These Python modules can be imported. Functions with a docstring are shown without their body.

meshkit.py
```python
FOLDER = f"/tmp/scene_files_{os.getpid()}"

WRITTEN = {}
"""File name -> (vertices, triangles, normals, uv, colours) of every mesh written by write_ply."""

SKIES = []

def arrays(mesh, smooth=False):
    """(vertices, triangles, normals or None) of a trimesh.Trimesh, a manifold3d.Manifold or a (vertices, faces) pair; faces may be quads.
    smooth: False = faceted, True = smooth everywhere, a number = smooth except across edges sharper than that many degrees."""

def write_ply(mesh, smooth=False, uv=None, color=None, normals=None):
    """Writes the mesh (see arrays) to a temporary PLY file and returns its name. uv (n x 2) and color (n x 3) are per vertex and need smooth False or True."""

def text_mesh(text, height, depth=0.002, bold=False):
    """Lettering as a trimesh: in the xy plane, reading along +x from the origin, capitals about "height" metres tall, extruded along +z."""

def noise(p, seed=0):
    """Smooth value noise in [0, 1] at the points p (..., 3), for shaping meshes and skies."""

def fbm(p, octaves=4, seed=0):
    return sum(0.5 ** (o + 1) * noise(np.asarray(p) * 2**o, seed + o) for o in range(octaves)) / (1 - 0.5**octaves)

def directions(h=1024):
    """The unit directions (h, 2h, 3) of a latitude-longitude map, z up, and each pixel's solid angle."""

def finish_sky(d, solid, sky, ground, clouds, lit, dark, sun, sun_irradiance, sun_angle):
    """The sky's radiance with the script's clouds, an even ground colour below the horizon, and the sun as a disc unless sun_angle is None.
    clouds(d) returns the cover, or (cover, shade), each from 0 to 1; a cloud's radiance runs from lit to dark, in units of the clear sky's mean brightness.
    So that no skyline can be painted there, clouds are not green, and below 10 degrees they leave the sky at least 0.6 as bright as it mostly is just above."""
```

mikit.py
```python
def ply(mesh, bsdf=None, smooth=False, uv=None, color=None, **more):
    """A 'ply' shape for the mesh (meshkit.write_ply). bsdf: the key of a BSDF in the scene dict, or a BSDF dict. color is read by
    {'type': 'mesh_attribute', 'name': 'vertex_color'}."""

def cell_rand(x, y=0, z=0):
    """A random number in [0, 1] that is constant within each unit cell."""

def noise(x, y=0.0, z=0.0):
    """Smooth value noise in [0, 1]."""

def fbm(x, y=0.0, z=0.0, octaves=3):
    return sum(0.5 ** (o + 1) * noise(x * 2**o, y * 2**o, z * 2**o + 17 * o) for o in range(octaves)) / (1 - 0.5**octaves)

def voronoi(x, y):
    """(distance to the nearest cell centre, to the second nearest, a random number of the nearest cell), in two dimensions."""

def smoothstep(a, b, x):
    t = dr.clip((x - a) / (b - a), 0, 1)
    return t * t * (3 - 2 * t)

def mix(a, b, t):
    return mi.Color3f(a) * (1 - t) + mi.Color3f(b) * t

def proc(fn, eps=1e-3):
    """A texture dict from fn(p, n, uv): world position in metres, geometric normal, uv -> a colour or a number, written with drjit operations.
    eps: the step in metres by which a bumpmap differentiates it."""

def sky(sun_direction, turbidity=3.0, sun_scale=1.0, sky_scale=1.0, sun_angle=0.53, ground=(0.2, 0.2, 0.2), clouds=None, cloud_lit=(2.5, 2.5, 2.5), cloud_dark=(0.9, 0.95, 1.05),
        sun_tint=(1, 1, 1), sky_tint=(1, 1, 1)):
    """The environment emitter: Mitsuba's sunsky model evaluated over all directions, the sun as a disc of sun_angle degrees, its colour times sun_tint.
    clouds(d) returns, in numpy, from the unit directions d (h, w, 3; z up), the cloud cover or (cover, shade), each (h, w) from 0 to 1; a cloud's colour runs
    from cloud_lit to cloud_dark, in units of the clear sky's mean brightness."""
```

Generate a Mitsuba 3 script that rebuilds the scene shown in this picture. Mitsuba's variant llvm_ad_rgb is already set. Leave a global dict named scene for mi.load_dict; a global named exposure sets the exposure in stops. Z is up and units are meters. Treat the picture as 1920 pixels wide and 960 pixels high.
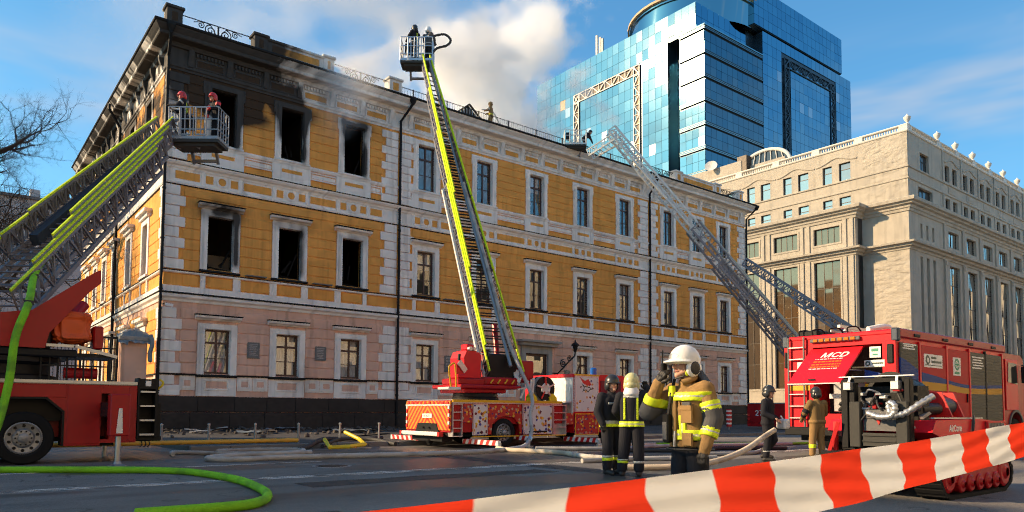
import math, numpy as np, trimesh, manifold3d as m3, drjit as dr, mitsuba as mi, mikit, meshkit
from shapely.geometry import Polygon, Point, box as sbox
T = mi.ScalarTransform4f
scene, labels = {}, {}
# ------------------------------------------------------------------ camera, sky, exposure
scene['camera'] = {'type': 'perspective', 'fov': 70.554, 'fov_axis': 'x',
    'near_clip': 0.05, 'far_clip': 3000.0, 'principal_point_offset_x': 0.0, 'principal_point_offset_y': -0.22180,
    'to_world': T([[-0.78411006, -0.04043631, 0.6193031, -8.07849505], [0.62059008, -0.04099657, 0.78306273, -36.83561604],
                   [-0.00627486, 0.99834072, 0.0572402, 1.17], [0, 0, 0, 1]])}
exposure = 2.95
def cloud_cover(d):
    x, y, z = d[..., 0], d[..., 1], d[..., 2]
    el = np.arcsin(np.clip(z, -1, 1)); az = np.arctan2(y, x)
    n = meshkit.fbm(np.stack([x * 5, y * 5, el * 22 + 3], -1), 5, 3)
    n2 = meshkit.fbm(np.stack([x * 9 + 5, y * 9, el * 14], -1), 5, 9)
    band = np.exp(-((el - 0.36) / 0.05) ** 2) * np.clip((n - 0.40) * 3.2, 0, 1)
    wisp = np.clip((n2 - 0.62) * 1.6, 0, 0.22) * np.exp(-((el - 0.5) / 0.25) ** 2)
    far = np.exp(-(el / 0.10) ** 2) * 0.5
    return np.clip(np.maximum(band * 0.75, wisp) + far * (z > 0), 0, 1), np.clip(0.55 - (n - 0.5) * 2, 0, 1) * 0.5
SUN = (-0.725, 0.54, 0.43)
scene['sky'] = mikit.sky(SUN, turbidity=2.6, sun_scale=0.78, sky_scale=0.85, ground=(0.16, 0.15, 0.14), clouds=cloud_cover,
                         cloud_lit=(1.6, 1.6, 1.65), cloud_dark=(0.9, 0.95, 1.1), sun_tint=(1.0, 0.93, 0.84), sky_tint=(0.57, 0.99, 1.13))

# ------------------------------------------------------------------ helpers
def V(*a): return np.array(a, float)
def unit(a): a = np.asarray(a, float); return a / np.linalg.norm(a)
class MB:
    def __init__(s): s.v, s.f, s.n = [], [], 0
    def add(s, v, f):
        v = np.asarray(v, float); f = np.asarray(f, int)
        if f.shape[1] == 4: f = np.vstack([f[:, [0, 1, 2]], f[:, [0, 2, 3]]])
        s.v.append(v); s.f.append(f + s.n); s.n += len(v); return s
    def tm(s, m): return s.add(m.vertices, m.faces)
    def man(s, m):
        q = m.to_mesh(); return s.add(np.array(q.vert_properties)[:, :3], np.array(q.tri_verts))
    BF = np.array([[0, 2, 6, 4], [1, 5, 7, 3], [0, 4, 5, 1], [2, 3, 7, 6], [0, 1, 3, 2], [4, 6, 7, 5]])
    def box(s, x0, x1, y0, y1, z0, z1):
        x0, x1 = min(x0, x1), max(x0, x1); y0, y1 = min(y0, y1), max(y0, y1); z0, z1 = min(z0, z1), max(z0, z1)
        return s.add([[x, y, z] for z in (z0, z1) for y in (y0, y1) for x in (x0, x1)], s.BF)
    def ob(s, c, ax, ay, az, hx, hy, hz):
        c, ax, ay, az = map(np.asarray, (c, ax, ay, az))
        return s.add([c + i * hx * ax + j * hy * ay + k * hz * az for k in (-1, 1) for j in (-1, 1) for i in (-1, 1)], s.BF)
    def bar(s, p, q, w, h=None, up=(0, 0, 1)):
        p, q = np.asarray(p, float), np.asarray(q, float); d = q - p; L = np.linalg.norm(d)
        if L < 1e-9: return s
        d /= L; u = np.asarray(up, float)
        if abs(d @ u) > .99: u = V(1, 0, 0)
        a = unit(np.cross(u, d)); b = np.cross(d, a)
        return s.ob((p + q) / 2, d, a, b, L / 2, w / 2, (h or w) / 2)
    def cb(s, x0, x1, y0, y1, z0, z1, c=0.02):
        x0, x1 = min(x0, x1), max(x0, x1); y0, y1 = min(y0, y1), max(y0, y1); z0, z1 = min(z0, z1), max(z0, z1)
        P = []
        for x, sx in ((x0, 1), (x1, -1)):
            for y, sy in ((y0, 1), (y1, -1)):
                for z, sz in ((z0, 1), (z1, -1)):
                    P += [(x + c * sx, y + c * sy, z), (x + c * sx, y, z + c * sz), (x, y + c * sy, z + c * sz)]
        return s.man(m3.Manifold.hull_points(np.array(P)))
    def tube(s, pts, r, n=8, caps=True):
        P = np.asarray(pts, float); m = len(P); r = np.broadcast_to(np.asarray(r, float), (m,))
        t = np.gradient(P, axis=0); t /= np.maximum(np.linalg.norm(t, axis=1, keepdims=True), 1e-9)
        a = unit(np.cross(t[0], [0, 0, 1] if abs(t[0][2]) < .9 else [1, 0, 0])); v = []
        ang = np.arange(n) * 2 * np.pi / n
        for i in range(m):
            a = unit(a - t[i] * (a @ t[i])); b = np.cross(t[i], a)
            v.append(P[i] + r[i] * (np.cos(ang)[:, None] * a + np.sin(ang)[:, None] * b))
        v = np.vstack(v); i = np.arange(m - 1)[:, None] * n; j = np.arange(n)[None]; k = (j + 1) % n
        f = np.stack([i + j, i + k, i + n + k, i + n + j], -1).reshape(-1, 4)
        s.add(v, f)
        if caps:
            for base, o in ((0, -1), (m - 1, 1)):
                ring = v[base * n:base * n + n]; c = ring.mean(0)
                s.add(np.vstack([ring, [c]]), [[q, (q + 1) % n, n][::o] for q in range(n)])
        return s
    def cyl(s, p, q, r, n=16, r2=None): return s.tube([p, q], [r, r if r2 is None else r2], n)
    def sph(s, c, r, sub=2, sc=(1, 1, 1)):
        m = trimesh.creation.icosphere(sub, 1.0); return s.add(m.vertices * r * np.array(sc) + np.array(c), m.faces)
    def lathe(s, prof, o, axis=(0, 0, 1), n=20):
        P = np.array(prof, float); d = unit(axis); a = unit(np.cross(d, [0, 0, 1] if abs(d[2]) < .9 else [1, 0, 0])); b = np.cross(d, a)
        ang = np.arange(n) * 2 * np.pi / n; m = len(P)
        v = np.vstack([np.asarray(o, float) + h * d + r * (np.cos(ang)[:, None] * a + np.sin(ang)[:, None] * b) for r, h in P])
        i = np.arange(m - 1)[:, None] * n; j = np.arange(n)[None]; k = (j + 1) % n
        return s.add(v, np.stack([i + j, i + k, i + n + k, i + n + j], -1).reshape(-1, 4))
    def prism(s, poly, o, u, v, depth):
        """shapely polygon in the plane (o; u, v), extruded by depth along u x v"""
        u, v = unit(u), unit(v); w = np.cross(u, v); o = np.asarray(o, float)
        for g in getattr(poly, 'geoms', [poly]):
            if g.is_empty: continue
            m = trimesh.creation.extrude_polygon(g, abs(depth), engine='earcut'); q = m.vertices
            z = q[:, 2:3] if depth > 0 else q[:, 2:3] - abs(depth)
            s.add(o + q[:, :1] * u + q[:, 1:2] * v + z * w, m.faces)
        return s
    def xf(s, M):
        M = np.asarray(M, float); s.v = [v @ M[:3, :3].T + M[:3, 3] for v in s.v]; return s
    def mesh(s): return trimesh.Trimesh(np.vstack(s.v), np.vstack(s.f), process=False)
_count = {}
def key(name):
    if name not in _count: _count[name] = 0; return name
    _count[name] += 1; return '%s_%03d' % (name, _count[name])
def obj(name, mb, mat, parent=None, label=None, cat=None, group=None, kind=None, smooth=False, **kw):
    k = key((parent + '__' if parent else '') + name)
    scene[k] = mikit.ply(mb.mesh() if isinstance(mb, MB) else mb, mat, smooth, **kw)
    tag(k, label, cat, group, kind); return k
def tag(k, label=None, cat=None, group=None, kind=None):
    d = {a: b for a, b in (('label', label), ('category', cat), ('group', group), ('kind', kind)) if b}
    if d: labels.setdefault(k, {}).update(d)
    return k
def thing(name, label, cat, group=None): k = key(name); return tag(k, label, cat, group)
def ptext(txt, h, o, u, v, mat, parent, name='lettering', depth=.004, width=None, bold=False):
    m = meshkit.text_mesh(txt, h, depth, bold); q = m.vertices.copy()
    if width: q[:, 0] *= width / np.ptp(q[:, 0])
    u, v = unit(u), unit(v); w = np.cross(u, v)
    return obj(name, MB().add(np.asarray(o) + q[:, :1] * u + q[:, 1:2] * v + q[:, 2:] * w, m.faces), mat, parent)
def bez(pts, n=12):
    """Catmull-Rom through the points"""
    P = np.array(pts, float); P = np.vstack([2 * P[0] - P[1], P, 2 * P[-1] - P[-2]]); out = []
    for i in range(1, len(P) - 2):
        for t in np.linspace(0, 1, n, endpoint=False):
            a, b, c, d = P[i - 1:i + 3]
            out.append(.5 * (2 * b + (c - a) * t + (2 * a - 5 * b + 4 * c - d) * t * t + (3 * b - a - 3 * c + d) * t ** 3))
    return np.array(out + [P[-2]])
def mat(name, color, rough=.6, metallic=0., spec=.5, **kw):
    c = color if isinstance(color, dict) else {'type': 'rgb', 'value': list(map(float, color))}
    scene[name] = {'type': 'twosided', 'b': {'type': 'principled', 'base_color': c, 'roughness': float(rough), 'metallic': float(metallic), 'specular': float(spec), **kw}}
    return name
F = mi.Float
sstep, mixc = mikit.smoothstep, mikit.mix
# ------------------------------------------------------------------ materials
def soot(p):
    n = mikit.fbm(p.x * 1.3 + p.y * 1.1, p.z * .9, p.y * .7, 4); a = F(0)
    def g(cx, cz, wx, wz, s):
        up = p.z - cz
        w = wx * (1 + .35 * dr.clip(up, 0, 3)); return s * dr.exp(-dr.square((p.x - cx) / w)) * dr.exp(-dr.square(dr.maximum(-up, 0) / .5)) * dr.exp(-dr.square(dr.maximum(up, 0) / wz))
    for q in ((2.4, 16.2, 1.75, 1.9, 2.8), (6.1, 17.0, .95, .55, 1.5), (9.7, 16.9, .95, .5, 1.4), (2.3, 11.0, 1.25, .5, .75), (5.9, 10.9, 1.0, .35, .55), (9.7, 10.7, .9, .3, .45)): a += g(*q)
    for cx, z0, z1, s in ((6.72, 14.2, 17.2, .9), (10.3, 14.2, 17.2, .7), (3.2, 14.2, 17.2, 1.0), (3.3, 8.1, 10.8, .8), (6.7, 8.1, 10.6, .5), (1.9, 14.2, 17.2, .7), (5.45, 15.2, 17.4, .6), (9.0, 15.2, 17.4, .55)):
        a += s * dr.exp(-dr.square((p.x - cx) / .17)) * sstep(z0 - .2, z0 + .4, p.z) * sstep(z1 + .4, z1 - .2, p.z)
    top = dr.exp(-dr.square(dr.maximum(p.x - 2.2, 0) / 3.0)) * sstep(16.4, 17.7, p.z) * 1.9 + .3 * sstep(17.4, 18.3, p.z) * dr.exp(-dr.square(p.x / 9.0)) + .09 * sstep(17.5, 18.0, p.z)
    front = (a + top) * (.42 + 1.2 * sstep(.28, .66, n))
    n2 = mikit.fbm(p.y * 1.5, p.z * 1.2, 3.0, 4)
    side = sstep(14.0, 16.8, p.z) * (1.1 * sstep(.28, .62, n2) + .15) * 1.15 + .22 * sstep(9.0, 14.0, p.z) * sstep(.5, .7, n2)
    s = dr.select((p.x < .02) & (p.y > -.02), side, front)
    return dr.clip(s, 0, .96)
SOOT = (.018, .016, .015)
def sooty(col, var, grime=.12):
    def fn(p, n, uv):
        v = mikit.fbm(p.x * 2.2 + p.y * 2.2, p.z * 2.0, 1.3, 4); st = mikit.fbm(p.x * 5 + p.y * 5, p.z * .35, 7.0, 3)
        pt = mikit.fbm(p.x * .55 + p.y * .55, p.z * .7, 11.0, 4); run = sstep(.46, .72, mikit.fbm(p.x * 7 + p.y * 7, p.z * .22, 3.0, 3)) * sstep(.42, .6, pt)
        c = mi.Color3f(col) * (1 + var * (v - .5)) * (1 - grime * sstep(.5, .8, st)) * (1 - .13 * run) * (1 + .10 * (sstep(.55, .57, pt) - .5))
        return mixc(c, SOOT, soot(p))
    return mikit.proc(fn)
mat('ochre_stucco', sooty((.74, .34, .08), .3, .16), .85, spec=.2)
mat('pink_stucco', sooty((.70, .43, .315), .28, .22), .85, spec=.2)
mat('white_stucco', sooty((.79, .745, .685), .22, .22), .8, spec=.25)
mat('grey_stucco', sooty((.30, .285, .255), .2), .8, spec=.2)
mat('black_metal', (.010, .010, .011), .6, spec=.2)
mat('iron', (.02, .02, .022), .5, .6)
mat('dark_wood', (.055, .022, .014), .45)
mat('charred', (.012, .011, .010), .95, spec=.1)
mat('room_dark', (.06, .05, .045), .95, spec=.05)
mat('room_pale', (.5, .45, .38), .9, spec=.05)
mat('curtain', (.55, .54, .53), .9, spec=.05)
scene['glass'] = {'type': 'thindielectric', 'int_ior': 1.9}
def plinth_fn(p, n, uv):
    v = mikit.fbm(p.x * 6, p.z * 6, p.y * 6, 4); w = mikit.fbm(p.x * .8, p.z * 1.2, 2.0, 3)
    return mi.Color3f(.024, .020, .018) * (.55 + .9 * v) * (.7 + .6 * w)
mat('granite', mikit.proc(plinth_fn), .6, spec=.3)
def asphalt_fn(p, n, uv):
    big = mikit.fbm(p.x * .22, p.y * .5, 1.0, 4); mid = mikit.fbm(p.x * 1.1, p.y * 2.6, 5.0, 4); fine = mikit.noise(p.x * 60, p.y * 60, 0.0)
    wet = sstep(.50, .60, mikit.fbm(p.x * .16 + 3.7, p.y * .55, 9.0, 4))
    c = mi.Color3f(.122, .113, .107) * (.62 + .76 * big) * (.8 + .4 * mid) * (.8 + .4 * fine)
    crack = dr.abs(mikit.fbm(p.x * .35, p.y * .35, 4.0, 4) - .5)
    c = c * (.55 + .45 * sstep(.0, .006, crack))
    return mixc(c, mi.Color3f(.035, .034, .036), wet * .75)
def asphalt_rough(p, n, uv):
    wet = sstep(.50, .60, mikit.fbm(p.x * .16 + 3.7, p.y * .55, 9.0, 4))
    return .74 - .36 * wet + .15 * (mikit.noise(p.x * 9, p.y * 9, 0.) - .5)
scene['asphalt'] = {'type': 'twosided', 'b': {'type': 'bumpmap', 'arbitrary': mikit.proc(lambda p, n, uv: mikit.fbm(p.x * 28, p.y * 28, 0., 3), eps=4e-3), 'scale': .006,
    'b': {'type': 'principled', 'base_color': mikit.proc(asphalt_fn), 'roughness': mikit.proc(asphalt_rough), 'specular': .4}}}
def pav_fn(p, n, uv):
    v = mikit.fbm(p.x * 1.6, p.y * 1.6, 1.0, 4); f = mikit.noise(p.x * 40, p.y * 40, 0.)
    gx = dr.abs(p.x / .5 - dr.round(p.x / .5)); gy = dr.abs(p.y / .5 - dr.round(p.y / .5))
    j = sstep(.012, .03, dr.minimum(gx, gy))
    return mi.Color3f(.060, .057, .056) * (.55 + .9 * v) * (.85 + .3 * f) * (.55 + .45 * j)
mat('paving', mikit.proc(pav_fn), .75, spec=.3)
mat('kerb_stone', (.16, .155, .15), .8, spec=.2)
def worn_fn(p, n, uv):
    w = sstep(.36, .60, mikit.fbm(p.x * 2.6, p.y * 9, 3.0, 4)); return mixc(mi.Color3f(.09, .085, .083), mi.Color3f(.46, .45, .44), w)
mat('worn_paint', mikit.proc(worn_fn), .7, spec=.3)
mat('yellow_paint', (.62, .33, .03), .55)
mat('steel', (.45, .46, .47), .35, .9)
mat('dull_steel', (.30, .31, .33), .5, .7)
mat('rubber', (.012, .012, .013), .85, spec=.2)
mat('black_plastic', (.010, .010, .011), .5, spec=.2)
mat('grey_plastic', (.10, .10, .105), .6)
mat('white_plastic', (.72, .72, .70), .4)
mat('plaster_debris', (.075, .062, .055), .9)
# ================================================================== ground
def sheet(x0, x1, y0, y1, z, nx=1, ny=1): return MB().box(x0, x1, y0, y1, z - .02, z)
obj('road', MB().box(-500, 900, -500, 900, -.5, 0), 'asphalt', label='dark grey asphalt street with worn markings', kind='structure')
mb = MB().box(-2.6, 62, -15.5, -.02, -.2, .14).box(-2.6, 62, -.02, 40, -.2, .1)
obj('pavement', mb, 'paving', label='wide dark pavement in front of the yellow building', kind='structure')
obj('pavement', MB().box(-28, -6.6, -15.5, 60, -.2, .14), 'paving', label='pavement on the far side of the driveway', kind='structure')
obj('pavement', MB().box(-60, 120, -64, -44, -.2, .14), 'paving', label='pavement across the street behind the viewer', kind='structure')
obj('pavement', MB().box(66, 200, -12.5, 60, -.2, .14), 'paving', label='pavement below the beige stone building', kind='structure')
k = thing('kerb', 'grey stone kerb along the pavement of the yellow building', 'kerb')
for i in range(60): obj('kerb_stone', MB().cb(-2.6 + i * 1.08, -2.6 + i * 1.08 + 1.065, -15.72, -15.5, -.1, .15, .015), 'kerb_stone', k)
mb = MB()
for x0, x1 in ((-40, 60),): mb.box(x0, x1, -24.72, -24.58, -.01, .004)
obj('lane_line', mb, 'worn_paint', label='worn white lane line running along the street', kind='structure')
obj('lane_line', MB().box(-40, 60, -24.48, -24.40, -.01, .004), 'worn_paint', label='thin second white line beside the lane line', kind='structure')
obj('lane_line', MB().box(-40, -1.2, -21.22, -21.14, -.01, .004), 'worn_paint', label='faint white line near the ladder truck', kind='structure')
for i, (x, y, r) in enumerate(((-1.6, -22.6, .34), (3.6, -26.4, .34), (.6, -29.2, .30))):
    mh = thing('manhole_cover', ('round iron manhole cover on the road left of centre', 'round iron manhole cover on the sunlit road near the caped firefighter', 'round iron manhole cover nearest the barrier tape')[i], 'manhole cover')
    obj('rim', MB().lathe([(r, 0), (r + .06, 0), (r + .06, .006), (r, .006)], (x, y, 0), n=28), 'dull_steel', mh); obj('lid', MB().lathe([(r - .01, 0.001), (r - .01, .009), (0, .009)], (x, y, 0), n=28), 'iron', mh)
mat('tar_patch', (.030, .029, .030), .55, spec=.3)
for i, (x0, x1, y0, y1) in enumerate(((-3.6, 1.4, -26.3, -25.6), (1.8, 2.5, -31, -20.5), (-6, -4.4, -30.5, -28.9))):
    g_ = np.random.default_rng(i); n_ = 14; t_ = np.linspace(0, 1, n_); top_ = np.c_[x0 + (x1 - x0) * t_, y1 + g_.normal(0, .05, n_)]; bot_ = np.c_[x0 + (x1 - x0) * t_, y0 + g_.normal(0, .05, n_)]
    v_ = np.vstack([np.c_[bot_, np.full(n_, .0035)], np.c_[top_, np.full(n_, .0035)]]); obj('road_patch', MB().add(v_, [[k, k + 1, n_ + k + 1, n_ + k] for k in range(n_ - 1)]), 'tar_patch', label='darker tar repair patch on the road', kind='structure')
# ================================================================== yellow mansion
M = thing('mansion', 'long yellow and pink classical building with fire-blackened windows and white trim', 'building')
L, SD = 47.1, 26.0
WIN = [2.55, 6.08, 9.65, 14.4, 18.68, 23.05, 27.37, 31.7, 36.72, 40.32, 43.96]
ROW = {1: (2.90, 5.08), 2: (8.02, 10.66), 3: (14.35, 17.08)}
HW = .62
SIDE = [3.95, 8.1, 12.3, 15.7, 19.15, 22.6]
def cut(lo, hi, z0, z1, holes):
    """rectangles that tile (lo..hi, z0..z1) minus the holes"""
    zs = sorted({z0, z1, *[z for h in holes for z in h[2:] if z0 < z < z1]}); out = []
    for a, b in zip(zs, zs[1:]):
        x = lo
        for h in sorted(h for h in holes if h[2] <= a + 1e-6 and h[3] >= b - 1e-6):
            if h[0] > x: out.append((x, h[0], a, b))
            x = h[1]
        if hi > x: out.append((x, hi, a, b))
    return out
DOOR = (22.1, 24.05, .3, 5.0)
holes = [(s - HW, s + HW, *ROW[r]) for s in WIN for r in (1, 2, 3) if not (r == 1 and s == 23.05)] + [DOOR]
holesB = [(y - .6, y + .6, *ROW[r]) for y in SIDE for r in (1, 2, 3)]
for nm, z0, z1, m, lb in (('wall', .1, 6.4, 'pink_stucco', 'pink ground-floor wall'), ('wall', 6.4, 18.75, 'ochre_stucco', 'ochre upper wall')):
    mb = MB()
    for x0, x1, a, b in cut(0, L, z0, z1, holes): mb.box(x0, x1, 0, .45, a, b)
    for x0, x1, a, b in cut(.45, SD, z0, z1, holesB): mb.box(0, .45, x0, x1, a, b)
    mb.box(.45, L - .002, SD - .4, SD, z0, z1).box(L - .45, L, .45, SD - .4, z0, z1)
    obj(nm, mb, m, M, label=lb)
mb = MB()
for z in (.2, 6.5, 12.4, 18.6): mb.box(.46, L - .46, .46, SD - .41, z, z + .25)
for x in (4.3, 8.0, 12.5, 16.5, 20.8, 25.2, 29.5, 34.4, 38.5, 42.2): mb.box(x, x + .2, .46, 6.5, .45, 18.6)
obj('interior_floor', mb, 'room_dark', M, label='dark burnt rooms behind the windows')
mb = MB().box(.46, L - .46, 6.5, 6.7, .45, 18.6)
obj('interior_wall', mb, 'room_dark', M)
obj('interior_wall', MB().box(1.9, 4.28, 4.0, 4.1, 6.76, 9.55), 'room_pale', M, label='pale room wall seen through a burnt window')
# plinth slabs
for zi, (a, b) in enumerate(((.14, 1.02), (1.04, 1.78))):
    x = -.14; i = 0
    while x < L + .1:
        w = 1.5 + .35 * ((i * 7 + zi * 3) % 4) / 3; x1 = min(x + w, L + .14)
        d = (.14 if zi == 0 else .10)
        if not (x < 24.3 and x1 > 21.9): obj('plinth_slab', MB().cb(x, x1 - .015, -d, .0, a, b, .012), 'granite', M)
        x = x1; i += 1
mb = MB().box(-.14, 0, 0, SD, .14, 1.78); obj('side_plinth', mb, 'granite', M)
# moldings swept round the three visible sides
PATH = [(0, SD), (0, 0), (L, 0), (L, SD)]
def molding(prof):
    """prof: closed list of (out, z)"""
    n = len(prof); mb = MB(); rings = []
    for i, (x, y) in enumerate(PATH):
        ox = -1 if x == 0 else 1; oy = -1 if y == 0 else 0
        rings.append([(x + ox * o, y + oy * o, z) for o, z in prof])
    v = np.array(rings).reshape(-1, 3); f = []
    for i in range(3):
        for j in range(n):
            k = (j + 1) % n; f.append([i * n + j, (i + 1) * n + j, (i + 1) * n + k, i * n + k])
    return mb.add(v, f)
def part(nm, mb, m, **kw): return obj(nm, mb, m, M, **kw)
part('string_course', molding([(0, 6.30), (.06, 6.30), (.09, 6.42), (.20, 6.50), (.22, 6.62), (.16, 6.66), (0, 6.66)]), 'white_stucco')
part('flashing', molding([(0, 6.66), (.245, 6.66), (.245, 6.70), (0, 6.78)]), 'black_metal', label='thin black flashing on the lower string course')
part('string_course', molding([(0, 6.76), (.065, 6.76), (.065, 7.04), (0, 7.06)]), 'white_stucco')
part('sill_course', molding([(0, 7.66), (.09, 7.66), (.13, 7.70), (.13, 7.76), (0, 7.78)]), 'white_stucco')
part('flashing', molding([(0, 7.765), (.15, 7.765), (.15, 7.80), (0, 7.83)]), 'black_metal')
part('string_course', molding([(0, 11.97), (.05, 11.97), (.08, 12.03), (.08, 12.10), (0, 12.10)]), 'white_stucco')
part('flashing', molding([(0, 11.93), (.06, 11.93), (.06, 11.97), (0, 11.97)]), 'black_metal')
part('string_course', molding([(0, 12.74), (.07, 12.74), (.10, 12.84), (.20, 12.90), (.26, 13.0), (.26, 13.06), (0, 13.06)]), 'white_stucco')
part('flashing', molding([(0, 13.06), (.29, 13.06), (.29, 13.10), (0, 13.15)]), 'black_metal')
part('sill_course', molding([(0, 14.0), (.07, 14.0), (.12, 14.10), (.12, 14.2), (0, 14.2)]), 'white_stucco')
part('architrave', molding([(0, 17.52), (.06, 17.52), (.07, 17.62), (.13, 17.66), (.13, 17.76), (0, 17.78)]), 'white_stucco')
part('frieze', molding([(0, 17.78), (.045, 17.78), (.045, 18.62), (0, 18.62)]), 'white_stucco')
part('cornice', molding([(0, 18.60), (.16, 18.60), (.22, 18.74), (.22, 18.80), (.62, 18.84), (.66, 18.88), (.66, 19.02), (.74, 19.10), (.86, 19.24), (.86, 19.30), (0, 19.30)]), 'white_stucco')
part('gutter', molding([(0, 19.30), (.93, 19.30), (.95, 19.36), (.93, 19.41), (0, 19.50)]), 'black_metal', label='black metal edge along the roof')
part('roof', MB().box(.0, L, .0, SD, 19.3, 19.49).add([(0, .2, 19.49), (L, .2, 19.49), (L, SD, 19.49), (0, SD, 19.49), (4, 9, 20.2), (L - 4, 9, 20.2), (L - 4, SD - 6, 20.2), (4, SD - 6, 20.2)], [[0, 1, 5, 4], [1, 2, 6, 5], [2, 3, 7, 6], [3, 0, 4, 7], [4, 5, 6, 7]]), 'black_metal')
# rusticated courses between the openings
def fb(nm, x0, x1, z0, z1, d, m, d0=0., parent=None, c=0.): # front piece standing proud by d
    return obj(nm, MB().cb(x0, x1, -d, -d0, z0, z1, c) if c else MB().box(x0, x1, -d, -d0 + .004, z0, z1), m, parent or M)
def sb_(nm, y0, y1, z0, z1, d, m, d0=0., parent=None):
    return obj(nm, MB().box(-d, -d0 + .004, y0, y1, z0, z1), m, parent or M)
QX = [(0, .62, 1.0, 1), (11.62, 12.42, .45, -1), (12.62, 13.3, .45, 1), (33.4, 34.3, .45, -1), (34.52, 35.2, .45, 1), (46.2, 47.1, .4, -1)]
FLO = {1: (2.85, 6.28, .53, [2.85 + .53 * i for i in range(6)]), 2: (7.82, 11.92, .512, [7.82 + .512 * i for i in range(8)]), 3: (14.22, 17.5, .469, [14.22 + .469 * i for i in range(7)])}
def spans(r):
    es = []
    for s in WIN:
        w = .96
        if r == 1 and s == 23.05: w = 1.65
        es.append((s - w, s + w))
    xs = [(.82, es[0][0])] + [(es[i][1], es[i + 1][0]) for i in range(10)] + [(es[10][1], 46.1)]
    out = []
    for a, b in xs:
        if a < 12 < b: out += [(a, 11.42), (13.5, b)]
        elif a < 34 < b: out += [(a, 33.2), (35.4, b)]
        else: out.append((a, b))
    return out
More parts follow.
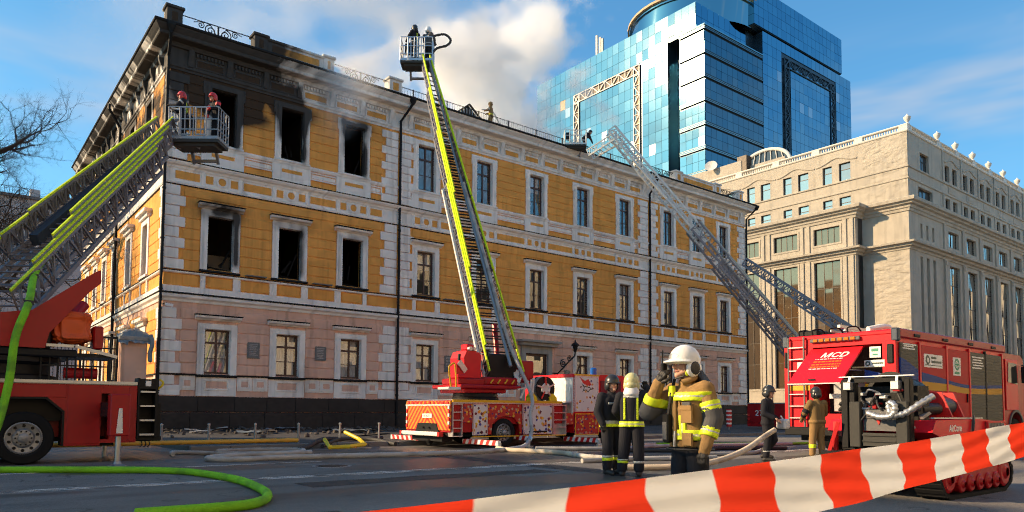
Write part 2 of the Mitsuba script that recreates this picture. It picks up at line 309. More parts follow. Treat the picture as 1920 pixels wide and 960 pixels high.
for r in (1, 2, 3):
    zlo, zhi, st, zz = FLO[r]
    for a, b in spans(r):
        for i, z in enumerate(zz):
            if r == 2 and z + st > 11.0: continue
            fb('course', a + (.0 if a > 1.2 else (-.0 if i % 2 else -.2)), b, z + .02, z + st - .02, .036, 'pink_stucco' if r == 1 else 'ochre_stucco', c=.014)
    if r == 2:
        for a, b in ((.82, 11.42), (13.5, 33.2), (35.4, 46.1)): fb('course', a, b, 11.45, 11.9, .04, 'ochre_stucco', c=.014)
    for (q0, q1, _, sgn) in QX:
        z = 1.80 if r == 1 else (7.84 if r == 2 else 13.18); h = .525 if r == 1 else (.51 if r == 2 else .468); top = {1: 6.27, 2: 11.91, 3: 17.5}[r]; i = 0
        while z + h < top + .08:
            e = .26 if (i % 2 == 0) else 0.
            a, b = (q0, q1 + e) if sgn > 0 else (q0 - e, q1)
            if q0 == 0: a = -.085
            if q0 > 46: b = L + .085
            fb('quoin', a, b, z + .014, min(z + h, top) - .014, .085, 'white_stucco', c=.02); z += h; i += 1
# side facade courses and quoins
for r in (1, 2, 3):
    zlo, zhi, st, zz = FLO[r]; xs = [.9] + [v for y in SIDE for v in (y - .9, y + .9)] + [SD - .1]
    for a, b in zip(xs[::2], xs[1::2]):
        for z in zz:
            if r == 2 and z + st > 11.0: continue
            sb_('course', a, b, z + .02, z + st - .02, .045, 'ochre_stucco')
    z = 1.80 if r == 1 else (7.84 if r == 2 else 13.18); h = .525 if r == 1 else (.51 if r == 2 else .468); top = {1: 6.27, 2: 11.91, 3: 17.5}[r]; i = 0
    while z + h < top + .08:
        sb_('quoin', .004, .62 + (.26 if i % 2 else 0), z + .014, min(z + h, top) - .014, .083, 'white_stucco'); z += h; i += 1
# windows
BURNT = {(s, r) for s in WIN[:3] for r in (2, 3)}
def frame_rect(mb, x0, x1, z0, z1, w, y0, y1):
    mb.box(x0, x0 + w, y0, y1, z0, z1).box(x1 - w, x1, y0, y1, z0, z1).box(x0 + w, x1 - w, y0, y1, z1 - w, z1).box(x0 + w, x1 - w, y0, y1, z0, z0 + w)
    return mb
rng = np.random.default_rng(5)
for r in (1, 2, 3):
    z0, z1 = ROW[r]
    for s in WIN:
        if r == 1 and s == 23.05: continue
        W = key(M + '__window'); a, b = s - HW, s + HW
        top = {1: z1 + .32, 2: z1 + .18, 3: z1 + .30}[r]
        mb = MB()
        for w0, d in ((.32, .075), (.20, .105)):
            mb.box(a - w0, a + .004, -d, .004, z0 - .1, z1 + w0 - .05).box(b - .004, b + w0, -d, .004, z0 - .1, z1 + w0 - .05).box(a - .004, b + .004, -d, .004, z1, z1 + w0 - .05)
        if r == 3: mb.box(a - .40, a - .3, -.07, .004, z1 - .35, z1 + .27).box(b + .3, b + .40, -.07, .004, z1 - .35, z1 + .27)
        mb.box(a - .0, a + .02, 0, .28, z0, z1).box(b - .02, b, 0, .28, z0, z1).box(a, b, 0, .28, z1 - .02, z1)
        scene[W] = mikit.ply(mb.mesh(), 'white_stucco')
        tag(W, label={(2, 1): None}.get((0, 0)))
        if r < 3:
            zt = 5.50 if r == 1 else 11.0
            if r == 2: obj('frieze', MB().box(a - .30, b + .30, -.05, .004, z1 + .2, zt), 'white_stucco', W)
            hood = MB().prism(Polygon([(0, 0), (.10, 0), (.14, .06), (.30, .10), (.34, .20), (0, .24)]), (a - .46, 0, zt), (0, -1, 0), (0, 0, 1), -(2 * HW + .92))
            obj('hood', hood, 'white_stucco', W)
            obj('hood_cap', MB().box(a - .50, b + .50, -.37, .002, zt + .23, zt + .265), 'black_metal', W)
        obj('sill', MB().cb(a - .36, b + .36, -.17, .0, z0 - .17, z0 - .06, .015).box(a, b, 0., .3, z0 - .06, z0 + .01), 'black_metal' if r != 3 else 'white_stucco', W)
        yf = .16
        if (s, r) in BURNT:
            mb = MB(); frame_rect(mb, a + .02, b - .02, z0, z1, .05, yf, yf + .07)
            obj('charred_frame', mb, 'charred', W)
            mb = MB()
            for q in range(3):
                p0 = V(s + rng.uniform(-.5, .2), yf + .05, z0 + rng.uniform(0, .5)); p1 = p0 + V(rng.uniform(-.5, .7), rng.uniform(0, .3), rng.uniform(.3, 1.4)); p1[0] = np.clip(p1[0], a + .05, b - .05)
                mb.bar(p0, p1, .05, .07)
            mb.bar((a + .05, yf + .04, z0 + .15), (b - .1, yf + .1, z0 + .05), .06); obj('burnt_bar', mb, 'charred', W)
        else:
            fm = 'dark_wood'
            obj('frame', frame_rect(MB(), a + .02, b - .02, z0 + .012, z1 - .02, .085, yf, yf + .08), fm, W)
            tz = z0 + (z1 - z0) * .70
            obj('mullion', MB().box(s - .05, s + .05, yf + .005, yf + .085, z0 + .09, z1 - .1), fm, W)
            obj('transom', MB().box(a + .1, b - .1, yf - .005, yf + .09, tz - .05, tz + .05), fm, W)
            for sx0, sx1 in ((a + .105, s - .05), (s + .05, b - .105)):
                obj('glazing_bar', MB().box(sx0, sx1, yf + .02, yf + .07, (z0 + tz) / 2 - .018, (z0 + tz) / 2 + .018), fm, W)
                for pz0, pz1 in ((z0 + .1, (z0 + tz) / 2 - .018), ((z0 + tz) / 2 + .018, tz - .05), (tz + .05, z1 - .105)):
                    t1, t2 = rng.normal(0, .006, 2)
                    c = V((sx0 + sx1) / 2, yf + .045, (pz0 + pz1) / 2); hx, hz = (sx1 - sx0) / 2, (pz1 - pz0) / 2
                    obj('pane', MB().add([c + V(i * hx, i * hx * t1 + k * hz * t2, k * hz) for i, k in ((-1, -1), (1, -1), (1, 1), (-1, 1))], [[0, 1, 2, 3]]), 'glass', W)
            if r == 1 or (s, r) in ((14.4, 2), (23.05, 3), (31.7, 2)):
                hc = (z1 - z0) * (.96 if r == 1 else .4)
                n = 28; xs = np.linspace(a + .1, b - .1, n); yy = .42 + .03 * np.sin(np.arange(n) * 1.9)
                v = np.vstack([np.c_[xs, yy, np.full(n, z1 - .05)], np.c_[xs, yy, np.full(n, z1 - hc)]])
                obj('curtain', MB().add(v, [[i, i + 1, n + i + 1, n + i] for i in range(n - 1)]), 'curtain', W)
        # aprons
        if r == 1:
            obj('apron', MB().cb(a - .33, b + .33, -.06, 0, 1.80, 2.72, .01), 'white_stucco', W)
            obj('apron_frame', frame_rect(MB(), a + .05, b - .05, 2.10, 2.60, .06, -.09, -.058), 'white_stucco', W)
            obj('apron_panel', MB().box(a + .13, b - .13, -.066, -.058, 2.18, 2.52), 'pink_stucco', W)
        elif r == 2:
            obj('apron_panel', MB().box(s - .56, s + .56, -.05, .004, 7.14, 7.6), 'ochre_stucco', W)
            for q in (s - .9, s + .66): obj('apron_pilaster', MB().cb(q, q + .24, -.085, 0, 7.04, 7.665, .008), 'white_stucco', W)
        else:
            obj('apron', MB().cb(a - .42, b + .42, -.085, 0, 13.16, 14.0, .01), 'white_stucco', W)
            obj('apron_panel', MB().box(s - .55, s + .55, -.095, -.08, 13.62, 13.80), 'ochre_stucco', W)
# pieces between the windows
for a, b in spans(1):
    a, b = a + .02, b - .02; n = 2 if b - a > 1.3 else 1
    for i in range(n):
        x0 = a + (b - a) * i / n + .02; x1 = a + (b - a) * (i + 1) / n - .02
        P = obj('sill_panel', MB().box(x0, x1, -.05, .004, 2.08, 2.78), 'white_stucco', M)
        obj('panel_frame', frame_rect(MB(), x0 + .09, x1 - .09, 2.17, 2.68, .05, -.078, -.048), 'white_stucco', P)
        if x1 - x0 > .45: obj('panel_field', MB().box(x0 + .2, x1 - .2, -.056, -.046, 2.28, 2.56), 'pink_stucco', P)
part('sill_course', molding([(0, 2.78), (.12, 2.78), (.12, 2.84), (0, 2.86)]), 'black_metal')
for a, b in spans(2):
    a, b = a - .05, b + .05
    part('sill_panel', MB().box(a + .1, b - .1, -.046, .004, 7.12, 7.62), 'ochre_stucco')
    if b - a > 1.3:
        for q in (a - .02, b - .12): part('pilaster_strip', MB().box(q, q + .14, -.07, .004, 7.04, 7.665), 'white_stucco')
        mb = MB().box(a + .35, b - .35, -.30, -.02, 7.88, 7.93).bar((a + .5, -.02, 7.8), (a + .5, -.28, 7.9), .02).bar((b - .5, -.02, 7.8), (b - .5, -.28, 7.9), .02)
        part('ledge_shelf', mb, 'kerb_stone')
for a, b in spans(3):
    P = part('sill_panel', frame_rect(MB(), a + .02, b - .02, 13.52, 13.95, .07, -.07, .004), 'white_stucco')
    obj('panel_field', MB().box(a + .13, b - .13, -.03, .004, 13.63, 13.84), 'white_stucco', P)
# ornamental band between the upper storeys
part('band_ground', molding([(0, 12.1), (.03, 12.1), (.03, 12.74), (0, 12.74)]), 'white_stucco')
bounds = [(.3, 11.5), (13.4, 33.3), (35.3, 46.3)]
for bi, (lo, hi) in enumerate(bounds):
    ws = [s for s in WIN if lo < s < hi]; edges = [lo]
    for s in ws:
        for x0, x1 in ((s - .77, s - .43), (s + .43, s + .77)): part('band_panel', MB().box(x0, x1, -.052, -.026, 12.24, 12.62), 'ochre_stucco')
        ring = Point(0, 0).buffer(.29, 12).difference(Point(0, 0).buffer(.19, 12))
        P = part('rosette', MB().prism(ring, (s, -.028, 12.43), (1, 0, 0), (0, 0, 1), .045), 'white_stucco')
        obj('disc', MB().prism(Point(0, 0).buffer(.185, 12), (s, -.026, 12.43), (1, 0, 0), (0, 0, 1), .02), 'ochre_stucco', P)
        for x in (s - .98, s + .80): part('band_divider', MB().box(x, x + .18, -.062, -.026, 12.10, 12.745), 'white_stucco')
        edges += [s - .98, s + .98]
    edges.append(hi)
    for x0, x1 in zip(edges[::2], edges[1::2]):
        if x1 - x0 > .3: part('band_panel', MB().box(x0 + .08, x1 - .08, -.052, -.026, 12.24, 12.62), 'ochre_stucco')
# frieze: consoles, panels, dentils
for lo, hi in ((.9, 11.9), (13.2, 33.7), (35.1, 46.4)):
    n = int(round((hi - lo) / 1.78)); st = (hi - lo) / n
    for i in range(n + 1):
        x = lo + i * st
        part('console', MB().prism(Polygon([(0, 0), (.06, .02), (.10, .3), (.2, .55), (.22, .80), (0, .80)]), (x - .12, -.044, 17.80), (0, -1, 0), (0, 0, 1), -.24), 'white_stucco')
        if i < n:
            part('frieze_panel', MB().box(x + .32, x + st - .32, -.062, -.04, 17.93, 18.22), 'ochre_stucco')
            mb = MB(); frame_rect(mb, x + .24, x + st - .24, 17.86, 18.29, .06, -.075, -.04)
            part('frieze_frame', mb, 'white_stucco')
            mb = MB(); q = x + .26
            while q < x + st - .3: mb.box(q, q + .09, -.13, -.04, 18.38, 18.56); q += .17
            part('dentils', mb, 'white_stucco', kind='stuff')
n = 14
for i in range(n): obj('console', MB().prism(Polygon([(0, 0), (.06, .02), (.10, .3), (.2, .55), (.22, .80), (0, .80)]), (-.044, 1.0 + i * 1.78 + .24, 17.80), (-1, 0, 0), (0, 0, 1), .24), 'white_stucco', M)
for y in SIDE:
    for r in (1, 2, 3):
        z0, z1 = ROW[r]; W = key(M + '__side_window'); mb = MB()
        for y0, y1, a, b in ((y - .9, y - .58, z0 - .1, z1 + .26), (y + .58, y + .9, z0 - .1, z1 + .26), (y - .58, y + .58, z1, z1 + .26)): mb.box(-.09, .3, y0, y1, a, b)
        scene[W] = mikit.ply(mb.mesh(), 'white_stucco')
        if r < 3: obj('hood', MB().box(-.36, .0, y - 1.1, y + 1.1, z1 + .5, z1 + .66).box(-.2, 0, y - 1.0, y + 1.0, z1 + .3, z1 + .5), 'white_stucco', W)
        obj('sill', MB().box(-.17, .3, y - .9, y + .9, z0 - .16, z0 - .03), 'white_stucco', W)
        if r == 1 or y > 14: 
            obj('frame', MB().box(.2, .26, y - .05, y + .05, z0, z1).box(.2, .26, y - .6, y + .6, z0 + 1.5, z0 + 1.6), 'dark_wood', W)
            obj('pane', MB().add([(.24, y - .6, z0), (.24, y + .6, z0), (.24, y + .6, z1), (.24, y - .6, z1)], [[0, 1, 2, 3]]), 'glass', W)
    obj('side_panel', MB().box(-.046, .004, y - .55, y + .55, 7.12, 7.6), 'ochre_stucco', M)
    for q in (y - .85, y + .65): obj('pilaster_strip', MB().box(-.08, .004, q, q + .2, 7.04, 7.66), 'white_stucco', M)
# roof parapet: pedestals, attic blocks, railings
def pedestal(x0, x1, z1=20.36):
    P = part('parapet_pedestal', MB().cb(x0, x1, -.60, .05, 19.40, z1 - .14, .02).cb(x0 - .08, x1 + .08, -.68, .12, z1 - .14, z1, .03), 'white_stucco')
    obj('panel_field', MB().box(x0 + .22, x1 - .22, -.612, -.595, 19.62, z1 - .3), 'ochre_stucco', P)
pedestal(-.35, .35); pedestal(3.78, 4.45); pedestal(7.5, 8.1); pedestal(11.5, 12.3); pedestal(37.0, 37.8); pedestal(42.1, 42.9) ; pedestal(45.4, 46.1)
for x0, x1 in ((4.45, 7.5), (37.8, 42.1)):
    P = part('attic_block', MB().cb(x0, x1, -.55, .0, 19.40, 20.12, .02).cb(x0 - .05, x1 + .05, -.62, .06, 20.12, 20.26, .03), 'white_stucco')
    obj('panel_field', MB().box(x0 + .25, x1 - .25, -.562, -.545, 19.62, 19.98), 'ochre_stucco', P)
def spiral(c, r, turns, sgn, n=26):
    t = np.linspace(0, 1, n); a = sgn * t * turns * 2 * np.pi + np.pi / 2; rr = r * (1 - .86 * t)
    return np.c_[c[0] + rr * np.cos(a), np.full(n, c[1]), c[2] + rr * np.sin(a)]
def scrollwork(x0, x1):
    R = key(M + '__scroll_railing'); y = -.32; c = (x0 + x1) / 2
    mb = MB().bar((x0, y, 20.14), (x1, y, 20.14), .035).bar((c, y, 19.4), (c, y, 20.14), .07).bar((c - .35, y, 19.4), (c, y, 19.75), .03).bar((c + .35, y, 19.4), (c, y, 19.75), .03)
    for sg in (-1, 1):
        mb.tube(spiral((c + sg * .36, y, 19.80), .29, 1.9, -sg), .026, 6); mb.tube(spiral((c + sg * .82, y, 19.95), .17, 1.5, sg), .022, 6)
        mb.tube(bez([(c + sg * .05, y, 19.6), (c + sg * .4, y, 20.09), (c + sg * .8, y, 20.1), (c + sg * 1.15, y, 20.0)], 8), .02, 6)
    scene[R] = mikit.ply(mb.mesh(), 'iron'); tag(R)
scrollwork(.35, 3.78); scrollwork(8.1, 11.5); scrollwork(34.4, 37.0); scrollwork(42.9, 45.4)
R = key(M + '__roof_railing'); mb = MB().bar((12.3, -.35, 20.06), (34.4, -.35, 20.06), .03).bar((12.3, -.35, 19.55), (34.4, -.35, 19.55), .02)
x = 12.45
while x < 34.3: mb.bar((x, -.35, 19.42), (x, -.35, 20.06), .012); x += .185
scene[R] = mikit.ply(mb.mesh(), 'iron')
for i in range(9): obj('post', MB().bar((13.2 + 2.38 * i, -.35, 19.4), (13.2 + 2.38 * i, -.35, 20.1), .06), 'iron', R)
# burnt dormer
Dm = part('dormer', MB().prism(Polygon([(-1.2, 0), (1.2, 0), (.0, 1.0)]), (18.1, 1.0, 19.95), (1, 0, 0), (0, 0, 1), -3.0), 'charred', label='burnt black dormer gable on the roof edge')
for i in range(8): obj('slat', MB().box(17.25 + i * .22, 17.25 + i * .22 + .07, .93, .99, 19.9, 20.3 + .5 * (1 - abs(i - 3.5) / 4)), 'dull_steel', Dm)
obj('roof_edge', MB().bar((16.8, .9, 19.95), (18.1, .9, 21.0), .12, .08).bar((19.4, .9, 19.95), (18.1, .9, 21.0), .12, .08), 'charred', Dm)
# downpipes
def downpipe(x, xt, zt, side=1, bottom=.3):
    P = part('downpipe', MB().tube([(xt, -.86, 19.30), (xt, -.86, zt + .3), (x, -.16, zt - .6), (x, -.16, bottom)], .075, 8), 'black_metal')
    obj('hopper', MB().lathe([(.08, -.3), (.2, -.05), (.22, .1)], (xt, -.86, 19.25), n=10), 'black_metal', P)
    for z in np.arange(2.0, 17.0, 2.4): obj('bracket', MB().cyl((x, -.16, z), (x, -.16, z + .06), .10, 8), 'black_metal', P)
downpipe(-.13, -.2, 18.6); downpipe(12.52, 12.9, 18.7); downpipe(34.42, 34.5, 18.6); downpipe(47.18, 47.75, 18.8)
part('downpipe', MB().tube([(-.86, 10.9, 19.2), (-.86, 10.9, 18.9), (-.2, 11.2, 18.0), (-.2, 11.4, 2)], .085, 8), 'black_metal')
# entrance door with portal
P = part('entrance', MB().box(21.75, 22.1, -.16, .004, .14, 5.0).box(24.05, 24.4, -.16, .004, .14, 5.0).box(21.75, 24.4, -.16, .004, 5.0, 5.5), 'grey_stucco', label='grey stone door portal with projecting cornice')
obj('cornice', MB().box(21.4, 24.9, -.62, .0, 5.72, 5.86).box(21.55, 24.7, -.45, .0, 5.5, 5.72), 'grey_stucco', P)
obj('frame', frame_rect(MB(), 22.1, 24.05, .3, 5.0, .16, .05, .2), 'dark_wood', P)
obj('transom', MB().box(22.1, 24.05, .08, .2, 3.5, 3.7), 'dark_wood', P)
for x in (22.26, 23.10): obj('door_leaf', MB().box(x, x + .79, .12, .18, .3, 3.5).box(x + .1, x + .69, .09, .12, .5, 1.6).box(x + .1, x + .69, .09, .12, 1.8, 3.3), 'dark_wood', P)
obj('pane', MB().box(22.26, 23.89, .12, .13, 3.7, 4.84), 'glass', P)
for i, (x0, x1, z0, z1) in enumerate(((4.0, 4.62, 3.74, 4.56), (7.58, 8.2, 3.8, 4.56), (15.8, 16.7, 3.5, 4.5), (25.6, 26.1, 3.4, 4.0))):
    pl = part('plaque', MB().cb(x0, x1, -.085, -.03, z0, z1, .01), 'kerb_stone')
    mb = MB()
    for k_ in range(7): mb.box(x0 + .1, x1 - .1 - .05 * (k_ % 3), -.088, -.08, z1 - .12 - k_ * .09, z1 - .09 - k_ * .09)
    obj('inscription', mb, 'dull_steel', pl)
# security camera
cm = thing('security_camera', 'small camera on a bracket at the left corner of the yellow building', 'camera')
obj('body', MB().bar((.0, -.55, 6.05), (.34, -.62, 6.0), .11, .12), 'white_plastic', cm); obj('bracket', MB().bar((-.02, -.05, 6.1), (.05, -.55, 6.12), .04), 'iron', cm)
# wall lantern
lt = thing('wall_lantern', 'ornate black lantern on a scrolled bracket beside the entrance', 'lantern')
obj('bracket', MB().tube(bez([(24.9, -.1, 3.7), (24.95, -.5, 4.0), (25.2, -.9, 4.5), (25.5, -1.15, 4.9), (25.55, -1.2, 5.15)], 8), .05, 8).tube(spiral((25.0, -.6, 4.4), .28, 1.7, 1), .04, 6).tube(spiral((25.25, -.9, 4.75), .2, 1.5, -1), .035, 6).bar((24.4, -.1, 3.75), (24.95, -.1, 3.75), .07).bar((24.4, -.08, 3.1), (24.4, -.08, 4.3), .06), 'iron', lt)
obj('lamp_head', MB().lathe([(.06, 5.15), (.09, 5.2), (.20, 5.62), (.21, 5.66)], (25.55, -1.2, 0), n=6), 'black_plastic', lt)
obj('cap', MB().lathe([(.27, 5.66), (.2, 5.76), (.07, 5.84), (.05, 5.94), (.01, 6.05)], (25.55, -1.2, 0), n=8), 'iron', lt)
# gate pillar with plastic sheet, iron gate
gp = thing('gate_pillar', 'pink gate pillar with grey plastic sheeting at the left corner of the yellow building', 'pillar')
obj('shaft', MB().cb(-1.66, -.58, .0, 1.0, .1, 4.3, .02), 'pink_stucco', gp); obj('coping', MB().cb(-1.75, -.5, -.08, 1.08, 4.3, 4.5, .03), 'grey_stucco', gp)
r2 = np.random.default_rng(2); g = np.array([[(i / 13., j / 9.) for i in range(14)] for j in range(10)]).reshape(-1, 2)
vz = 4.52 + .38 * np.sin(g[:, 0] * 3.1) * np.sin(g[:, 1] * 3) + r2.normal(0, .05, len(g)); vz[g[:, 1] < .12] -= .35
v = np.c_[-1.8 + g[:, 0] * 1.45 + r2.normal(0, .03, len(g)), -.22 + g[:, 1] * 1.3, vz]
mat('tarp', (.16, .19, .21), .4)
obj('plastic_sheet', MB().add(v, [[j * 14 + i, j * 14 + i + 1, j * 14 + i + 15, j * 14 + i + 14] for j in range(9) for i in range(13)]).tube(bez([(-.5, -.2, 4.6), (-.42, -.25, 4.2), (-.5, -.2, 3.7), (-.46, -.2, 3.3)], 6), [.10] * 18 + [.02], 6), 'tarp', label='crumpled grey plastic sheet draped over the gate pillar', cat='plastic sheet')
gt = thing('iron_gate', 'black wrought iron gate beside the pink pillar', 'gate')
obj('frame', MB().bar((-4.6, .4, 4.4), (-1.7, .4, 4.4), .09).bar((-4.6, .4, .4), (-1.7, .4, .4), .09).bar((-4.6, .4, 3.9), (-1.7, .4, 3.9), .06).bar((-1.75, .4, .1), (-1.75, .4, 4.6), .1).bar((-4.6, .4, .1), (-4.6, .4, 4.6), .1).bar((-3.2, .4, .1), (-3.2, .4, 4.5), .08), 'iron', gt)
for i in range(20):
    x = -4.5 + i * .14; obj('bar', MB().bar((x, .4, .4), (x, .4, 4.4), .03).tube(spiral((x + .07, .4, 1.3 + .2 * (i % 2)), .06, 1.2, 1, 12), .012, 5), 'iron', gt)
# ================================================================== beige stone building on the right
def stone_fn(p, n, uv):
    v = mikit.fbm(p.x * 1.2 + p.y * 1.2, p.z * 1.5, 2.0, 4); st = mikit.fbm(p.x * 3 + p.y * 3, p.z * .25, 1.0, 3)
    return mi.Color3f(.40, .36, .30) * (.90 + .20 * v) * (1 - .14 * sstep(.5, .8, st))
mat('limestone', mikit.proc(stone_fn), .85, spec=.2)
def relief(p, n, uv):
    return mikit.fbm((p.x + p.y) * 1.1, p.z * 2.6, 1.0, 4) + .4 * dr.abs(mikit.fbm((p.x + p.y) * 2.1, p.z * 2.1, 7.0, 3) - .5)
scene['relief_stone'] = {'type': 'twosided', 'b': {'type': 'bumpmap', 'arbitrary': mikit.proc(relief, eps=.02), 'scale': .22, 'b': {'type': 'principled', 'base_color': mikit.proc(stone_fn), 'roughness': .85, 'specular': .2}}}
mat('pale_stone', (.64, .61, .55), .8, spec=.2)
mat('office_glass', (.50, .47, .42), .04, .85)
mat('bronze_glass', (.30, .21, .13), .05, .8)
mat('bronze_frame', (.05, .04, .032), .5, .4)
mat('dark_glass', (.09, .10, .11), .05, .6)
S = thing('stone_office', 'beige stone office building with balustrade and urns on the right', 'building')
XW, XB, YC = 71.53, 69.93, -3.62
wA = [(2.51 + 5.02 * i, 3.83 + 5.02 * i) for i in range(4)] + [(4.66 + 5.02 * i, 5.78 + 5.02 * i) for i in range(4)]
hA = [(a, b, 27.55, 29.6) for a, b in wA]; hB = [(a, b, 24.32, 25.68) for a, b in wA]
hC = [(3.04 + 5.07 * i, 6.1 + 5.07 * i, 20.24, 22.1) for i in range(4)]; hD = [(3.04 + 5.07 * i, 6.1 + 5.07 * i, 4.0, 18.25) for i in range(4)]
mb = MB()
for y0, y1, a, b in cut(1.08, 30, 23.0, 31.2, hA + hB): mb.box(XW, XW + .6, y0, y1, a, b)
for y0, y1, a, b in cut(1.32, 30, 0, 22.95, hC + hD): mb.box(XB, XB + .6, y0, y1, a, b)
mb.box(XW, XW + .5, YC + .004, 1.32, 19.42, 22.64)
xA = [(81.2 + 5.27 * i, 82.45 + 5.27 * i) for i in range(8)] + [(83.3 + 5.27 * i, 84.56 + 5.27 * i) for i in range(8)]
gA = [(a, b, 27.75, 29.65) for a, b in xA] + [(74.62, 76.88, 27.65, 29.6)]; gB = [(a, b, 24.4, 25.78) for a, b in xA] + [(74.05, 77.68, 24.28, 25.7)]
gC = [(81.75 + 5.27 * i, 84.65 + 5.27 * i, 20.2, 22.05) for i in range(8)] + [(a, b, 20.1, 21.7) for a, b in ((74.3, 74.85), (75.8, 76.35), (77.3, 77.85))]
gD = [(81.95 + 5.27 * i, 84.75 + 5.27 * i, 2.0, 18.05) for i in range(8)] + [(a, b, 2.0, 18.1) for a, b in ((74.15, 74.8), (75.72, 76.45), (77.4, 78.1))]
for x0, x1, a, b in cut(XW + .001, 124, 0, 31.2, gA + gB + gC + gD): mb.box(x0, x1, YC, YC + .6, a, b)
mb.box(XW + .6, 124, YC + 6, 30, 0, 31.1)
obj('wall', mb, 'limestone', S)
mb = MB().box(XW - .02, XW + .4, YC - .02, 1.08, 23.9, 31.19).box(XW - .01, XW + .4, YC + .006, 1.31, 2, 18.6)
obj('relief_wall', mb, 'relief_stone', S, label='carved rough stone corner wall')
def pw(nm, face, a, b, z0, z1, glass, mull=0, bars=(), arch=0, dep=.28):
    """a recessed window on the left (X) or right (Y) face"""
    W = key(S + '__' + nm)
    bx = (lambda m, u0, u1, d0, d1, w0, w1: m.box(face + d0, face + d1, u0, u1, w0, w1)) if face > 0 else (lambda m, u0, u1, d0, d1, w0, w1: m.box(u0, u1, face + d0, face + d1, w0, w1))
    mb = MB(); t = .07
    for q in ((a, a + t, z0, z1), (b - t, b, z0, z1), (a + t, b - t, z0, z0 + t), (a + t, b - t, z1 - t, z1)): bx(mb, q[0], q[1], dep - .06, dep + .05, q[2], q[3])
    scene[W] = mikit.ply(mb.mesh(), 'bronze_frame')
    us = np.linspace(a + t, b - t, mull + 2); zs = [z0 + t] + list(bars) + [z1 - t]
    if mull or len(bars):
        mb = MB()
        for u in us[1:-1]: bx(mb, u - .035, u + .035, dep - .05, dep + .04, z0 + t, z1 - t)
        for z in bars: bx(mb, a + t, b - t, dep - .045, dep + .035, z - .035, z + .035)
        obj('mullion', mb, 'bronze_frame', W)
    for u0, u1 in zip(us, us[1:]):
        for w0, w1 in zip(zs, zs[1:]):
            t1, t2 = rng.normal(0, .012, 2); c = V(face + dep, (u0 + u1) / 2, (w0 + w1) / 2) if face > 0 else V((u0 + u1) / 2, face + dep, (w0 + w1) / 2)
            hu, hw = (u1 - u0) / 2 - .02, (w1 - w0) / 2 - .02; P = []
            for i, k_ in ((-1, -1), (1, -1), (1, 1), (-1, 1)):
                d = i * hu * t1 + k_ * hw * t2; P.append(c + (V(d, i * hu, k_ * hw) if face > 0 else V(i * hu, d, k_ * hw)))
            obj('pane', MB().add(P, [[0, 1, 2, 3]]), glass if not isinstance(glass, (list, tuple)) else glass[rng.integers(len(glass))], W)
    return W
for a, b, z0, z1 in hA: pw('window', XW, a, b, z0, z1, 'office_glass', 0, (z0 + 1.3,))
for a, b, z0, z1 in hB: pw('window', XW, a, b, z0, z1, 'office_glass', 0, (z0 + .7,))
for a, b, z0, z1 in hC: pw('window', XB, a, b, z0, z1, 'bronze_glass', 3)
for a, b, z0, z1 in hD: pw('tall_window', XB, a, b, z0, z1, ('bronze_glass', 'bronze_glass', 'bronze_glass', 'office_glass') if a < 6 else 'bronze_glass', 2, (7.0, 9.6, 12.3, 15.2))
for a, b, z0, z1 in gA: pw('window', YC, a, b, z0, z1, 'dark_glass', 0 if b - a < 2 else 1, (z0 + 1.2,), dep=.35) if False else None
YF = -3.62
def pwy(nm, a, b, z0, z1, glass, mull=0, bars=(), dep=.35):
    W = key(S + '__' + nm); t = .06; mb = MB(); y = YF + dep
    frame_rect(mb, a, b, z0, z1, t, y - .05, y + .05); scene[W] = mikit.ply(mb.mesh(), 'bronze_frame')
    us = np.linspace(a + t, b - t, mull + 2); zs = [z0 + t] + list(bars) + [z1 - t]
    if mull or len(bars):
        mb = MB()
        for u in us[1:-1]: mb.box(u - .04, u + .04, y - .045, y + .04, z0 + t, z1 - t)
        for z in bars: mb.box(a + t, b - t, y - .04, y + .035, z - .035, z + .035)
        obj('mullion', mb, 'bronze_frame', W)
    for u0, u1 in zip(us, us[1:]):
        for w0, w1 in zip(zs, zs[1:]):
            t1, t2 = rng.normal(0, .03, 2); c = V((u0 + u1) / 2, y, (w0 + w1) / 2); hu, hw = (u1 - u0) / 2, (w1 - w0) / 2
            obj('pane', MB().add([c + V(i * hu, i * hu * t1 + k_ * hw * t2, k_ * hw) for i, k_ in ((-1, -1), (1, -1), (1, 1), (-1, 1))], [[0, 1, 2, 3]]), glass, W)
for a, b, z0, z1 in gA: pwy('window', a, b, z0, z1, 'dark_glass', 0 if b - a < 2 else 1, (z0 + 1.2,))
for a, b, z0, z1 in gB: pwy('window', a, b, z0, z1, 'dark_glass', 0 if b - a < 2 else 3)
for a, b, z0, z1 in gC: pwy('window', a, b, z0, z1, 'office_glass', 1 if b - a > 2 else 0)
for a, b, z0, z1 in gD: pwy('tall_window', a, b, z0, z1, 'office_glass', 1 if b - a > 2 else 0, tuple(np.arange(4.4, 17.5, 2.3)))
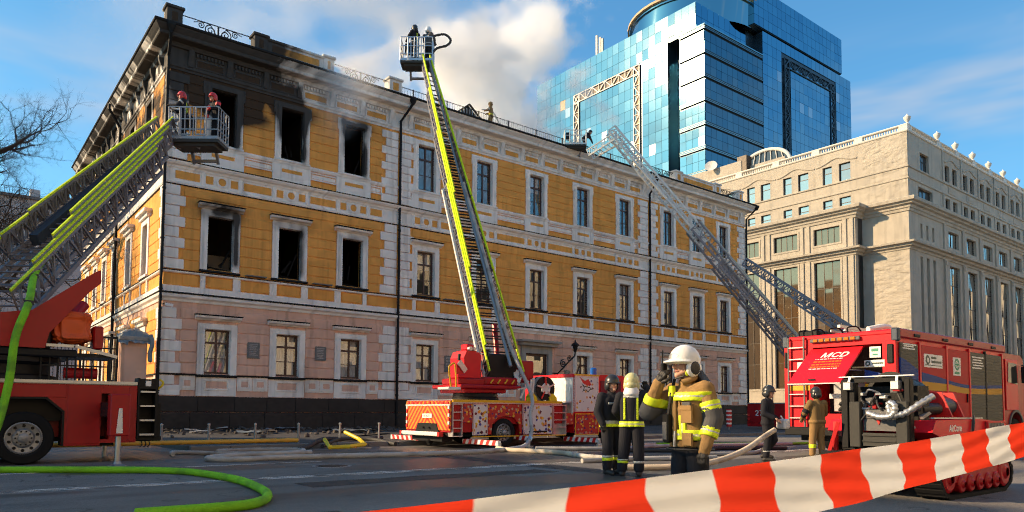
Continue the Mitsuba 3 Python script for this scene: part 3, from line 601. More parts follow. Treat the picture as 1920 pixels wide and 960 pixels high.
# cornices, strings, pilasters
def lmold(prof, path):
    n = len(prof); mb = MB(); rings = [[(x + ox * o, y + oy * o, z) for o, z in prof] for x, y, ox, oy in path]
    v = np.array(rings).reshape(-1, 3); f = [[i * n + j, (i + 1) * n + j, (i + 1) * n + (j + 1) % n, i * n + (j + 1) % n] for i in range(len(path) - 1) for j in range(n)]
    return mb.add(v, f)
PF = [(XW, 30, -1, 0), (XW, YC, -1, -1), (124, YC, 0, -1)]
PBK = [(XB, 30, -1, 0), (XB, 1.32, -1, -1), (XW, 1.32, -1, -1), (XW, YC, -1, -1), (124, YC, 0, -1)]
PBK[2] = (XW, 1.32, -1, -1)
big = [(0, 22.64), (.12, 22.64), (.18, 22.9), (.30, 22.95), (.34, 23.2), (.62, 23.3), (.68, 23.45), (.95, 23.55), (1.0, 23.85), (.9, 23.95), (0, 24.05)]
obj('main_cornice', lmold(big, PBK), 'limestone', S)
obj('lower_cornice', lmold([(0, 18.55), (.10, 18.55), (.16, 18.75), (.42, 18.85), (.48, 19.05), (.80, 19.12), (.84, 19.32), (0, 19.42)], PBK), 'limestone', S)
for z, d in ((26.1, .12), (27.35, .14)): obj('string_course', lmold([(0, z), (d, z + .03), (d, z + .17), (0, z + .22)], PF), 'limestone', S)
for i in range(4):
    y0 = 3.17 + 5.02 * i; t = np.linspace(-1, 1, 15); yy = y0 + .98 + t * 2.4; zz = 29.75 + .62 * np.exp(-(t * 1.6) ** 2 * 1.3)
    obj('arched_moulding', MB().tube(np.c_[np.full(15, XW - .03), yy, zz], .09, 6), 'limestone', S)
for i in range(5):
    for dy in (-.55, .22): obj('pilaster', MB().box(XB - .14, XB + .004, 2.05 + 5.07 * i + dy, 2.05 + 5.07 * i + dy + .42, .5, 18.5), 'limestone', S); obj('pilaster', MB().box(XB - .14, XB + .004, 2.05 + 5.07 * i + dy, 2.05 + 5.07 * i + dy + .42, 19.43, 22.62), 'limestone', S)
    if i < 4:
        for a, b, c0, d0 in ((2.84, 6.3, 20.04, 22.3), (2.84, 6.3, 3.8, 18.45)): obj('window_surround', (lambda m: m.box(XB - .07, XB + .004, a + 5.07 * i, a + .2 + 5.07 * i, c0, d0).box(XB - .07, XB + .004, b - .2 + 5.07 * i, b + 5.07 * i, c0, d0).box(XB - .07, XB + .004, a + .2 + 5.07 * i, b - .2 + 5.07 * i, d0 - .2, d0).box(XB - .07, XB + .004, a + .2 + 5.07 * i, b - .2 + 5.07 * i, c0, c0 + .2))(MB()), 'limestone', S)
for i in range(9):
    x = 80.75 + 5.27 * i
    obj('pier', MB().box(x - .62, x + .05, YC - .22, YC + .004, .2, 18.53), 'limestone', S); obj('pier', MB().box(x - .55, x, YC - .16, YC + .004, 19.43, 22.62), 'limestone', S)
    obj('bracket', MB().box(x - .5, x - .06, YC - .3, YC - .2, 17.9, 18.4), 'limestone', S)
    for z0, z1 in ((24.06, 26.08), (27.58, 31.18)): obj('pier', MB().box(x - .4, x - .1, YC - .12, YC + .004, z0, z1), 'limestone', S)
    obj('arched_moulding', MB().tube(np.c_[np.linspace(x + .2, x + 4.4, 15), np.full(15, YC - .03), 29.95 + .55 * np.exp(-(np.linspace(-1, 1, 15) * 1.6) ** 2 * 1.3)], .08, 6), 'limestone', S)
    obj('carved_panel', MB().box(x + 1.3, x + 3.3, YC - .05, YC + .004, 26.5, 27.2), 'relief_stone', S)
# balustrade
B_ = key(S + '__balustrade')
scene[B_] = mikit.ply(lmold([(-.45, 31.2), (.10, 31.2), (.16, 31.3), (.16, 31.38), (-.45, 31.38)], PF).add(*(lambda q: (q.vertices, q.faces))(lmold([(-.40, 31.88), (.08, 31.88), (.12, 31.95), (.08, 32.04), (-.40, 32.04)], PF).mesh())).mesh(), 'pale_stone')
bal = [(.07, 0), (.08, .05), (.05, .1), (.10, .22), (.06, .36), (.05, .44), (.08, .5)]
PY = [-3.3, 1.5, 6.55, 11.7, 16.95, 22.2, 27.4]
for y in PY: obj('pier', MB().cb(XW - .1, XW + .42, y - .45, y + .45, 31.37, 31.89, .02), 'pale_stone', B_)
for a, b in zip(PY, PY[1:]):
    n = 14
    for i in range(n): obj('baluster', MB().lathe(bal, (XW + .15, a + .6 + (b - a - 1.2) * i / (n - 1), 31.38), n=8), 'pale_stone', B_, smooth=True)
PX = [72.1, 79.7, 84.8, 90.0, 95.2, 100.3, 105.6, 110.9, 116.2]
for x in PX: obj('pier', MB().cb(x - .55, x + .55, YC - .1, YC + .4, 31.37, 31.89, .02), 'pale_stone', B_)
for a, b in zip(PX, PX[1:]):
    n = max(10, int((b - a - 1.2) / .28))
    for i in range(n): obj('baluster', MB().lathe(bal, (a + .7 + (b - a - 1.4) * i / (n - 1), YC + .15, 31.38), n=8), 'pale_stone', B_, smooth=True)
for i, x in enumerate(PX):
    u = obj('roof_urn', MB().lathe([(.0, 0), (.26, 0), (.26, .1), (.12, .2), (.10, .28), (.30, .55), (.36, .75), (.38, .86), (.28, .9), (.22, .98), (.10, 1.06), (.06, 1.16), (.0, 1.24)], (x, YC + .15, 32.04), n=14), 'pale_stone', S, smooth=35)
# barrel skylight and rooftop wall
t = np.linspace(0, np.pi, 17); v = []
K = obj('skylight_arch', MB().tube(np.c_[np.full(17, 76.), 16.1 - 3.7 * np.cos(t), 33.4 + 2.3 * np.sin(t)], .24, 8), 'pale_stone', S, smooth=True)
obj('glazing', MB().prism(Polygon([(-3.6 * math.cos(q), 2.2 * math.sin(q)) for q in t]), (76.1, 16.1, 33.4), (0, -1, 0), (0, 0, 1), -.06), 'dark_glass', K)
for i in range(7): obj('rib', MB().bar((75.95, 13.2 + i * .95, 33.3), (75.95, 13.7 + i * .75, 33.4 + 2.2 * math.sqrt(max(0, 1 - ((13.7 + i * .75 - 16.1) / 3.7) ** 2))), .08), 'pale_stone', K)
obj('rooftop_wall', MB().box(73.0, 74, 17.6, 34, 31.0, 34.1).box(74, 80, 12, 20, 31.0, 33.4), 'limestone', S); obj('chimney', MB().box(73.1, 74.3, 16.9, 18.3, 31, 34.7), 'bronze_frame', S)
obj('satellite_dish', MB().lathe([(0, .0), (.45, .06), (.8, .25), (.84, .27), (.45, .12), (0, .06)], (72.6, 22.0, 34.3), (-.8, -.4, .4), n=16), 'pale_stone', S, smooth=True)

# ================================================================== blue glass tower
def tglass(nm, c, r=.05): return mat(nm, c, r, 1.0)
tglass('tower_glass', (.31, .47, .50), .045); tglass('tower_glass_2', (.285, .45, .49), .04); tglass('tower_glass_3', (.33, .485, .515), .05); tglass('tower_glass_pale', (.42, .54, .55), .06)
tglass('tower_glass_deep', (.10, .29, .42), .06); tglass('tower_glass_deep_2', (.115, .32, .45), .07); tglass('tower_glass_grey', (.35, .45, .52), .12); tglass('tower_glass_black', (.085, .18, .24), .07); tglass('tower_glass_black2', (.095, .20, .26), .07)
mat('stone_panel', (.50, .34, .19), .7); mat('spandrel', (.03, .055, .075), .3, .5); mat('lattice_steel', (.66, .62, .56), .5)
TW = thing('glass_tower', 'tall blue glass office tower with white lattice frames behind the yellow building', 'building')
mb = MB().box(87.9, 136.3, 42, 76.3, 0, 69.2).box(104.7, 136.3, 34.3, 42, 0, 69.2).box(87.95, 104.7, 34.35, 39.3, 0, 64.5).box(91.5, 104.7, 39.3, 42, 0, 69.2).box(87.9, 104.7, 36.0, 42, 64.55, 69.2).box(102.2, 132.9, 34.3, 44, 69.75, 77.0)
obj('core', mb, 'spandrel', TW)
PANES = []
def grid(face, c, u0, u1, z0, z1, du, dz, mats, skip=None, gap=.05, off=0.):
    nu = max(1, int(round((u1 - u0) / du))); nz = max(1, int(round((z1 - z0) / dz))); U = np.linspace(u0, u1, nu + 1); Zs = np.linspace(z0, z1, nz + 1)
    for i in range(nu):
        for j in range(nz):
            uc, zc = (U[i] + U[i + 1]) / 2, (Zs[j] + Zs[j + 1]) / 2
            if skip and skip(uc, zc): continue
            ctr = V(c, uc, zc) if face == 'X' else V(uc, c, zc)
            PANES.append((face, ctr, (U[i + 1] - U[i]) / 2 - gap / 2, (Zs[j + 1] - Zs[j]) / 2 - gap / 2, mats(uc, zc) if callable(mats) else mats))
trg = np.random.default_rng(11)
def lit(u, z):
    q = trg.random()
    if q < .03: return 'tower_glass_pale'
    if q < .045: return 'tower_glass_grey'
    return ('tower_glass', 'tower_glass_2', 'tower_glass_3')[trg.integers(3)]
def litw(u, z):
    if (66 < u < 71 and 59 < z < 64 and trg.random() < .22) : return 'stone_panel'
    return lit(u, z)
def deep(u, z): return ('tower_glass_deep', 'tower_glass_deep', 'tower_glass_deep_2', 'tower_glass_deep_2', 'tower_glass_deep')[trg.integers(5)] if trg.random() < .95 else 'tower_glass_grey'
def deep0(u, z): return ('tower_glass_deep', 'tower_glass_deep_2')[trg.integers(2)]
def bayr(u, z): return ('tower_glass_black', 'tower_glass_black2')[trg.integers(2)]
frL = lambda u, z: (47.9 < u < 65.3 and z < 63.4) and not (49.5 < u < 63.7 and z < 61.4)
frR = lambda u, z: (111.3 < u < 129.8 and z < 66.8) and not (113.2 < u < 128.1 and z < 64.8)
grid('X', 87.8, 41.7, 76.4, 38.0, 69.3, 1.44, 1.96, litw, frL)
grid('X', 87.8, 35.9, 41.7, 65.4, 69.3, 1.44, 1.96, lit)
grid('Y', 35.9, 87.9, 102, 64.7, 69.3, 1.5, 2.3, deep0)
for z0, z1 in zip((38.2, 40.5, 44.6, 48.6, 52.5, 56.5, 60.5), (39.6, 43.7, 47.7, 51.6, 55.6, 59.6, 63.7)):
    grid('X', 87.8, 34.2, 39.3, z0, z1, 1.27, 1.6, lambda u, z: 'tower_glass_pale' if (z > 56 and trg.random() < .3) else lit(u, z)); grid('Y', 34.2, 87.9, 104.5, z0, z1, 1.5, 1.6, bayr)
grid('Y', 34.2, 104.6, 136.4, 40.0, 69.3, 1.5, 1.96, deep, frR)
grid('X', 102.1, 34.2, 44.0, 69.85, 77.0, 1.4, 1.8, lambda u, z: 'tower_glass_2')
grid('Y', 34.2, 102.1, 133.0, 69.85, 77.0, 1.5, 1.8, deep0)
grid('Y', 39.4, 87.9, 91.4, 40, 65, 1.7, 3.9, 'tower_glass_black'); grid('X', 91.4, 39.4, 41.7, 38, 65.2, 2.3, 1.96, lambda u, z: ('tower_glass_black', 'tower_glass_deep')[trg.integers(2)])
camp = V(-8.08, -36.8, 1.2)
def area(q):
    d = q[1] - camp; r = np.linalg.norm(d); return q[2] * q[3] / r ** 2 * abs(d[0] if q[0] == 'X' else d[1]) / r * (1 if q[1][2] > 45 else .3)
PANES.sort(key=area, reverse=True)
rest = {}
for i, (face, c, hu, hz, m) in enumerate(PANES):
    a, b = trg.normal(0, .006, 2)
    ax, ay, az = (V(-1, a, b), V(a, 1, 0), V(b, 0, 1)) if face == 'X' else (V(a, -1, b), V(1, a, 0), V(0, b, 1))
    mbp = MB() if i < 300 else rest.setdefault(m, MB())
    mbp.ob(c, ax, ay, az, .03, hu, hz)
    if i < 300: obj('pane', mbp, m, TW)
for m, q in rest.items(): obj('pane_field', q, m, TW, kind='stuff')
for z in (39.9, 44.0, 48.0, 52.0, 56.0, 60.0, 64.1):
    for d in (0, .25, .5): obj('floor_band', MB().box(87.68, 104.6, 34.08, 39.3, z + d - .05, z + d + .05), 'spandrel', TW)
    obj('floor_band', MB().box(87.74, 104.55, 34.14, 39.28, z + .05, z + .45), 'tower_glass_2', TW)
obj('bay_cap', MB().box(87.6, 104.6, 34.0, 39.35, 64.62, 64.8), 'tower_glass_2', TW)
def lattice(face, c, u0, u1, ztop, zin, w, zb, nm):
    Lx = key(TW + '__lattice_frame'); P = (lambda u, z, d=.14: V(c - d, u, z)) if face == 'X' else (lambda u, z, d=.14: V(u, c - d, z)); mb = MB()
    def run(a0, a1, b0, b1, n):
        mb.bar(P(*a0), P(*a1), .16); mb.bar(P(*b0), P(*b1), .16)
        for i in range(n):
            t0, t1 = i / n, (i + 1) / n; l0, l1 = [tuple(np.array(a0) * (1 - t) + np.array(a1) * t) for t in (t0, t1)]; r0, r1 = [tuple(np.array(b0) * (1 - t) + np.array(b1) * t) for t in (t0, t1)]
            mb.bar(P(*(l0 if i % 2 else r0)), P(*(r1 if i % 2 else l1)), .15); mb.bar(P(*l1), P(*r1), .10)
    run((u0, ztop), (u1, ztop), (u0, zin), (u1, zin), 10); run((u0, ztop), (u0, zb), (u0 + w, ztop), (u0 + w, zb), 14); run((u1 - w, ztop), (u1 - w, zb), (u1, ztop), (u1, zb), 14)
    scene[Lx] = mikit.ply(mb.mesh(), nm)
    bk = MB()
    for a, b, z0, z1 in ((u0, u1, zin, ztop), (u0, u0 + w, zb, zin), (u1 - w, u1, zb, zin)):
        bk.box(c + .02, c + .05, a, b, z0, z1) if face == 'X' else bk.box(a, b, c + .02, c + .05, z0, z1)
    return obj('backing', bk, 'spandrel' if face != 'X' else 'bronze_frame', Lx)
lattice('X', 87.8, 48.1, 65.1, 63.2, 61.6, 1.35, 38, 'lattice_steel'); lattice('Y', 34.2, 111.5, 129.6, 66.5, 64.9, 1.5, 42, 'spandrel')
for i in range(12): obj('stone_infill', MB().box(87.80, 87.81, 48.2, 49.35, 61 - 1.9 * i - 1.0 * (i % 2), 61 - 1.9 * i - 1.0 * (i % 2) - 1.1), 'stone_panel', TW)
obj('crown', MB().lathe([(12.0, 69.2), (12.0, 73.5), (12.3, 73.6), (12.3, 74.3), (11.5, 74.4), (0, 74.6)], (102.0, 46.8, 0), n=40), 'tower_glass_2', TW, smooth=30, label='curved glass drum on the tower roof')
obj('crown_rim', MB().lathe([(12.4, 74.0), (12.7, 74.1), (12.7, 74.5), (12.4, 74.6)], (102.0, 46.8, 0), n=40), 'stone_panel', TW, smooth=30)
mb = MB()
for y in (59.6, 58.7, 58.1): mb.box(88.4, 88.7, y - .22, y + .22, 69.3, 73.5 - (59.6 - y) * .8)
obj('roof_mast', mb, 'pale_stone', TW)
# ================================================================== grey building and bare tree at the left edge
mat('grey_render', (.40, .39, .385), .85)
LB = thing('grey_building', 'pale grey building behind the bare tree at the left edge', 'building')
obj('wall', MB().box(-40, 6, 54, 70, 0, 23.2), 'grey_render', LB); obj('roof', MB().box(-40.3, 6.3, 53.7, 70.3, 23.2, 23.5), 'kerb_stone', LB)
obj('chimney', MB().box(-1.3, -.4, 55, 56.2, 23.5, 24.6), 'grey_render', LB)
mb = MB().bar((-40, 54, 24.3), (-1.4, 54, 24.3), .05)
for i in range(60): mb.bar((-40 + i * .65, 54, 23.5), (-40 + i * .65, 54, 24.3), .04)
obj('roof_railing', mb, 'iron', LB)
for i in range(9):
    for j in range(5): W = obj('window', MB().box(-38 + i * 4.6, -36.4 + i * 4.6, 53.96, 54.0, 3 + j * 4.1, 5.4 + j * 4.1), 'dark_glass', LB)
mat('bark', (.022, .018, .016), .95)
def bare_tree(name, label, base, H0, lean, seed, toward=None, depth=6, r0=.28, cat='tree'):
    g = np.random.default_rng(seed); Tt = thing(name, label, cat); trunk, limbs, twigs = MB(), MB(), MB()
    def grow(p, d, ln, r, lv):
        n = 4; pts = [p]; 
        for i in range(n):
            d = unit(d + g.normal(0, .16, 3) + V(0, 0, .05)); p = p + d * ln / n; pts.append(p)
        rs = np.linspace(r, r * .62, n + 1); (trunk if lv == 0 else limbs if lv < 3 else twigs).tube(pts, rs, 7 if lv < 2 else (5 if lv < 4 else 3), caps=False)
        if lv >= depth: return
        for i in range(2 if lv < 2 else (3 if g.random() < .55 else 2)):
            s = unit(d + g.normal(0, .62, 3) + (V(*toward) * .16 if toward is not None else 0)); grow(p, s, ln * g.uniform(.62, .86), r * .60 * g.uniform(.8, 1), lv + 1)
        if lv > 0 and lv < depth - 1:
            for q in pts[1:-1]:
                if g.random() < .6: grow(q, unit(d + g.normal(0, .8, 3)), ln * g.uniform(.35, .6), r * .4, lv + 2)
    trunk.tube(bez([(base[0] - .1, base[1] + .1, 0), (base[0] + .06, base[1], base[2] * .5), base], 6), np.linspace(r0 * 1.5, r0, 13), 9, caps=False); grow(V(*base), unit(V(*lean)), H0, r0, 0)
    for dz, q in ((3.4, (.62, -.46, .15)), (4.6, (.6, -.5, .0)), (2.2, (.2, -.5, .3))): grow(V(*base) - V(0, 0, dz), unit(V(*q)), H0 * .8, r0 * .45, 1)
    obj('trunk', trunk, 'bark', Tt, smooth=True); obj('limbs', limbs, 'bark', Tt); obj('twigs', twigs, 'bark', Tt, kind='stuff'); return Tt
bare_tree('bare_tree', 'leafless dark tree reaching into the sky at the left edge', (-8.2, 16.8, 10.3), 4.6, (.04, -.02, 1), 1, (.55, -.4, -.02), depth=8, r0=.46)
# ================================================================== buildings of the street outside the view
mat('cream_render', (.70, .60, .44), .85)
def plain_building(label, x0, x1, y0, y1, h, m, face):
    P = thing('street_building', label, 'building'); obj('wall', MB().box(x0, x1, y0, y1, 0, h), m, P); obj('roof', MB().box(x0 - .3, x1 + .3, y0 - .3, y1 + .3, h, h + .4), 'kerb_stone', P)
    lo, hi = (y0, y1) if face in ('x+',) else (x0, x1); n = int((hi - lo) / 3.6); mb = MB()
    for i in range(n):
        for j in range(int(h / 4)):
            u = lo + 1.2 + i * 3.6; z = 1.2 + j * 4
            mb.box(u, u + 1.3, y1 - .02, y1 + .03, z, z + 2.1) if face == 'y+' else mb.box(x1 - .02, x1 + .03, u, u + 1.3, z, z + 2.1)
    obj('windows', mb, 'dark_glass', P, kind='stuff')
plain_building('cream corner block across the side street beyond the left edge', -60, -29, -10.3, 12, 18.1, 'cream_render', 'x+')
plain_building('cream block across the street, behind the viewer', -60, 4, -66, -50, 21, 'cream_render', 'y+')
plain_building('tall cream block far along the street, behind the viewer to the right', 180, 345, -68, -50, 36, 'cream_render', 'y+')
plain_building('second cream block across the street, behind the viewer', 10, 175, -66, -50, 24, 'cream_render', 'y+')
# ================================================================== vehicles: shared pieces
def paint(nm, c, **k): return mat(nm, c, k.pop('r', .28), spec=.3, clearcoat=.12, clearcoat_gloss=.9, **k)
paint('red_paint', (.33, .006, .010), r=.35); paint('bright_red', (.60, .010, .02), r=.35); paint('white_paint', (.66, .65, .62)); paint('lime', (.62, .78, .012), r=.5)
mat('alu', (.50, .51, .53), .38, .75); mat('truss_grey', (.20, .20, .225), .5, .3); mat('truss_white', (.64, .65, .61), .5); mat('truss_green', (.36, .42, .38), .5, .2); mat('dark_blue_steel', (.045, .06, .085), .5, .4)
mat('signal_red', (.55, .015, .015), .45); mat('signal_white', (.70, .69, .66), .45); mat('orange_tarp', (.60, .085, .012), .6); mat('blue_lamp', (.01, .10, .42), .15); mat('amber_lens', (.62, .16, .01), .25); 
def hose_fn(col, dirt):
    def fn(p, n, uv):
        w = mikit.fbm(p.x * 3, p.y * 3, p.z * 3, 4); g = mikit.noise(p.x * 90, p.y * 90, p.z * 90)
        return mixc(mi.Color3f(col) * (.82 + .36 * g), mi.Color3f(dirt), .65 * sstep(.45, .75, w))
    return mikit.proc(fn)
mat('tan_hose', hose_fn((.56, .47, .36), (.25, .21, .17)), .9, spec=.15); mat('grey_hose', hose_fn((.40, .385, .365), (.17, .155, .145)), .9, spec=.15); mat('black_hose', (.03, .03, .032), .7); mat('lime_hose', hose_fn((.20, .50, .02), (.10, .22, .03)), .75, spec=.2); mat('yellow_plastic', (.68, .50, .015), .45)
mat('hull_grey', (.042, .042, .040), .6, spec=.25); mat('shutter_grey', (.085, .085, .075), .45, .3); mat('stripe_blue', (.012, .05, .27), .4); mat('stripe_yellow', (.62, .34, .01), .4); mat('sticker_white', (.72, .72, .70), .5); mat('print_dark', (.05, .08, .07), .5); mat('print_green', (.03, .25, .16), .5); mat('orange_print', (.72, .18, .01), .4)
def wheel(c, parent, r=.55, w=.3, rim=.34, out=-1, name='wheel', rim_m='dull_steel'):
    """axle along Y; out = -1: the outside looks towards -Y"""
    W = key(parent + '__' + name); a = (0, out, 0); c = V(*c)
    scene[W] = mikit.ply(MB().lathe([(rim * .98, -w / 2), (r * .94, -w / 2), (r, -w / 2 + .04), (r, w / 2 - .06), (r * .95, w / 2 - .01), (rim * 1.12, w / 2), (rim, w / 2 - .03)], c, a, 36).mesh(), 'rubber', 40)
    obj('rim', MB().lathe([(rim, w / 2 - .03), (rim * .93, w / 2 - .02), (rim * .90, w / 2 - .07), (rim * .62, w / 2 - .09), (rim * .5, w / 2 - .05), (rim * .3, w / 2 - .04), (rim * .28, w / 2 + .02), (rim * .14, w / 2 + .04), (0, w / 2 + .04)], c, a, 28), rim_m, W, smooth=35)
    mb = MB()
    for i in range(10):
        t = i * math.pi / 5; mb.cyl(c + V(math.cos(t) * rim * .42, out * (w / 2 - .05), math.sin(t) * rim * .42), c + V(math.cos(t) * rim * .42, out * (w / 2 - .02), math.sin(t) * rim * .42), .018, 6)
        mb.cyl(c + V(math.cos(t + .3) * rim * .76, out * (w / 2 - .1), math.sin(t + .3) * rim * .76), c + V(math.cos(t + .3) * rim * .76, out * (w / 2 - .065), math.sin(t + .3) * rim * .76), rim * .1, 8)
    obj('wheel_nuts', mb, 'black_plastic', W); return W
def ladder(parent, B, E, w0, w1, n, secs, hts, m_truss, m_top, rung_m='alu', top=.09, off=.09, inset=.06, sp=.35, ch=.05, diag=.03, lower_m=None):
    """telescopic ladder: n nested sections from B to E; secs = (start, end) fractions"""
    B, E = V(*B), V(*E); Ln = np.linalg.norm(E - B); d = (E - B) / Ln; u = unit(np.cross(d, V(0, 0, 1))); nn = np.cross(u, d)
    if nn[2] < 0: nn = -nn
    for i, (a, b) in enumerate(secs):
        Sx = key(parent + '__section'); h = hts[i]; P = lambda t, s, z: B + d * t * Ln + u * s * (w0 + (w1 - w0) * (a + b) / 2 - 2 * inset * i * 0) / 2 * 1.0 + nn * z
        W = lambda t: (w0 + (w1 - w0) * t) / 2 - inset * i
        P = lambda t, s, z: B + d * (t * Ln) + u * (s * W(t)) + nn * z
        zb, zt = off * i - h, off * i; mb = MB(); m = max(3, int((b - a) * Ln / (h * 1.05)))
        for s in (-1, 1):
            mb.bar(P(a, s, zb), P(b, s, zb), ch, ch * 1.5, nn); mb.bar(P(a, s, zt - .02), P(b, s, zt - .02), ch * .8, ch, nn)
            for k in range(m):
                t0 = a + (b - a) * k / m; t1 = a + (b - a) * (k + 1) / m; tm = (t0 + t1) / 2
                mb.bar(P(t0, s, zb), P(tm, s, zt), diag, diag * .8, nn).bar(P(tm, s, zt), P(t1, s, zb), diag, diag * .8, nn).bar(P(t0, s, zb), P(t0, s, zt), diag * .8, diag * .7, nn)
            mb.bar(P(b, s, zb), P(b, s, zt), diag)
        scene[Sx] = mikit.ply(mb.mesh(), m_truss)
        if m_top:
            for s in (-1, 1): obj('guard_strip', MB().bar(P(a, s, zt + .02), P(b, s, zt + .02), top * .55, top, nn), m_top, Sx)
        k = a
        while k < b:
            obj('rung', MB().bar(P(k, -1, zb + .02), P(k, 1, zb + .02), .035, .035, nn), rung_m, Sx); k += sp / Ln
    return B, d, u, nn, Ln
def cage(parent, c, ax, ay, w, dp, h, m='alu', floor_m='hull_grey'):
    """rescue basket with rails; c = middle of the floor"""
    c = V(*c); ax, ay = unit(V(*ax, 0)), unit(V(*ay, 0)); Z = V(0, 0, 1); P = lambda i, j, z: c + ax * i * w / 2 + ay * j * dp / 2 + Z * z
    obj('basket_floor', MB().ob(c - Z * .05, ax, ay, Z, w / 2, dp / 2, .05).ob(c - Z * .15, ax, ay, Z, w / 2 - .15, dp / 2 - .1, .05), floor_m, parent)
    R = key(parent + '__basket_rail'); mb = MB()
    cs = [(-1, -1), (1, -1), (1, 1), (-1, 1)]
    for (a, b), (e, f) in zip(cs, cs[1:] + cs[:1]):
        for z in (h, h * .62, h * .3): mb.bar(P(a, b, z), P(e, f, z), .032)
        for t in np.linspace(0, 1, 5)[:-1]: mb.bar(P(a + (e - a) * t, b + (f - b) * t, 0), P(a + (e - a) * t, b + (f - b) * t, h), .03)
    scene[R] = mikit.ply(mb.mesh(), m)
    for i in (-.55, .1): obj('gate', frame_b(P(i, -1.02, .15), P(i + .42, -1.02, h * .98), ax), m, R)
    obj('toe_board', MB().bar(P(-1, -1, .06), P(1, -1, .06), .02, .1).bar(P(1, -1, .06), P(1, 1, .06), .02, .1).bar(P(-1, -1, .06), P(-1, 1, .06), .02, .1), m, R)
    obj('control_box', MB().ob(P(-.6, .7, .85), ax, ay, Z, .16, .14, .22), 'black_plastic', parent)
    obj('bracket_arms', MB().bar(P(-.5, 1, -.05), P(-.5, 1.5, -.5), .09).bar(P(.5, 1, -.05), P(.5, 1.5, -.5), .09).bar(P(-.5, 1.4, -.4), P(.5, 1.4, -.4), .09), 'truss_grey', parent)
def frame_b(a, b, ax):
    q = a.copy(); q[2] = b[2]; r = b.copy(); r[2] = a[2]; return MB().bar(a, q, .04).bar(q, b, .04).bar(b, r, .04).bar(r, a, .04).bar((a + r) / 2, (q + b) / 2, .03)
# ------------------------------------------------------------------ left ladder truck
LT = thing('ladder_truck', 'red ladder truck at the left edge with orange tarpaulin and raised lime-striped ladder', 'fire truck')
y0, y1 = -18.9, -16.35
side = sbox(-13.2, .37, -5.30, 1.68).difference(Polygon([(-6.02, .3), (-6.02, 1.09), (-6.32, 1.36), (-7.15, 1.36), (-7.40, 1.1), (-7.40, .3)])).difference(Polygon([(-8.1, .3), (-8.1, 1.09), (-8.3, 1.36), (-9.0, 1.36), (-9.2, 1.1), (-9.2, .3)]))
obj('body', MB().prism(side, (0, y0, 0), (1, 0, 0), (0, 0, 1), -.05).box(-13.2, -4.62, y0 + .6, y1, .55, 1.68).box(-5.13, -4.60, y0, y0 + .6, .42, 1.68).box(-5.3, -5.13, y0, y0 + .6, 1.5, 1.68).box(-5.3, -5.13, y0, y0 + .6, .42, .5).box(-13.2, -5.30, y0 + .05, y0 + .06, 1.4, 1.68), 'red_paint', LT)
for a, b, z0 in ((-5.93, -5.32, .40), (-7.38, -5.95, 1.39)): obj('side_panel', MB().cb(a, b, y0 - .018, y0 - .001, z0 + .01, 1.66, .008), 'red_paint', LT)
obj('side_panel', MB().cb(-4.76, -4.62, y0 - .018, y0 - .001, .45, 1.66, .006), 'red_paint', LT)
obj('trim_strip', MB().box(-13.2, -4.6, y0 - .025, y1 + .02, 1.70, 1.765), 'alu', LT); obj('deck', MB().box(-13.2, -4.6, y0, y1, 1.685, 1.70), 'dull_steel', LT)
obj('chassis', MB().box(-13.2, -4.7, -18.2, -17.0, .45, .8).box(-5.5, -5.0, y0 + .2, y1, .35, .5).box(-7.4, -6.0, y0 + .3, y1, .9, 1.36), 'black_plastic', LT)
obj('arch_liner', MB().prism(Polygon([(-6.02, .37), (-6.02, 1.09), (-6.32, 1.36), (-7.15, 1.36), (-7.40, 1.1), (-7.40, .37), (-7.44, .37), (-7.44, 1.13), (-7.17, 1.40), (-6.30, 1.40), (-5.98, 1.11), (-5.98, .37)]), (0, y0 - .012, 0), (1, 0, 0), (0, 0, 1), -.5), 'black_plastic', LT)
wheel((-6.68, y0 + .16, .55), LT, .545, .32, .335); wheel((-8.6, y0 + .16, .55), LT, .545, .32, .335); wheel((-6.68, y1 - .16, .55), LT, .545, .32, .335, 1)
obj('outrigger_beam', MB().box(-5.31, -5.12, -20.4, -17.0, 1.0, 1.3), 'black_plastic', LT)
O = obj('outrigger', MB().cb(-5.40, -5.04, -20.62, -20.3, .62, 1.46, .02), 'red_paint', LT)
obj('reflector_panel', MB().prism(Polygon([(-5.29, .68), (-5.17, .68), (-5.19, 1.18), (-5.25, 1.18)]), (0, -20.625, 0), (1, 0, 0), (0, 0, 1), .006), 'signal_white', O)
obj('jack_leg', MB().cyl((-5.22, -20.46, .05), (-5.22, -20.46, .7), .055, 14), 'steel', O, smooth=40); obj('jack_foot', MB().lathe([(0, .0), (.17, .0), (.17, .03), (.08, .06), (.06, .12)], (-5.22, -20.46, 0), n=18), 'dull_steel', O)
O = obj('outrigger', MB().box(-4.95, -4.75, -16.9, -16.5, .5, .9), 'black_plastic', LT); obj('jack_leg', MB().cyl((-4.85, -16.7, .0), (-4.85, -16.7, .6), .05, 12), 'steel', O)
obj('rear_ladder', MB().box(-4.58, -4.54, y0, y0 + .42, .52, 1.86).box(-4.22, -4.17, y0, y0 + .42, .52, 1.86).box(-4.54, -4.22, y0 + .36, y0 + .42, .52, 1.84).box(-4.54, -4.22, y0 + .01, y0 + .36, 1.62, 1.84), 'black_plastic', LT, label='black rear access steps')
for z in (.60, .92, 1.24, 1.56): obj('step_tread', MB().box(-4.53, -4.23, y0 - .03, y0 + .3, z - .028, z + .012), 'alu', LT)
obj('tail_lamp', MB().box(-4.43, -4.32, y0 - .012, y0 + .01, 1.68, 1.80), 'sticker_white', LT)
obj('hand_rail', MB().tube(bez([(-4.16, y0 + .1, 1.62), (-4.08, y0 + .05, 1.70), (-4.06, y0 + .05, 1.78), (-4.12, y0 + .1, 1.84)], 5), .025, 6), 'yellow_plastic', LT)
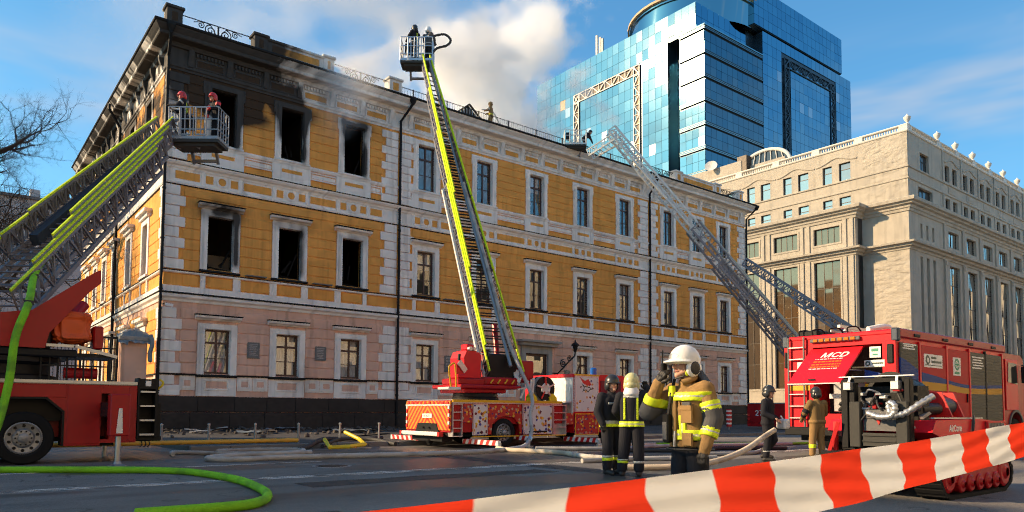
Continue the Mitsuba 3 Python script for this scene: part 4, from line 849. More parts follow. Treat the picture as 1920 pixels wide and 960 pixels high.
obj('rear_bumper', MB().cb(-4.60, -4.05, y0 + .1, y1, .44, .56, .02).box(-4.2, -4.08, y0 + .1, y0 + .16, .5, 1.3), 'black_plastic', LT)
mb = MB()
for i in range(3): mb.tube(bez([(-4.45 + i * .08, y0 + .2, .45), (-4.43 + i * .08, y0 + .18, .36), (-4.46 + i * .08, y0 + .25, .30)], 4), .014, 5)
obj('cable', mb, 'black_hose', LT)
# turret
TC = V(-6.95, -17.6, 0)
obj('turntable', MB().lathe([(.95, 1.77), (.95, 1.86), (.80, 1.9), (.80, 2.1), (1.0, 2.16), (1.0, 2.26)], TC, n=36), 'black_plastic', LT, smooth=30)
obj('turret_deck', MB().cb(-8.4, -5.75, -18.6, -16.5, 2.27, 2.44, .03).prism(Polygon([(-5.75, -18.5), (-4.95, -18.45), (-4.95, -17.3), (-5.75, -17.0)]), (0, 0, 2.30), (1, 0, 0), (0, 1, 0), .08), 'black_plastic', LT)
obj('deck_light', MB().box(-6.33, -5.82, -18.63, -18.6, 2.49, 2.55), 'alu', LT); obj('deck_edge', MB().bar((-5.78, -18.5, 2.53), (-4.95, -18.47, 2.33), .03, .07), 'alu', LT)
mb = MB()
for i in range(9): mb.bar((-6.4 + i * .16, -18.45, 1.77), (-6.4 + i * .16, -18.45, 2.27), .03)
mb.bar((-6.4, -18.45, 2.1), (-5.1, -18.45, 2.1), .03); obj('turret_guard', mb, 'black_plastic', LT)
arm = Polygon([(-8.4, 2.45), (-6.35, 2.45), (-6.28, 2.78), (-6.0, 3.15), (-5.55, 3.75), (-5.35, 3.95), (-5.36, 4.25), (-5.48, 4.18), (-6.6, 3.25), (-7.4, 3.1), (-8.4, 3.0)])
for y in (-18.45, -17.0): obj('lifting_frame', MB().prism(arm, (0, y, 0), (1, 0, 0), (0, 0, 1), .16), 'red_paint', LT)
obj('turret_body', MB().cb(-8.3, -6.4, -18.3, -16.9, 2.44, 2.9, .04).cb(-5.42, -5.22, -18.35, -17.9, 2.5, 3.02, .03), 'red_paint', LT)
obj('lift_ram', MB().cyl((-6.2, -17.9, 2.6), (-5.5, -17.4, 3.6), .12, 12).cyl((-5.95, -18.2, 1.95), (-5.3, -18.2, 1.95), .12, 12), 'red_paint', LT)
# tarpaulin over the control seat: a draped lump
g = trimesh.creation.icosphere(4, 1.0); q = g.vertices.copy(); p_ = np.sign(q) * np.abs(q) ** .45; p_ *= np.array([.40, .42, .36])
fold = meshkit.fbm(q * 2.4, 4, 3) - .5; vert = np.abs(np.sin(np.arctan2(q[:, 1], q[:, 0]) * 5 + q[:, 2] * 1.5)) * .05 * (q[:, 2] < .6)
p_ += q * (fold * .22 - vert)[:, None]; p_[:, 0] *= 1 - .10 * (p_[:, 2] > .2)
obj('seat_tarpaulin', MB().add(p_ + V(-5.83, -18.2, 2.95), g.faces), 'orange_tarp', LT, label='crumpled orange tarpaulin over the control seat', smooth=50)
obj('console', MB().cb(-6.36, -6.24, -18.5, -18.1, 2.44, 3.25, .02), 'black_plastic', LT)
LB0, LE0 = (-7.59, -17.89, 3.62), (-2.25, -10.09, 10.94)
ladder(LT, LB0, LE0, 1.50, .83, 4, [(0.0, .80), (.10, .87), (.20, .94), (.30, 1.0)], (.74, .62, .54, .48), 'truss_grey', 'lime', 'truss_grey', top=.085, off=.10, inset=.05, sp=.33, ch=.075, diag=.05)
_B, _E = V(*LB0), V(*LE0); _d = unit(_E - _B); _u = unit(np.cross(_d, V(0, 0, 1))); _n = np.cross(_u, _d)
obj('cable_duct', MB().bar(_B + _d * 3 - _u * .25 - _n * .2, _B + _d * 8.5 - _u * .20 - _n * .2, .2, .28, _n), 'dark_blue_steel', LT)
BC = V(-1.36, -10.70, 10.38)
cage(LT, BC, (.784, -.62), (.62, .784), 1.7, .9, 1.12, 'dull_steel')
obj('basket_monitor', MB().bar(BC + V(-.5, .3, -.2), _E, .1).bar(BC + V(0, -.2, -.2), _E - _d * .3, .1).bar(BC + V(-.9, .45, .6), BC + V(-.2, .0, 1.0), .05), 'truss_grey', LT)
gh = np.vstack([bez([_B + _d * 2.2 + _u * .62 - _n * .05, _B + _d * 1.2 + _u * .66 - _n * .1, (-6.70, -18.95, 3.35), (-6.92, -19.3, 2.6), (-7.02, -19.5, 1.6), (-7.25, -19.8, .6), (-7.7, -20.3, .08)], 10)])
obj('supply_hose', MB().tube(gh, .075, 10), 'lime_hose', label='thick lime-green hose rising up the side of the left ladder', cat='hose', smooth=True)
mb = MB()
for i in (12, 20): mb.cyl(gh[i] - V(0, 0, .04), gh[i] + V(0, 0, .04), .095, 10)
obj('hose_strap', mb, 'black_hose', LT)
# ------------------------------------------------------------------ central ladder truck
CT = thing('ladder_truck', 'central red and white ladder truck with chevron tail and confetti-print panels', 'fire truck')
Yc, Yf, Xr = -18.15, -15.42, 4.32
def chev(p, n, uv):
    a = dr.abs(p.y + 16.8); t = (p.z + a * 1.05) / .22; f = t - dr.floor(t)
    return mixc(mi.Color3f(.60, .03, .012), mi.Color3f(.74, .24, .012), dr.select(f > .5, F(1), F(0)))
mat('chevron_print', mikit.proc(chev), .4)
def confetti(base, cols, sc, dens, x0):
    def fn(p, n, uv):
        c = mi.Color3f(base)
        for k, col in enumerate(cols):
            d1, d2, w = mikit.voronoi((p.x - x0) * sc + 7.3 * k, p.z * sc + 3.1 * k)
            lim = dens * sstep(2.6, .5, p.z) if base[1] > .3 else dens
            c = dr.select((d1 < .20 + .16 * w) & (w < lim), mi.Color3f(col), c)
        return c
    return mikit.proc(fn)
CC = [(.66, .40, .02), (.05, .05, .22), (.60, .20, .03), (.12, .02, .03)]
mat('confetti_white', confetti((.58, .565, .56), CC, 5.0, .42, 0.), .4); mat('confetti_red', confetti((.42, .02, .015), [(.62, .36, .03), (.10, .02, .12), (.60, .15, .03), (.45, .3, .2)], 6.0, .42, 0.), .4)
obj('chassis', MB().box(Xr + .3, 12.6, -17.5, -16.0, .42, .75).box(Xr + .1, Xr + .5, Yc + .2, Yf - .1, .36, .6), 'black_plastic', CT)
obj('body', MB().box(Xr + .02, 9.0, Yc + .06, Yf, .75, 1.49).box(Xr + .02, 5.8, Yc + .06, Yf, .5, .75).box(7.12, 9.1, Yc + .3, Yf, .36, .76).box(4.76, 5.12, Yc + .02, Yc + .1, .78, 1.38), 'red_paint', CT)
R_ = obj('rear_panel', MB().cb(Xr - .02, Xr + .03, Yc + .03, Yf - .02, .55, 1.47, .01), 'chevron_print', CT, label='rear panel with orange and red chevrons')
obj('rear_rail', MB().box(Xr - .045, Xr - .018, Yc + .03, Yf - .02, 1.33, 1.365), 'sticker_white', R_)
mb = MB()
for i in range(10): mb.box(Xr - .04, Xr - .018, Yc + .12 + i * .26, Yc + .24 + i * .26, 1.385, 1.455)
obj('hazard_dash', mb, 'signal_red', R_)
for y in (Yc + .09, Yf - .1):
    for z in (.62, .74, .86, .98, 1.10, 1.22): obj('tail_lamp', MB().cb(Xr - .05, Xr - .02, y - .04, y + .04, z, z + .1, .006), ('signal_red' if int(z * 100) % 24 == 14 else 'sticker_white'), R_)
pl = obj('number_plate', MB().cb(Xr - .05, Xr - .02, -17.1, -16.52, .93, 1.07, .006), 'sticker_white', R_); ptext('KA 4127', .075, (Xr - .051, -16.62, .965), (0, -1, 0), (0, 0, 1), 'print_dark', pl, depth=.003, width=.36)
obj('tow_recess', MB().prism(Polygon([(-.7, 0), (.7, 0), (.55, .27), (-.55, .27)]), (Xr - .024, -16.8, .50), (0, -1, 0), (0, 0, 1), .02).box(Xr - .1, Xr, -17.0, -16.95, .6, .65).box(Xr - .1, Xr, -16.65, -16.6, .6, .65), 'black_plastic', R_)
bp = obj('rear_bumper', MB().cb(Xr - .2, Xr - .05, Yc + .38, Yf + .05, .37, .50, .02), 'signal_white', CT)
for y in (Yc + .38, Yf - .03): obj('bumper_end', MB().box(Xr - .21, Xr - .04, y - .006, y + .09, .365, .505), 'signal_red', bp)
obj('under_rear', MB().box(Xr, Xr + .4, Yc + .5, Yf - .4, .2, .45).cyl((Xr - .05, -16.9, .12), (Xr + .2, -16.9, .3), .09, 10), 'black_plastic', CT)
for nm, x0, x1, z0, z1, m in (('locker_door', 5.14, 5.72, .40, 1.39, 'confetti_white'), ('arch_panel', 5.73, 7.12, 1.0, 1.39, 'confetti_red'), ('locker_door', 7.17, 8.47, .40, 1.39, 'confetti_white'), ('locker_door', 4.76, 5.13, .80, 1.39, 'confetti_red')):
    P = obj(nm, MB().cb(x0 + .005, x1 - .005, Yc - .012, Yc + .06, z0, z1, .012), m, CT)
    if m == 'confetti_white': obj('frame', frame_rect(MB(), x0 + .005, x1 - .005, z0, z1, .025, Yc - .02, Yc - .010), 'alu', P); obj('handle', MB().cb(x0 + .25, x1 - .25, Yc - .03, Yc - .012, z0 + .06, z0 + .11, .006), 'black_plastic', P)
obj('arch_panel', MB().prism(Polygon([(5.73, .42), (5.86, .42), (5.9, .75), (6.1, .95), (6.4, 1.01), (5.73, 1.01)]).union(Polygon([(7.12, .42), (7.05, .42), (7.0, .75), (6.8, .95), (6.4, 1.01), (7.12, 1.01)])), (0, Yc - .012, 0), (1, 0, 0), (0, 0, 1), -.06), 'confetti_red', CT)
obj('sill_strip', MB().box(5.14, 9.1, Yc - .02, Yc + .05, .335, .37), 'stripe_yellow', CT); obj('deck_edge', MB().box(4.37, 8.9, Yc - .03, Yc + .1, 1.44, 1.52), 'stripe_yellow', CT); obj('side_rail', MB().box(4.37, 8.9, Yc - .02, Yc + .06, 1.40, 1.44), 'alu', CT)
obj('deck', MB().box(4.35, 9.4, Yc, Yf, 1.495, 1.515), 'alu', CT)
for a, b, n, z0 in ((4.37, 4.74, 4, .36), (8.52, 9.12, 4, .36)):
    P = obj('step_box', MB().box(a, a + .03, Yc - .012, Yc + .25, z0, 1.40).box(b - .03, b, Yc - .012, Yc + .25, z0, 1.40).box(a, b, Yc + .22, Yc + .25, z0, 1.40), 'alu', CT)
    for i in range(n + 1): obj('tread', MB().box(a + .03, b - .03, Yc - .012, Yc + .2, z0 + i * .25, z0 + i * .25 + .03), 'alu', P)
wheel((6.40, Yc + .16, .47), CT, .47, .3, .29); wheel((6.40, Yf - .16, .47), CT, .47, .3, .29, 1); wheel((11.4, Yc + .16, .47), CT, .47, .3, .29); wheel((11.4, Yf - .16, .47), CT, .47, .3, .29, 1)
obj('arch_liner', MB().box(5.85, 7.05, Yc + .4, Yf - .4, .3, 1.0), 'black_plastic', CT)
# crew cab
cabp = Polygon([(9.5, .42), (12.1, .42), (12.5, .7), (12.55, 1.5), (12.3, 2.42), (12.0, 2.52), (9.5, 2.50)])
obj('cab', MB().prism(cabp, (0, Yf, 0), (1, 0, 0), (0, 0, 1), Yf - Yc - .03), 'bright_red', CT)
obj('cab_rear_wall', MB().cb(9.45, 9.5, Yc + .02, Yf - .9, 1.05, 2.38, .01), 'white_paint', CT, label='cream rear wall of the cab'); obj('roof_edge', MB().cb(9.42, 9.56, Yc - .01, Yf, 2.38, 2.50, .02), 'bright_red', CT); obj('grab_rail', MB().bar((9.42, Yc + .1, 1.2), (9.42, Yc + .1, 2.0), .03), 'alu', CT)
D_ = obj('cab_door', MB().cb(9.52, 10.69, Yc - .03, Yc + .02, 1.16, 2.44, .012), 'confetti_white', CT); obj('frame', frame_rect(MB(), 9.52, 10.69, 1.16, 2.44, .035, Yc - .04, Yc - .028), 'alu', D_)
obj('trim', MB().box(9.5, 10.72, Yc - .035, Yc, 2.445, 2.50), 'stripe_yellow', D_)
wing = Polygon([(-.32, .30), (-.05, .16), (.12, .24), (.26, .05), (.20, -.02), (.02, .02), (-.12, .06)]); body_ = Polygon([(-.22, .06), (-.05, -.02), (.20, -.05), (.34, -.14), (.2, -.16), (.10, -.26), (.0, -.17), (-.16, -.22), (-.10, -.08)])
obj('bird_emblem', MB().prism(wing, (10.05, Yc - .029, 2.1), (1, 0, 0), (0, 0, 1), .006), 'signal_red', D_); obj('bird_outline', MB().prism(body_.difference(body_.buffer(-.035)), (10.05, Yc - .029, 2.1), (1, 0, 0), (0, 0, 1), .006), 'print_dark', D_)
D2 = obj('cab_locker', MB().cb(9.52, 10.69, Yc - .03, Yc + .02, .34, 1.10, .012), 'confetti_red', CT); obj('frame', frame_rect(MB(), 9.52, 10.69, .34, 1.10, .03, Yc - .04, Yc - .028), 'stripe_yellow', D2)
obj('side_skirt', MB().box(9.14, 9.5, Yc, Yc + .3, .72, 1.12), 'confetti_red', CT)
obj('cab_window', MB().box(10.85, 11.9, Yc + .005, Yc + .03, 1.55, 2.3), 'dark_glass', CT); obj('windscreen', MB().prism(Polygon([(12.53, 1.5), (12.30, 2.36), (12.33, 2.37), (12.56, 1.5)]), (0, Yf - .1, 0), (1, 0, 0), (0, 0, 1), 2.5), 'dark_glass', CT)
bl = obj('beacon', MB().lathe([(.11, 0), (.12, .05), (.12, .24), (.09, .28), (0, .29)], (11.2, -17.4, 2.53), n=16), 'blue_lamp', CT, smooth=30); obj('beacon_base', MB().lathe([(.13, -.06), (.13, .02), (.0, .02)], (11.2, -17.4, 2.53), n=16), 'black_plastic', bl)
obj('roof_frame', MB().bar((10.1, -17.6, 2.5), (10.25, -17.6, 2.85), .06).bar((10.25, -17.6, 2.85), (10.55, -17.6, 2.85), .06).bar((10.55, -17.6, 2.85), (10.55, -17.6, 2.5), .06), 'black_plastic', CT)
# reel and chocks on the deck
RL = obj('hose_reel', MB().lathe([(.20, -.2), (.42, -.2), (.42, -.16), (.30, -.14), (.30, .14), (.42, .16), (.42, .2), (.20, .2)], (8.30, Yc + .35, 1.95), (0, 1, 0), 26), 'black_plastic', CT, smooth=30)
obj('reel_disc', MB().lathe([(.0, .215), (.07, .215), (.07, .20), (.12, .2), (.12, .23), (.19, .23), (.19, .2)], (8.30, Yc + .35, 1.95), (0, -1, 0), 22), 'white_paint', RL)
for i in range(5): t = i * 1.2566 + .4; obj('spoke', MB().bar((8.3 + .12 * math.cos(t), Yc + .13, 1.95 + .12 * math.sin(t)), (8.3 + .41 * math.cos(t), Yc + .13, 1.95 + .41 * math.sin(t)), .05), 'signal_red' if i % 2 else 'alu', RL)
mb = MB()
for r in (.32, .36, .40): mb.tube([(8.3 + r * math.cos(t), Yc + .35 + .2 * (r - .36), 1.95 + r * math.sin(t)) for t in np.linspace(0, 6.283, 25)], .035, 6)
obj('coiled_hose', mb, 'grey_hose', RL)
obj('reel_frame', MB().bar((7.72, Yc + .2, 1.52), (7.80, Yc + .2, 2.3), .06).bar((7.62, Yc + .2, 1.52), (7.70, Yc + .2, 2.25), .05).bar((7.3, Yc + .3, 1.6), (7.65, Yc + .3, 2.2), .05).bar((7.2, Yc + .3, 1.9), (7.7, Yc + .2, 2.0), .05), 'white_paint', CT)
for x in (7.72, 8.62): obj('wheel_chock', MB().prism(Polygon([(-.17, 0), (.17, 0), (.15, .12), (.02, .24), (-.08, .26), (-.17, .14)]), (x, Yc + .1, 1.52), (1, 0, 0), (0, 0, 1), -.2), 'yellow_plastic', CT)
# outriggers with red-white beams
def outrig(x, ya, yb, z, nseg=6):
    P = obj('outrigger', MB().box(x - .06, x + .06, ya, yb, z - .08, z + .06), 'signal_white', CT)
    for i in range(nseg):
        t0 = ya + (yb - ya) * i / nseg; t1 = ya + (yb - ya) * (i + .5) / nseg; s = .07 * (1 if yb > ya else -1)
        obj('red_stripe', MB().add([(x + e * .064, y, zz) for e in (-1, 1) for y, zz in ((t0, z - .083), (t1, z - .083), (t1 + s, z + .063), (t0 + s, z + .063))], [[0, 1, 2, 3], [7, 6, 5, 4], [0, 4, 5, 1], [1, 5, 6, 2], [2, 6, 7, 3], [3, 7, 4, 0]]), 'signal_red', P)
    obj('jack_foot', MB().cyl((x, yb, 0), (x, yb, z), .06, 10).cyl((x, yb, 0), (x, yb, .04), .16, 14), 'steel', P)
outrig(5.05, -17.8, -19.65, .22); outrig(4.75, -15.6, -13.7, .24); outrig(9.28, -17.9, -19.6, .22); outrig(7.05, -18.0, -18.6, .3, 2)
# turret
obj('turntable', MB().lathe([(.78, 1.52), (.80, 1.60), (.76, 1.64), (.76, 1.74), (.70, 1.76), (.70, 1.9)], (6.15, -16.85, 0), n=32), 'black_plastic', CT, smooth=30)
obj('turret_deck', MB().cb(4.95, 7.45, -17.75, -16.0, 1.90, 2.02, .03).cb(5.2, 6.9, -17.6, -16.1, 1.76, 1.90, .03), 'red_paint', CT)
obj('turret_body', MB().cb(6.05, 7.45, -17.55, -16.2, 2.02, 2.30, .05).cb(6.6, 7.3, -17.1, -16.5, 2.3, 2.8, .05), 'red_paint', CT)
mb = MB()
for i, x in enumerate((6.25, 6.55, 6.85, 7.15)): mb.tube([(x, -17.57, 2.08), (x + .12, -17.57, 2.22)], .03, 4)
obj('turret_stripe', mb, 'stripe_yellow', CT); ptext('L-32', .1, (6.62, -17.56, 2.1), (1, 0, 0), (0, 0, 1), 'bright_red', CT)
cc = obj('control_cabin', MB().prism(Polygon([(5.30, 2.25), (5.92, 2.25), (5.95, 3.0), (5.86, 3.10), (5.36, 3.12), (5.26, 2.9)]), (0, -17.45, 0), (1, 0, 0), (0, 0, 1), -.8), 'bright_red', CT)
obj('cabin_top', MB().cb(5.42, 5.7, -17.4, -17.0, 3.16, 3.36, .03).box(5.38, 5.8, -17.4, -16.8, 3.1, 3.15), 'bright_red', cc); obj('searchlight', MB().cyl((5.5, -17.5, 3.2), (5.5, -17.36, 3.2), .07, 12).cyl((5.65, -17.5, 3.2), (5.65, -17.36, 3.2), .06, 12), 'alu', cc)
obj('cabin_base', MB().cb(4.95, 6.0, -17.6, -16.6, 2.02, 2.22, .03), 'red_paint', CT)
st = obj('operator_seat', MB().cb(4.93, 5.28, -17.6, -17.1, 2.22, 2.34, .03).prism(Polygon([(4.95, 2.3), (5.26, 2.3), (5.22, 2.5), (5.0, 2.72), (4.93, 2.68)]), (0, -17.5, 0), (1, 0, 0), (0, 0, 1), -.36), 'bright_red', CT); obj('seat_screen', MB().bar((5.0, -17.55, 2.75), (5.3, -17.5, 2.45), .03, .2), 'alu', st); obj('joystick', MB().bar((5.02, -17.5, 2.8), (5.05, -17.5, 3.0), .07), 'black_plastic', st)
obj('step_plate', MB().cb(4.48, 4.95, -17.75, -17.1, 1.84, 1.92, .015), 'white_paint', CT)
obj('yellow_rail', MB().tube(bez([(4.60, -17.7, 1.92), (4.52, -17.7, 2.5), (4.6, -17.7, 2.62), (4.70, -17.7, 2.68), (4.76, -17.7, 2.55), (4.80, -17.7, 1.92)], 6), .028, 7), 'stripe_yellow', CT, smooth=True)
obj('counter_box', MB().cb(7.62, 8.2, -17.5, -16.8, 2.16, 2.92, .04), 'red_paint', CT); obj('turret_shelf', MB().box(7.4, 8.4, -17.6, -16.7, 1.98, 2.05), 'dull_steel', CT)
CB, CE = (6.95, -17.23, 3.21), (8.76, -8.96, 17.26)
b_, e_ = V(*CB), V(*CE); dd = unit(e_ - b_); CBx = b_ - dd * .85
Lr = ladder(CT, CBx, e_, 1.28, .58, 4, [(0.0, .52), (.06, .70), (.26, .86), (.48, 1.0)], (.46, .40, .36, .30), 'truss_grey', 'lime', 'hull_grey', top=.085, off=.07, inset=.04, sp=.34, ch=.055, diag=.032)
_, dC, uC, nC, lC = Lr
for s in (-1, 1): obj('ladder_hook', MB().prism(Polygon([(-.10, .35), (.10, .35), (.14, 0), (0, -.22), (-.12, -.02)]), CBx + uC * s * .58 - nC * .4, unit(V(*uC)), unit(dC), .05), 'white_paint', CT)
for i in range(16): obj('side_bracket', MB().bar(CBx + dC * (1 + i * .55) - uC * .55, CBx + dC * (1 + i * .55) - uC * .72 - nC * .1, .03), 'alu', CT)
obj('outer_rail', MB().bar(CBx + dC * .3 - uC * .70 - nC * .42, CBx + dC * 9.0 - uC * .52 - nC * .36, .09, .10, nC), 'white_paint', CT)
obj('lift_ram', MB().cyl((6.5, -17.0, 2.1), CBx + dC * 2.4 - nC * .5 - uC * .3, .10, 12).cyl((7.2, -16.8, 2.1), CBx + dC * 2.4 - nC * .5 + uC * .3, .10, 12), 'red_paint', CT)
obj('boom_foot', MB().cb(6.35, 7.55, -17.35, -17.0, 2.2, 3.1, .04), 'black_plastic', CT)
K9 = e_ + V(-.22, .30, -.12)
cage(CT, K9 + V(0, 0, -.1), (.784, -.62), (.62, .784), 1.45, .8, 1.1)
obj('basket_nozzle', MB().tube(bez([K9 + V(.45, -.55, .35), K9 + V(.65, -.65, .62), K9 + V(1.05, -.9, .80), K9 + V(1.15, -1.0, 1.05), K9 + V(.9, -.85, 1.28), K9 + V(.5, -.5, 1.2)], 6), .055, 8), 'black_hose', CT, smooth=True)
obj('water_pipe', MB().cyl(CBx + dC * .2 + uC * .18 + nC * .05, CBx + dC * 9.5 + uC * .16 + nC * .08, .06, 10).cyl(CBx + dC * 9.5 + uC * .1 + nC * .16, e_ - dC * .3 + uC * .1 + nC * .2, .04, 8), 'dull_steel', CT)
# ------------------------------------------------------------------ right rescue truck
RT = thing('rescue_truck', 'bright red rescue truck on the right with its rear hatch propped open', 'fire truck')
X0, X1, ya, yb = 11.0, 18.55, -28.50, -25.40
def livery(p, n, uv):
    x = p.x; red = mi.Color3f(.42, .006, .012)
    bt = 2.62 - .26 * sstep(12.0, 15.6, x) - .38 * sstep(11.0, 12.6, x) * .9 + .06 * sstep(16, 18.5, x); bb = dr.minimum(bt - .10, 2.02 + .02 * dr.sin(x * 1.2) - .09 * sstep(14, 16, x) + .10 * sstep(16.6, 18.5, x)); yb_ = bb - .22 + .06 * sstep(13, 15.5, x) - .03 * sstep(16.4, 17.6, x)
    grey = ((x < 12.24) | (x > 15.70)) & (x < 18.26) & (p.z < 3.06)
    c = dr.select(grey, mi.Color3f(.075, .075, .062), red)
    c = dr.select((p.z < bt) & (p.z > bb), mi.Color3f(.010, .045, .21), c)
    c = dr.select((p.z <= bb) & (p.z > yb_), mi.Color3f(.50, .26, .02), c); return c
mat('truck_livery', mikit.proc(livery), .5, spec=.2)
obj('body', MB().box(X0 + .9, X1, ya + .03, yb, .75, 3.22).box(X0, X0 + .9, ya + .03, ya + .36, .75, 3.22).box(X0, X0 + .9, yb - .85, yb, .75, 3.22).box(X0, X0 + .9, ya + .36, yb - .85, 2.98, 3.22).box(X0, X0 + .9, ya + .36, yb - .85, .75, 1.15), 'bright_red', RT)
obj('roof', MB().cb(X0 - .02, X1, ya - .02, yb + .02, 3.20, 3.33, .03), 'bright_red', RT); obj('roof_rail', MB().cb(X0 + .1, X1, ya - .05, ya + .1, 3.12, 3.36, .03), 'red_paint', RT)
for y, s in ((ya, 1), (yb - .0, -1)): obj('corner_marker', MB().cb(X0 - .05, X0 + .12, y - .06 if s > 0 else y - .12, y + .12 if s > 0 else y + .06, 3.02, 3.36, .03), 'dark_blue_steel', RT)
for a, b, nm in ((X0 + .17, 12.22, 'roller_shutter'), (12.44, 14.02, 'side_door'), (14.10, 15.62, 'side_door'), (15.72, 16.88, 'roller_shutter'), (16.96, 18.26, 'roller_shutter')):
    P = obj(nm, MB().cb(a, b, ya - .012, ya + .03, .95, 3.0, .012), 'truck_livery', RT)
    if nm == 'roller_shutter':
        for i in range(22): obj('slat', MB().box(a + .02, b - .02, ya - .018, ya - .011, .99 + i * .09, .99 + i * .09 + .075), 'truck_livery', P)
    else: obj('handle', MB().bar((b - .2, ya - .03, 1.5), (b - .2, ya - .03, 1.75), .03), 'black_plastic', P)
for x in (12.33, 14.06, 15.67, 16.92, 18.33): obj('pillar_trim', MB().cb(x - .05, x + .05, ya - .03, ya + .03, .85, 3.08, .008), 'bright_red' if x != 16.92 else 'black_plastic', RT)
s = obj('sticker', MB().box(12.57, 13.75, ya - .016, ya - .008, 2.42, 2.78), 'sticker_white', RT)
obj('sticker_print', MB().prism(Point(0, 0).buffer(.13, 10).difference(Point(.02, 0).buffer(.07, 10)), (12.80, ya - .0165, 2.62), (1, 0, 0), (0, 0, 1), .004).box(13.02, 13.35, ya - .019, ya - .015, 2.66, 2.72).box(13.02, 13.68, ya - .019, ya - .015, 2.55, 2.61).box(12.62, 13.68, ya - .019, ya - .015, 2.47, 2.49), 'print_dark', s)
s = obj('sticker', MB().box(14.48, 15.02, ya - .016, ya - .008, 2.26, 2.78), 'sticker_white', RT)
obj('sticker_print', MB().prism(Point(0, 0).buffer(.17, 12).difference(Point(0, 0).buffer(.12, 12)).union(sbox(-.12, -.025, .12, .025)).union(sbox(-.025, -.12, .025, .12)), (14.75, ya - .0165, 2.58), (1, 0, 0), (0, 0, 1), .004).box(14.58, 14.92, ya - .019, ya - .015, 2.30, 2.37), 'print_green', s)
for x0, x1, zz in ((15.86, 16.75, (2.84, 2.76, 2.68, 2.60, 2.52)), (11.3, 12.1, (2.95, 2.90, 2.84))):
    mb = MB()
    for i, z in enumerate(zz): mb.box(x0 + .06 * (i % 2), x1 - .08 * ((i * 2) % 3), ya - .023, ya - .017, z, z + .035)
    obj('print_lines', mb, 'sticker_white', RT)
for i in range(4): obj('scene_lamp', MB().cb(11.9 + i * 1.8, 12.25 + i * 1.8, ya - .075, ya - .04, 3.18, 3.26, .01), 'black_plastic', RT)
# rear face
obj('light_bar', MB().cb(X0 - .08, X0 - .02, -27.6, -26.2, 3.11, 3.22, .02), 'grey_plastic', RT)
for i in range(7): obj('amber_lamp', MB().cb(X0 - .11, X0 - .08, -27.48 + i * .175, -27.48 + i * .175 + .12, 3.125, 3.205, .008), 'amber_lens', RT)
Hd = obj('hatch', MB().add([(11.0, -27.65, 2.94), (11.0, -26.2, 2.94), (9.76, -26.2, 1.955), (9.76, -27.65, 1.955), (11.03, -27.65, 2.90), (11.03, -26.2, 2.90), (9.79, -26.2, 1.915), (9.79, -27.65, 1.915)], [[0, 1, 2, 3], [7, 6, 5, 4], [0, 4, 5, 1], [1, 5, 6, 2], [2, 6, 7, 3], [3, 7, 4, 0]]), 'bright_red', RT, label='open rear hatch with white and orange print')
hu = V(0, -1, 0); hv = unit(V(1.24, 0, .985)); hn = np.cross(hu, hv); ho = V(9.76, -26.2, 1.955)
ptext('MCD', .22, ho + hu * .42 + hv * 1.14 + hn * .003, hu, unit(hv * 1 + hu * .25), 'sticker_white', Hd, width=.72, bold=True, depth=.006)
mb = MB()
def hline(a, b, t, h, m): return (lambda q: q.add([ho + hu * x + hv * y + hn * z for z in (.001, .006) for x, y in ((a, t), (b, t), (b, t + h), (a, t + h))], [[0, 1, 2, 3], [4, 5, 6, 7], [0, 1, 5, 4], [2, 3, 7, 6]]))(m)
for r, (tt, cm) in enumerate(((1.05, 'sticker_white'), (.92, 'orange_print'), (.79, 'orange_print'), (.68, 'orange_print'), (.60, 'sticker_white'))):
    mb = MB(); x = .34; g = np.random.default_rng(r + 3)
    while x < 1.12: w = g.uniform(.03, .11); hline(x, min(x + w, 1.14), tt, .045 if cm == 'orange_print' else .03, mb); x += w + .025
    obj('print_lines', mb, cm, Hd)
obj('hatch_edge', MB().bar((9.75, -26.2, 1.93), (9.75, -27.65, 1.93), .03), 'alu', Hd); obj('hatch_handle', MB().bar(ho + hu * .55 + hv * .1 + hn * .03, ho + hu * .75 + hv * .1 + hn * .03, .03), 'black_plastic', Hd)
for y in (-26.22, -27.63): obj('gas_strut', MB().cyl((11.02, y, 2.3), (10.2, y, 2.28), .02, 6), 'steel', Hd)
s = obj('sticker', MB().box(X0 - .015, X0 - .004, -28.11, -27.82, 2.62, 2.91), 'sticker_white', RT); obj('sticker_print', MB().box(X0 - .02, X0 - .014, -28.05, -27.87, 2.78, 2.86).box(X0 - .02, X0 - .014, -28.03, -27.9, 2.68, 2.72), 'print_green', s)
s = obj('sticker', MB().box(X0 - .015, X0 - .004, -28.2, -27.68, 2.38, 2.56), 'sticker_white', RT); obj('sticker_print', MB().prism(Point(0, 0).buffer(.065, 10).difference(Point(0, 0).buffer(.03, 10)), (X0 - .0155, -27.77, 2.47), (0, -1, 0), (0, 0, 1), .004).box(X0 - .02, X0 - .014, -28.17, -27.88, 2.45, 2.49), 'print_dark', s)
for y0_, y1_ in ((-28.2, -27.68), (-26.15, -25.55)):
    obj('stripe', MB().prism(Polygon([(0, 0), (y1_ - y0_, 0), (y1_ - y0_, .16), (0, .30 if y0_ < -27 else .16)]), (X0 - .004, y1_, 1.95 if y0_ > -27 else 2.02), (0, -1, 0), (0, 0, 1), .008), 'stripe_blue', RT); obj('stripe', MB().box(X0 - .012, X0 - .004, y0_, y1_, 1.80, 1.94), 'stripe_yellow', RT)
obj('compartment', MB().box(X0 + .88, X0 + .9, ya + .36, yb - .85, 1.15, 2.98), 'hull_grey', RT)
obj('pump', MB().cb(X0 + .4, X0 + .85, -27.5, -26.6, 1.2, 2.0, .03).cyl((X0 + .3, -26.9, 1.5), (X0 + .6, -26.9, 1.5), .14, 14).cyl((X0 + .2, -27.3, 1.5), (X0 + .6, -27.3, 1.5), .10, 14), 'dull_steel', RT)
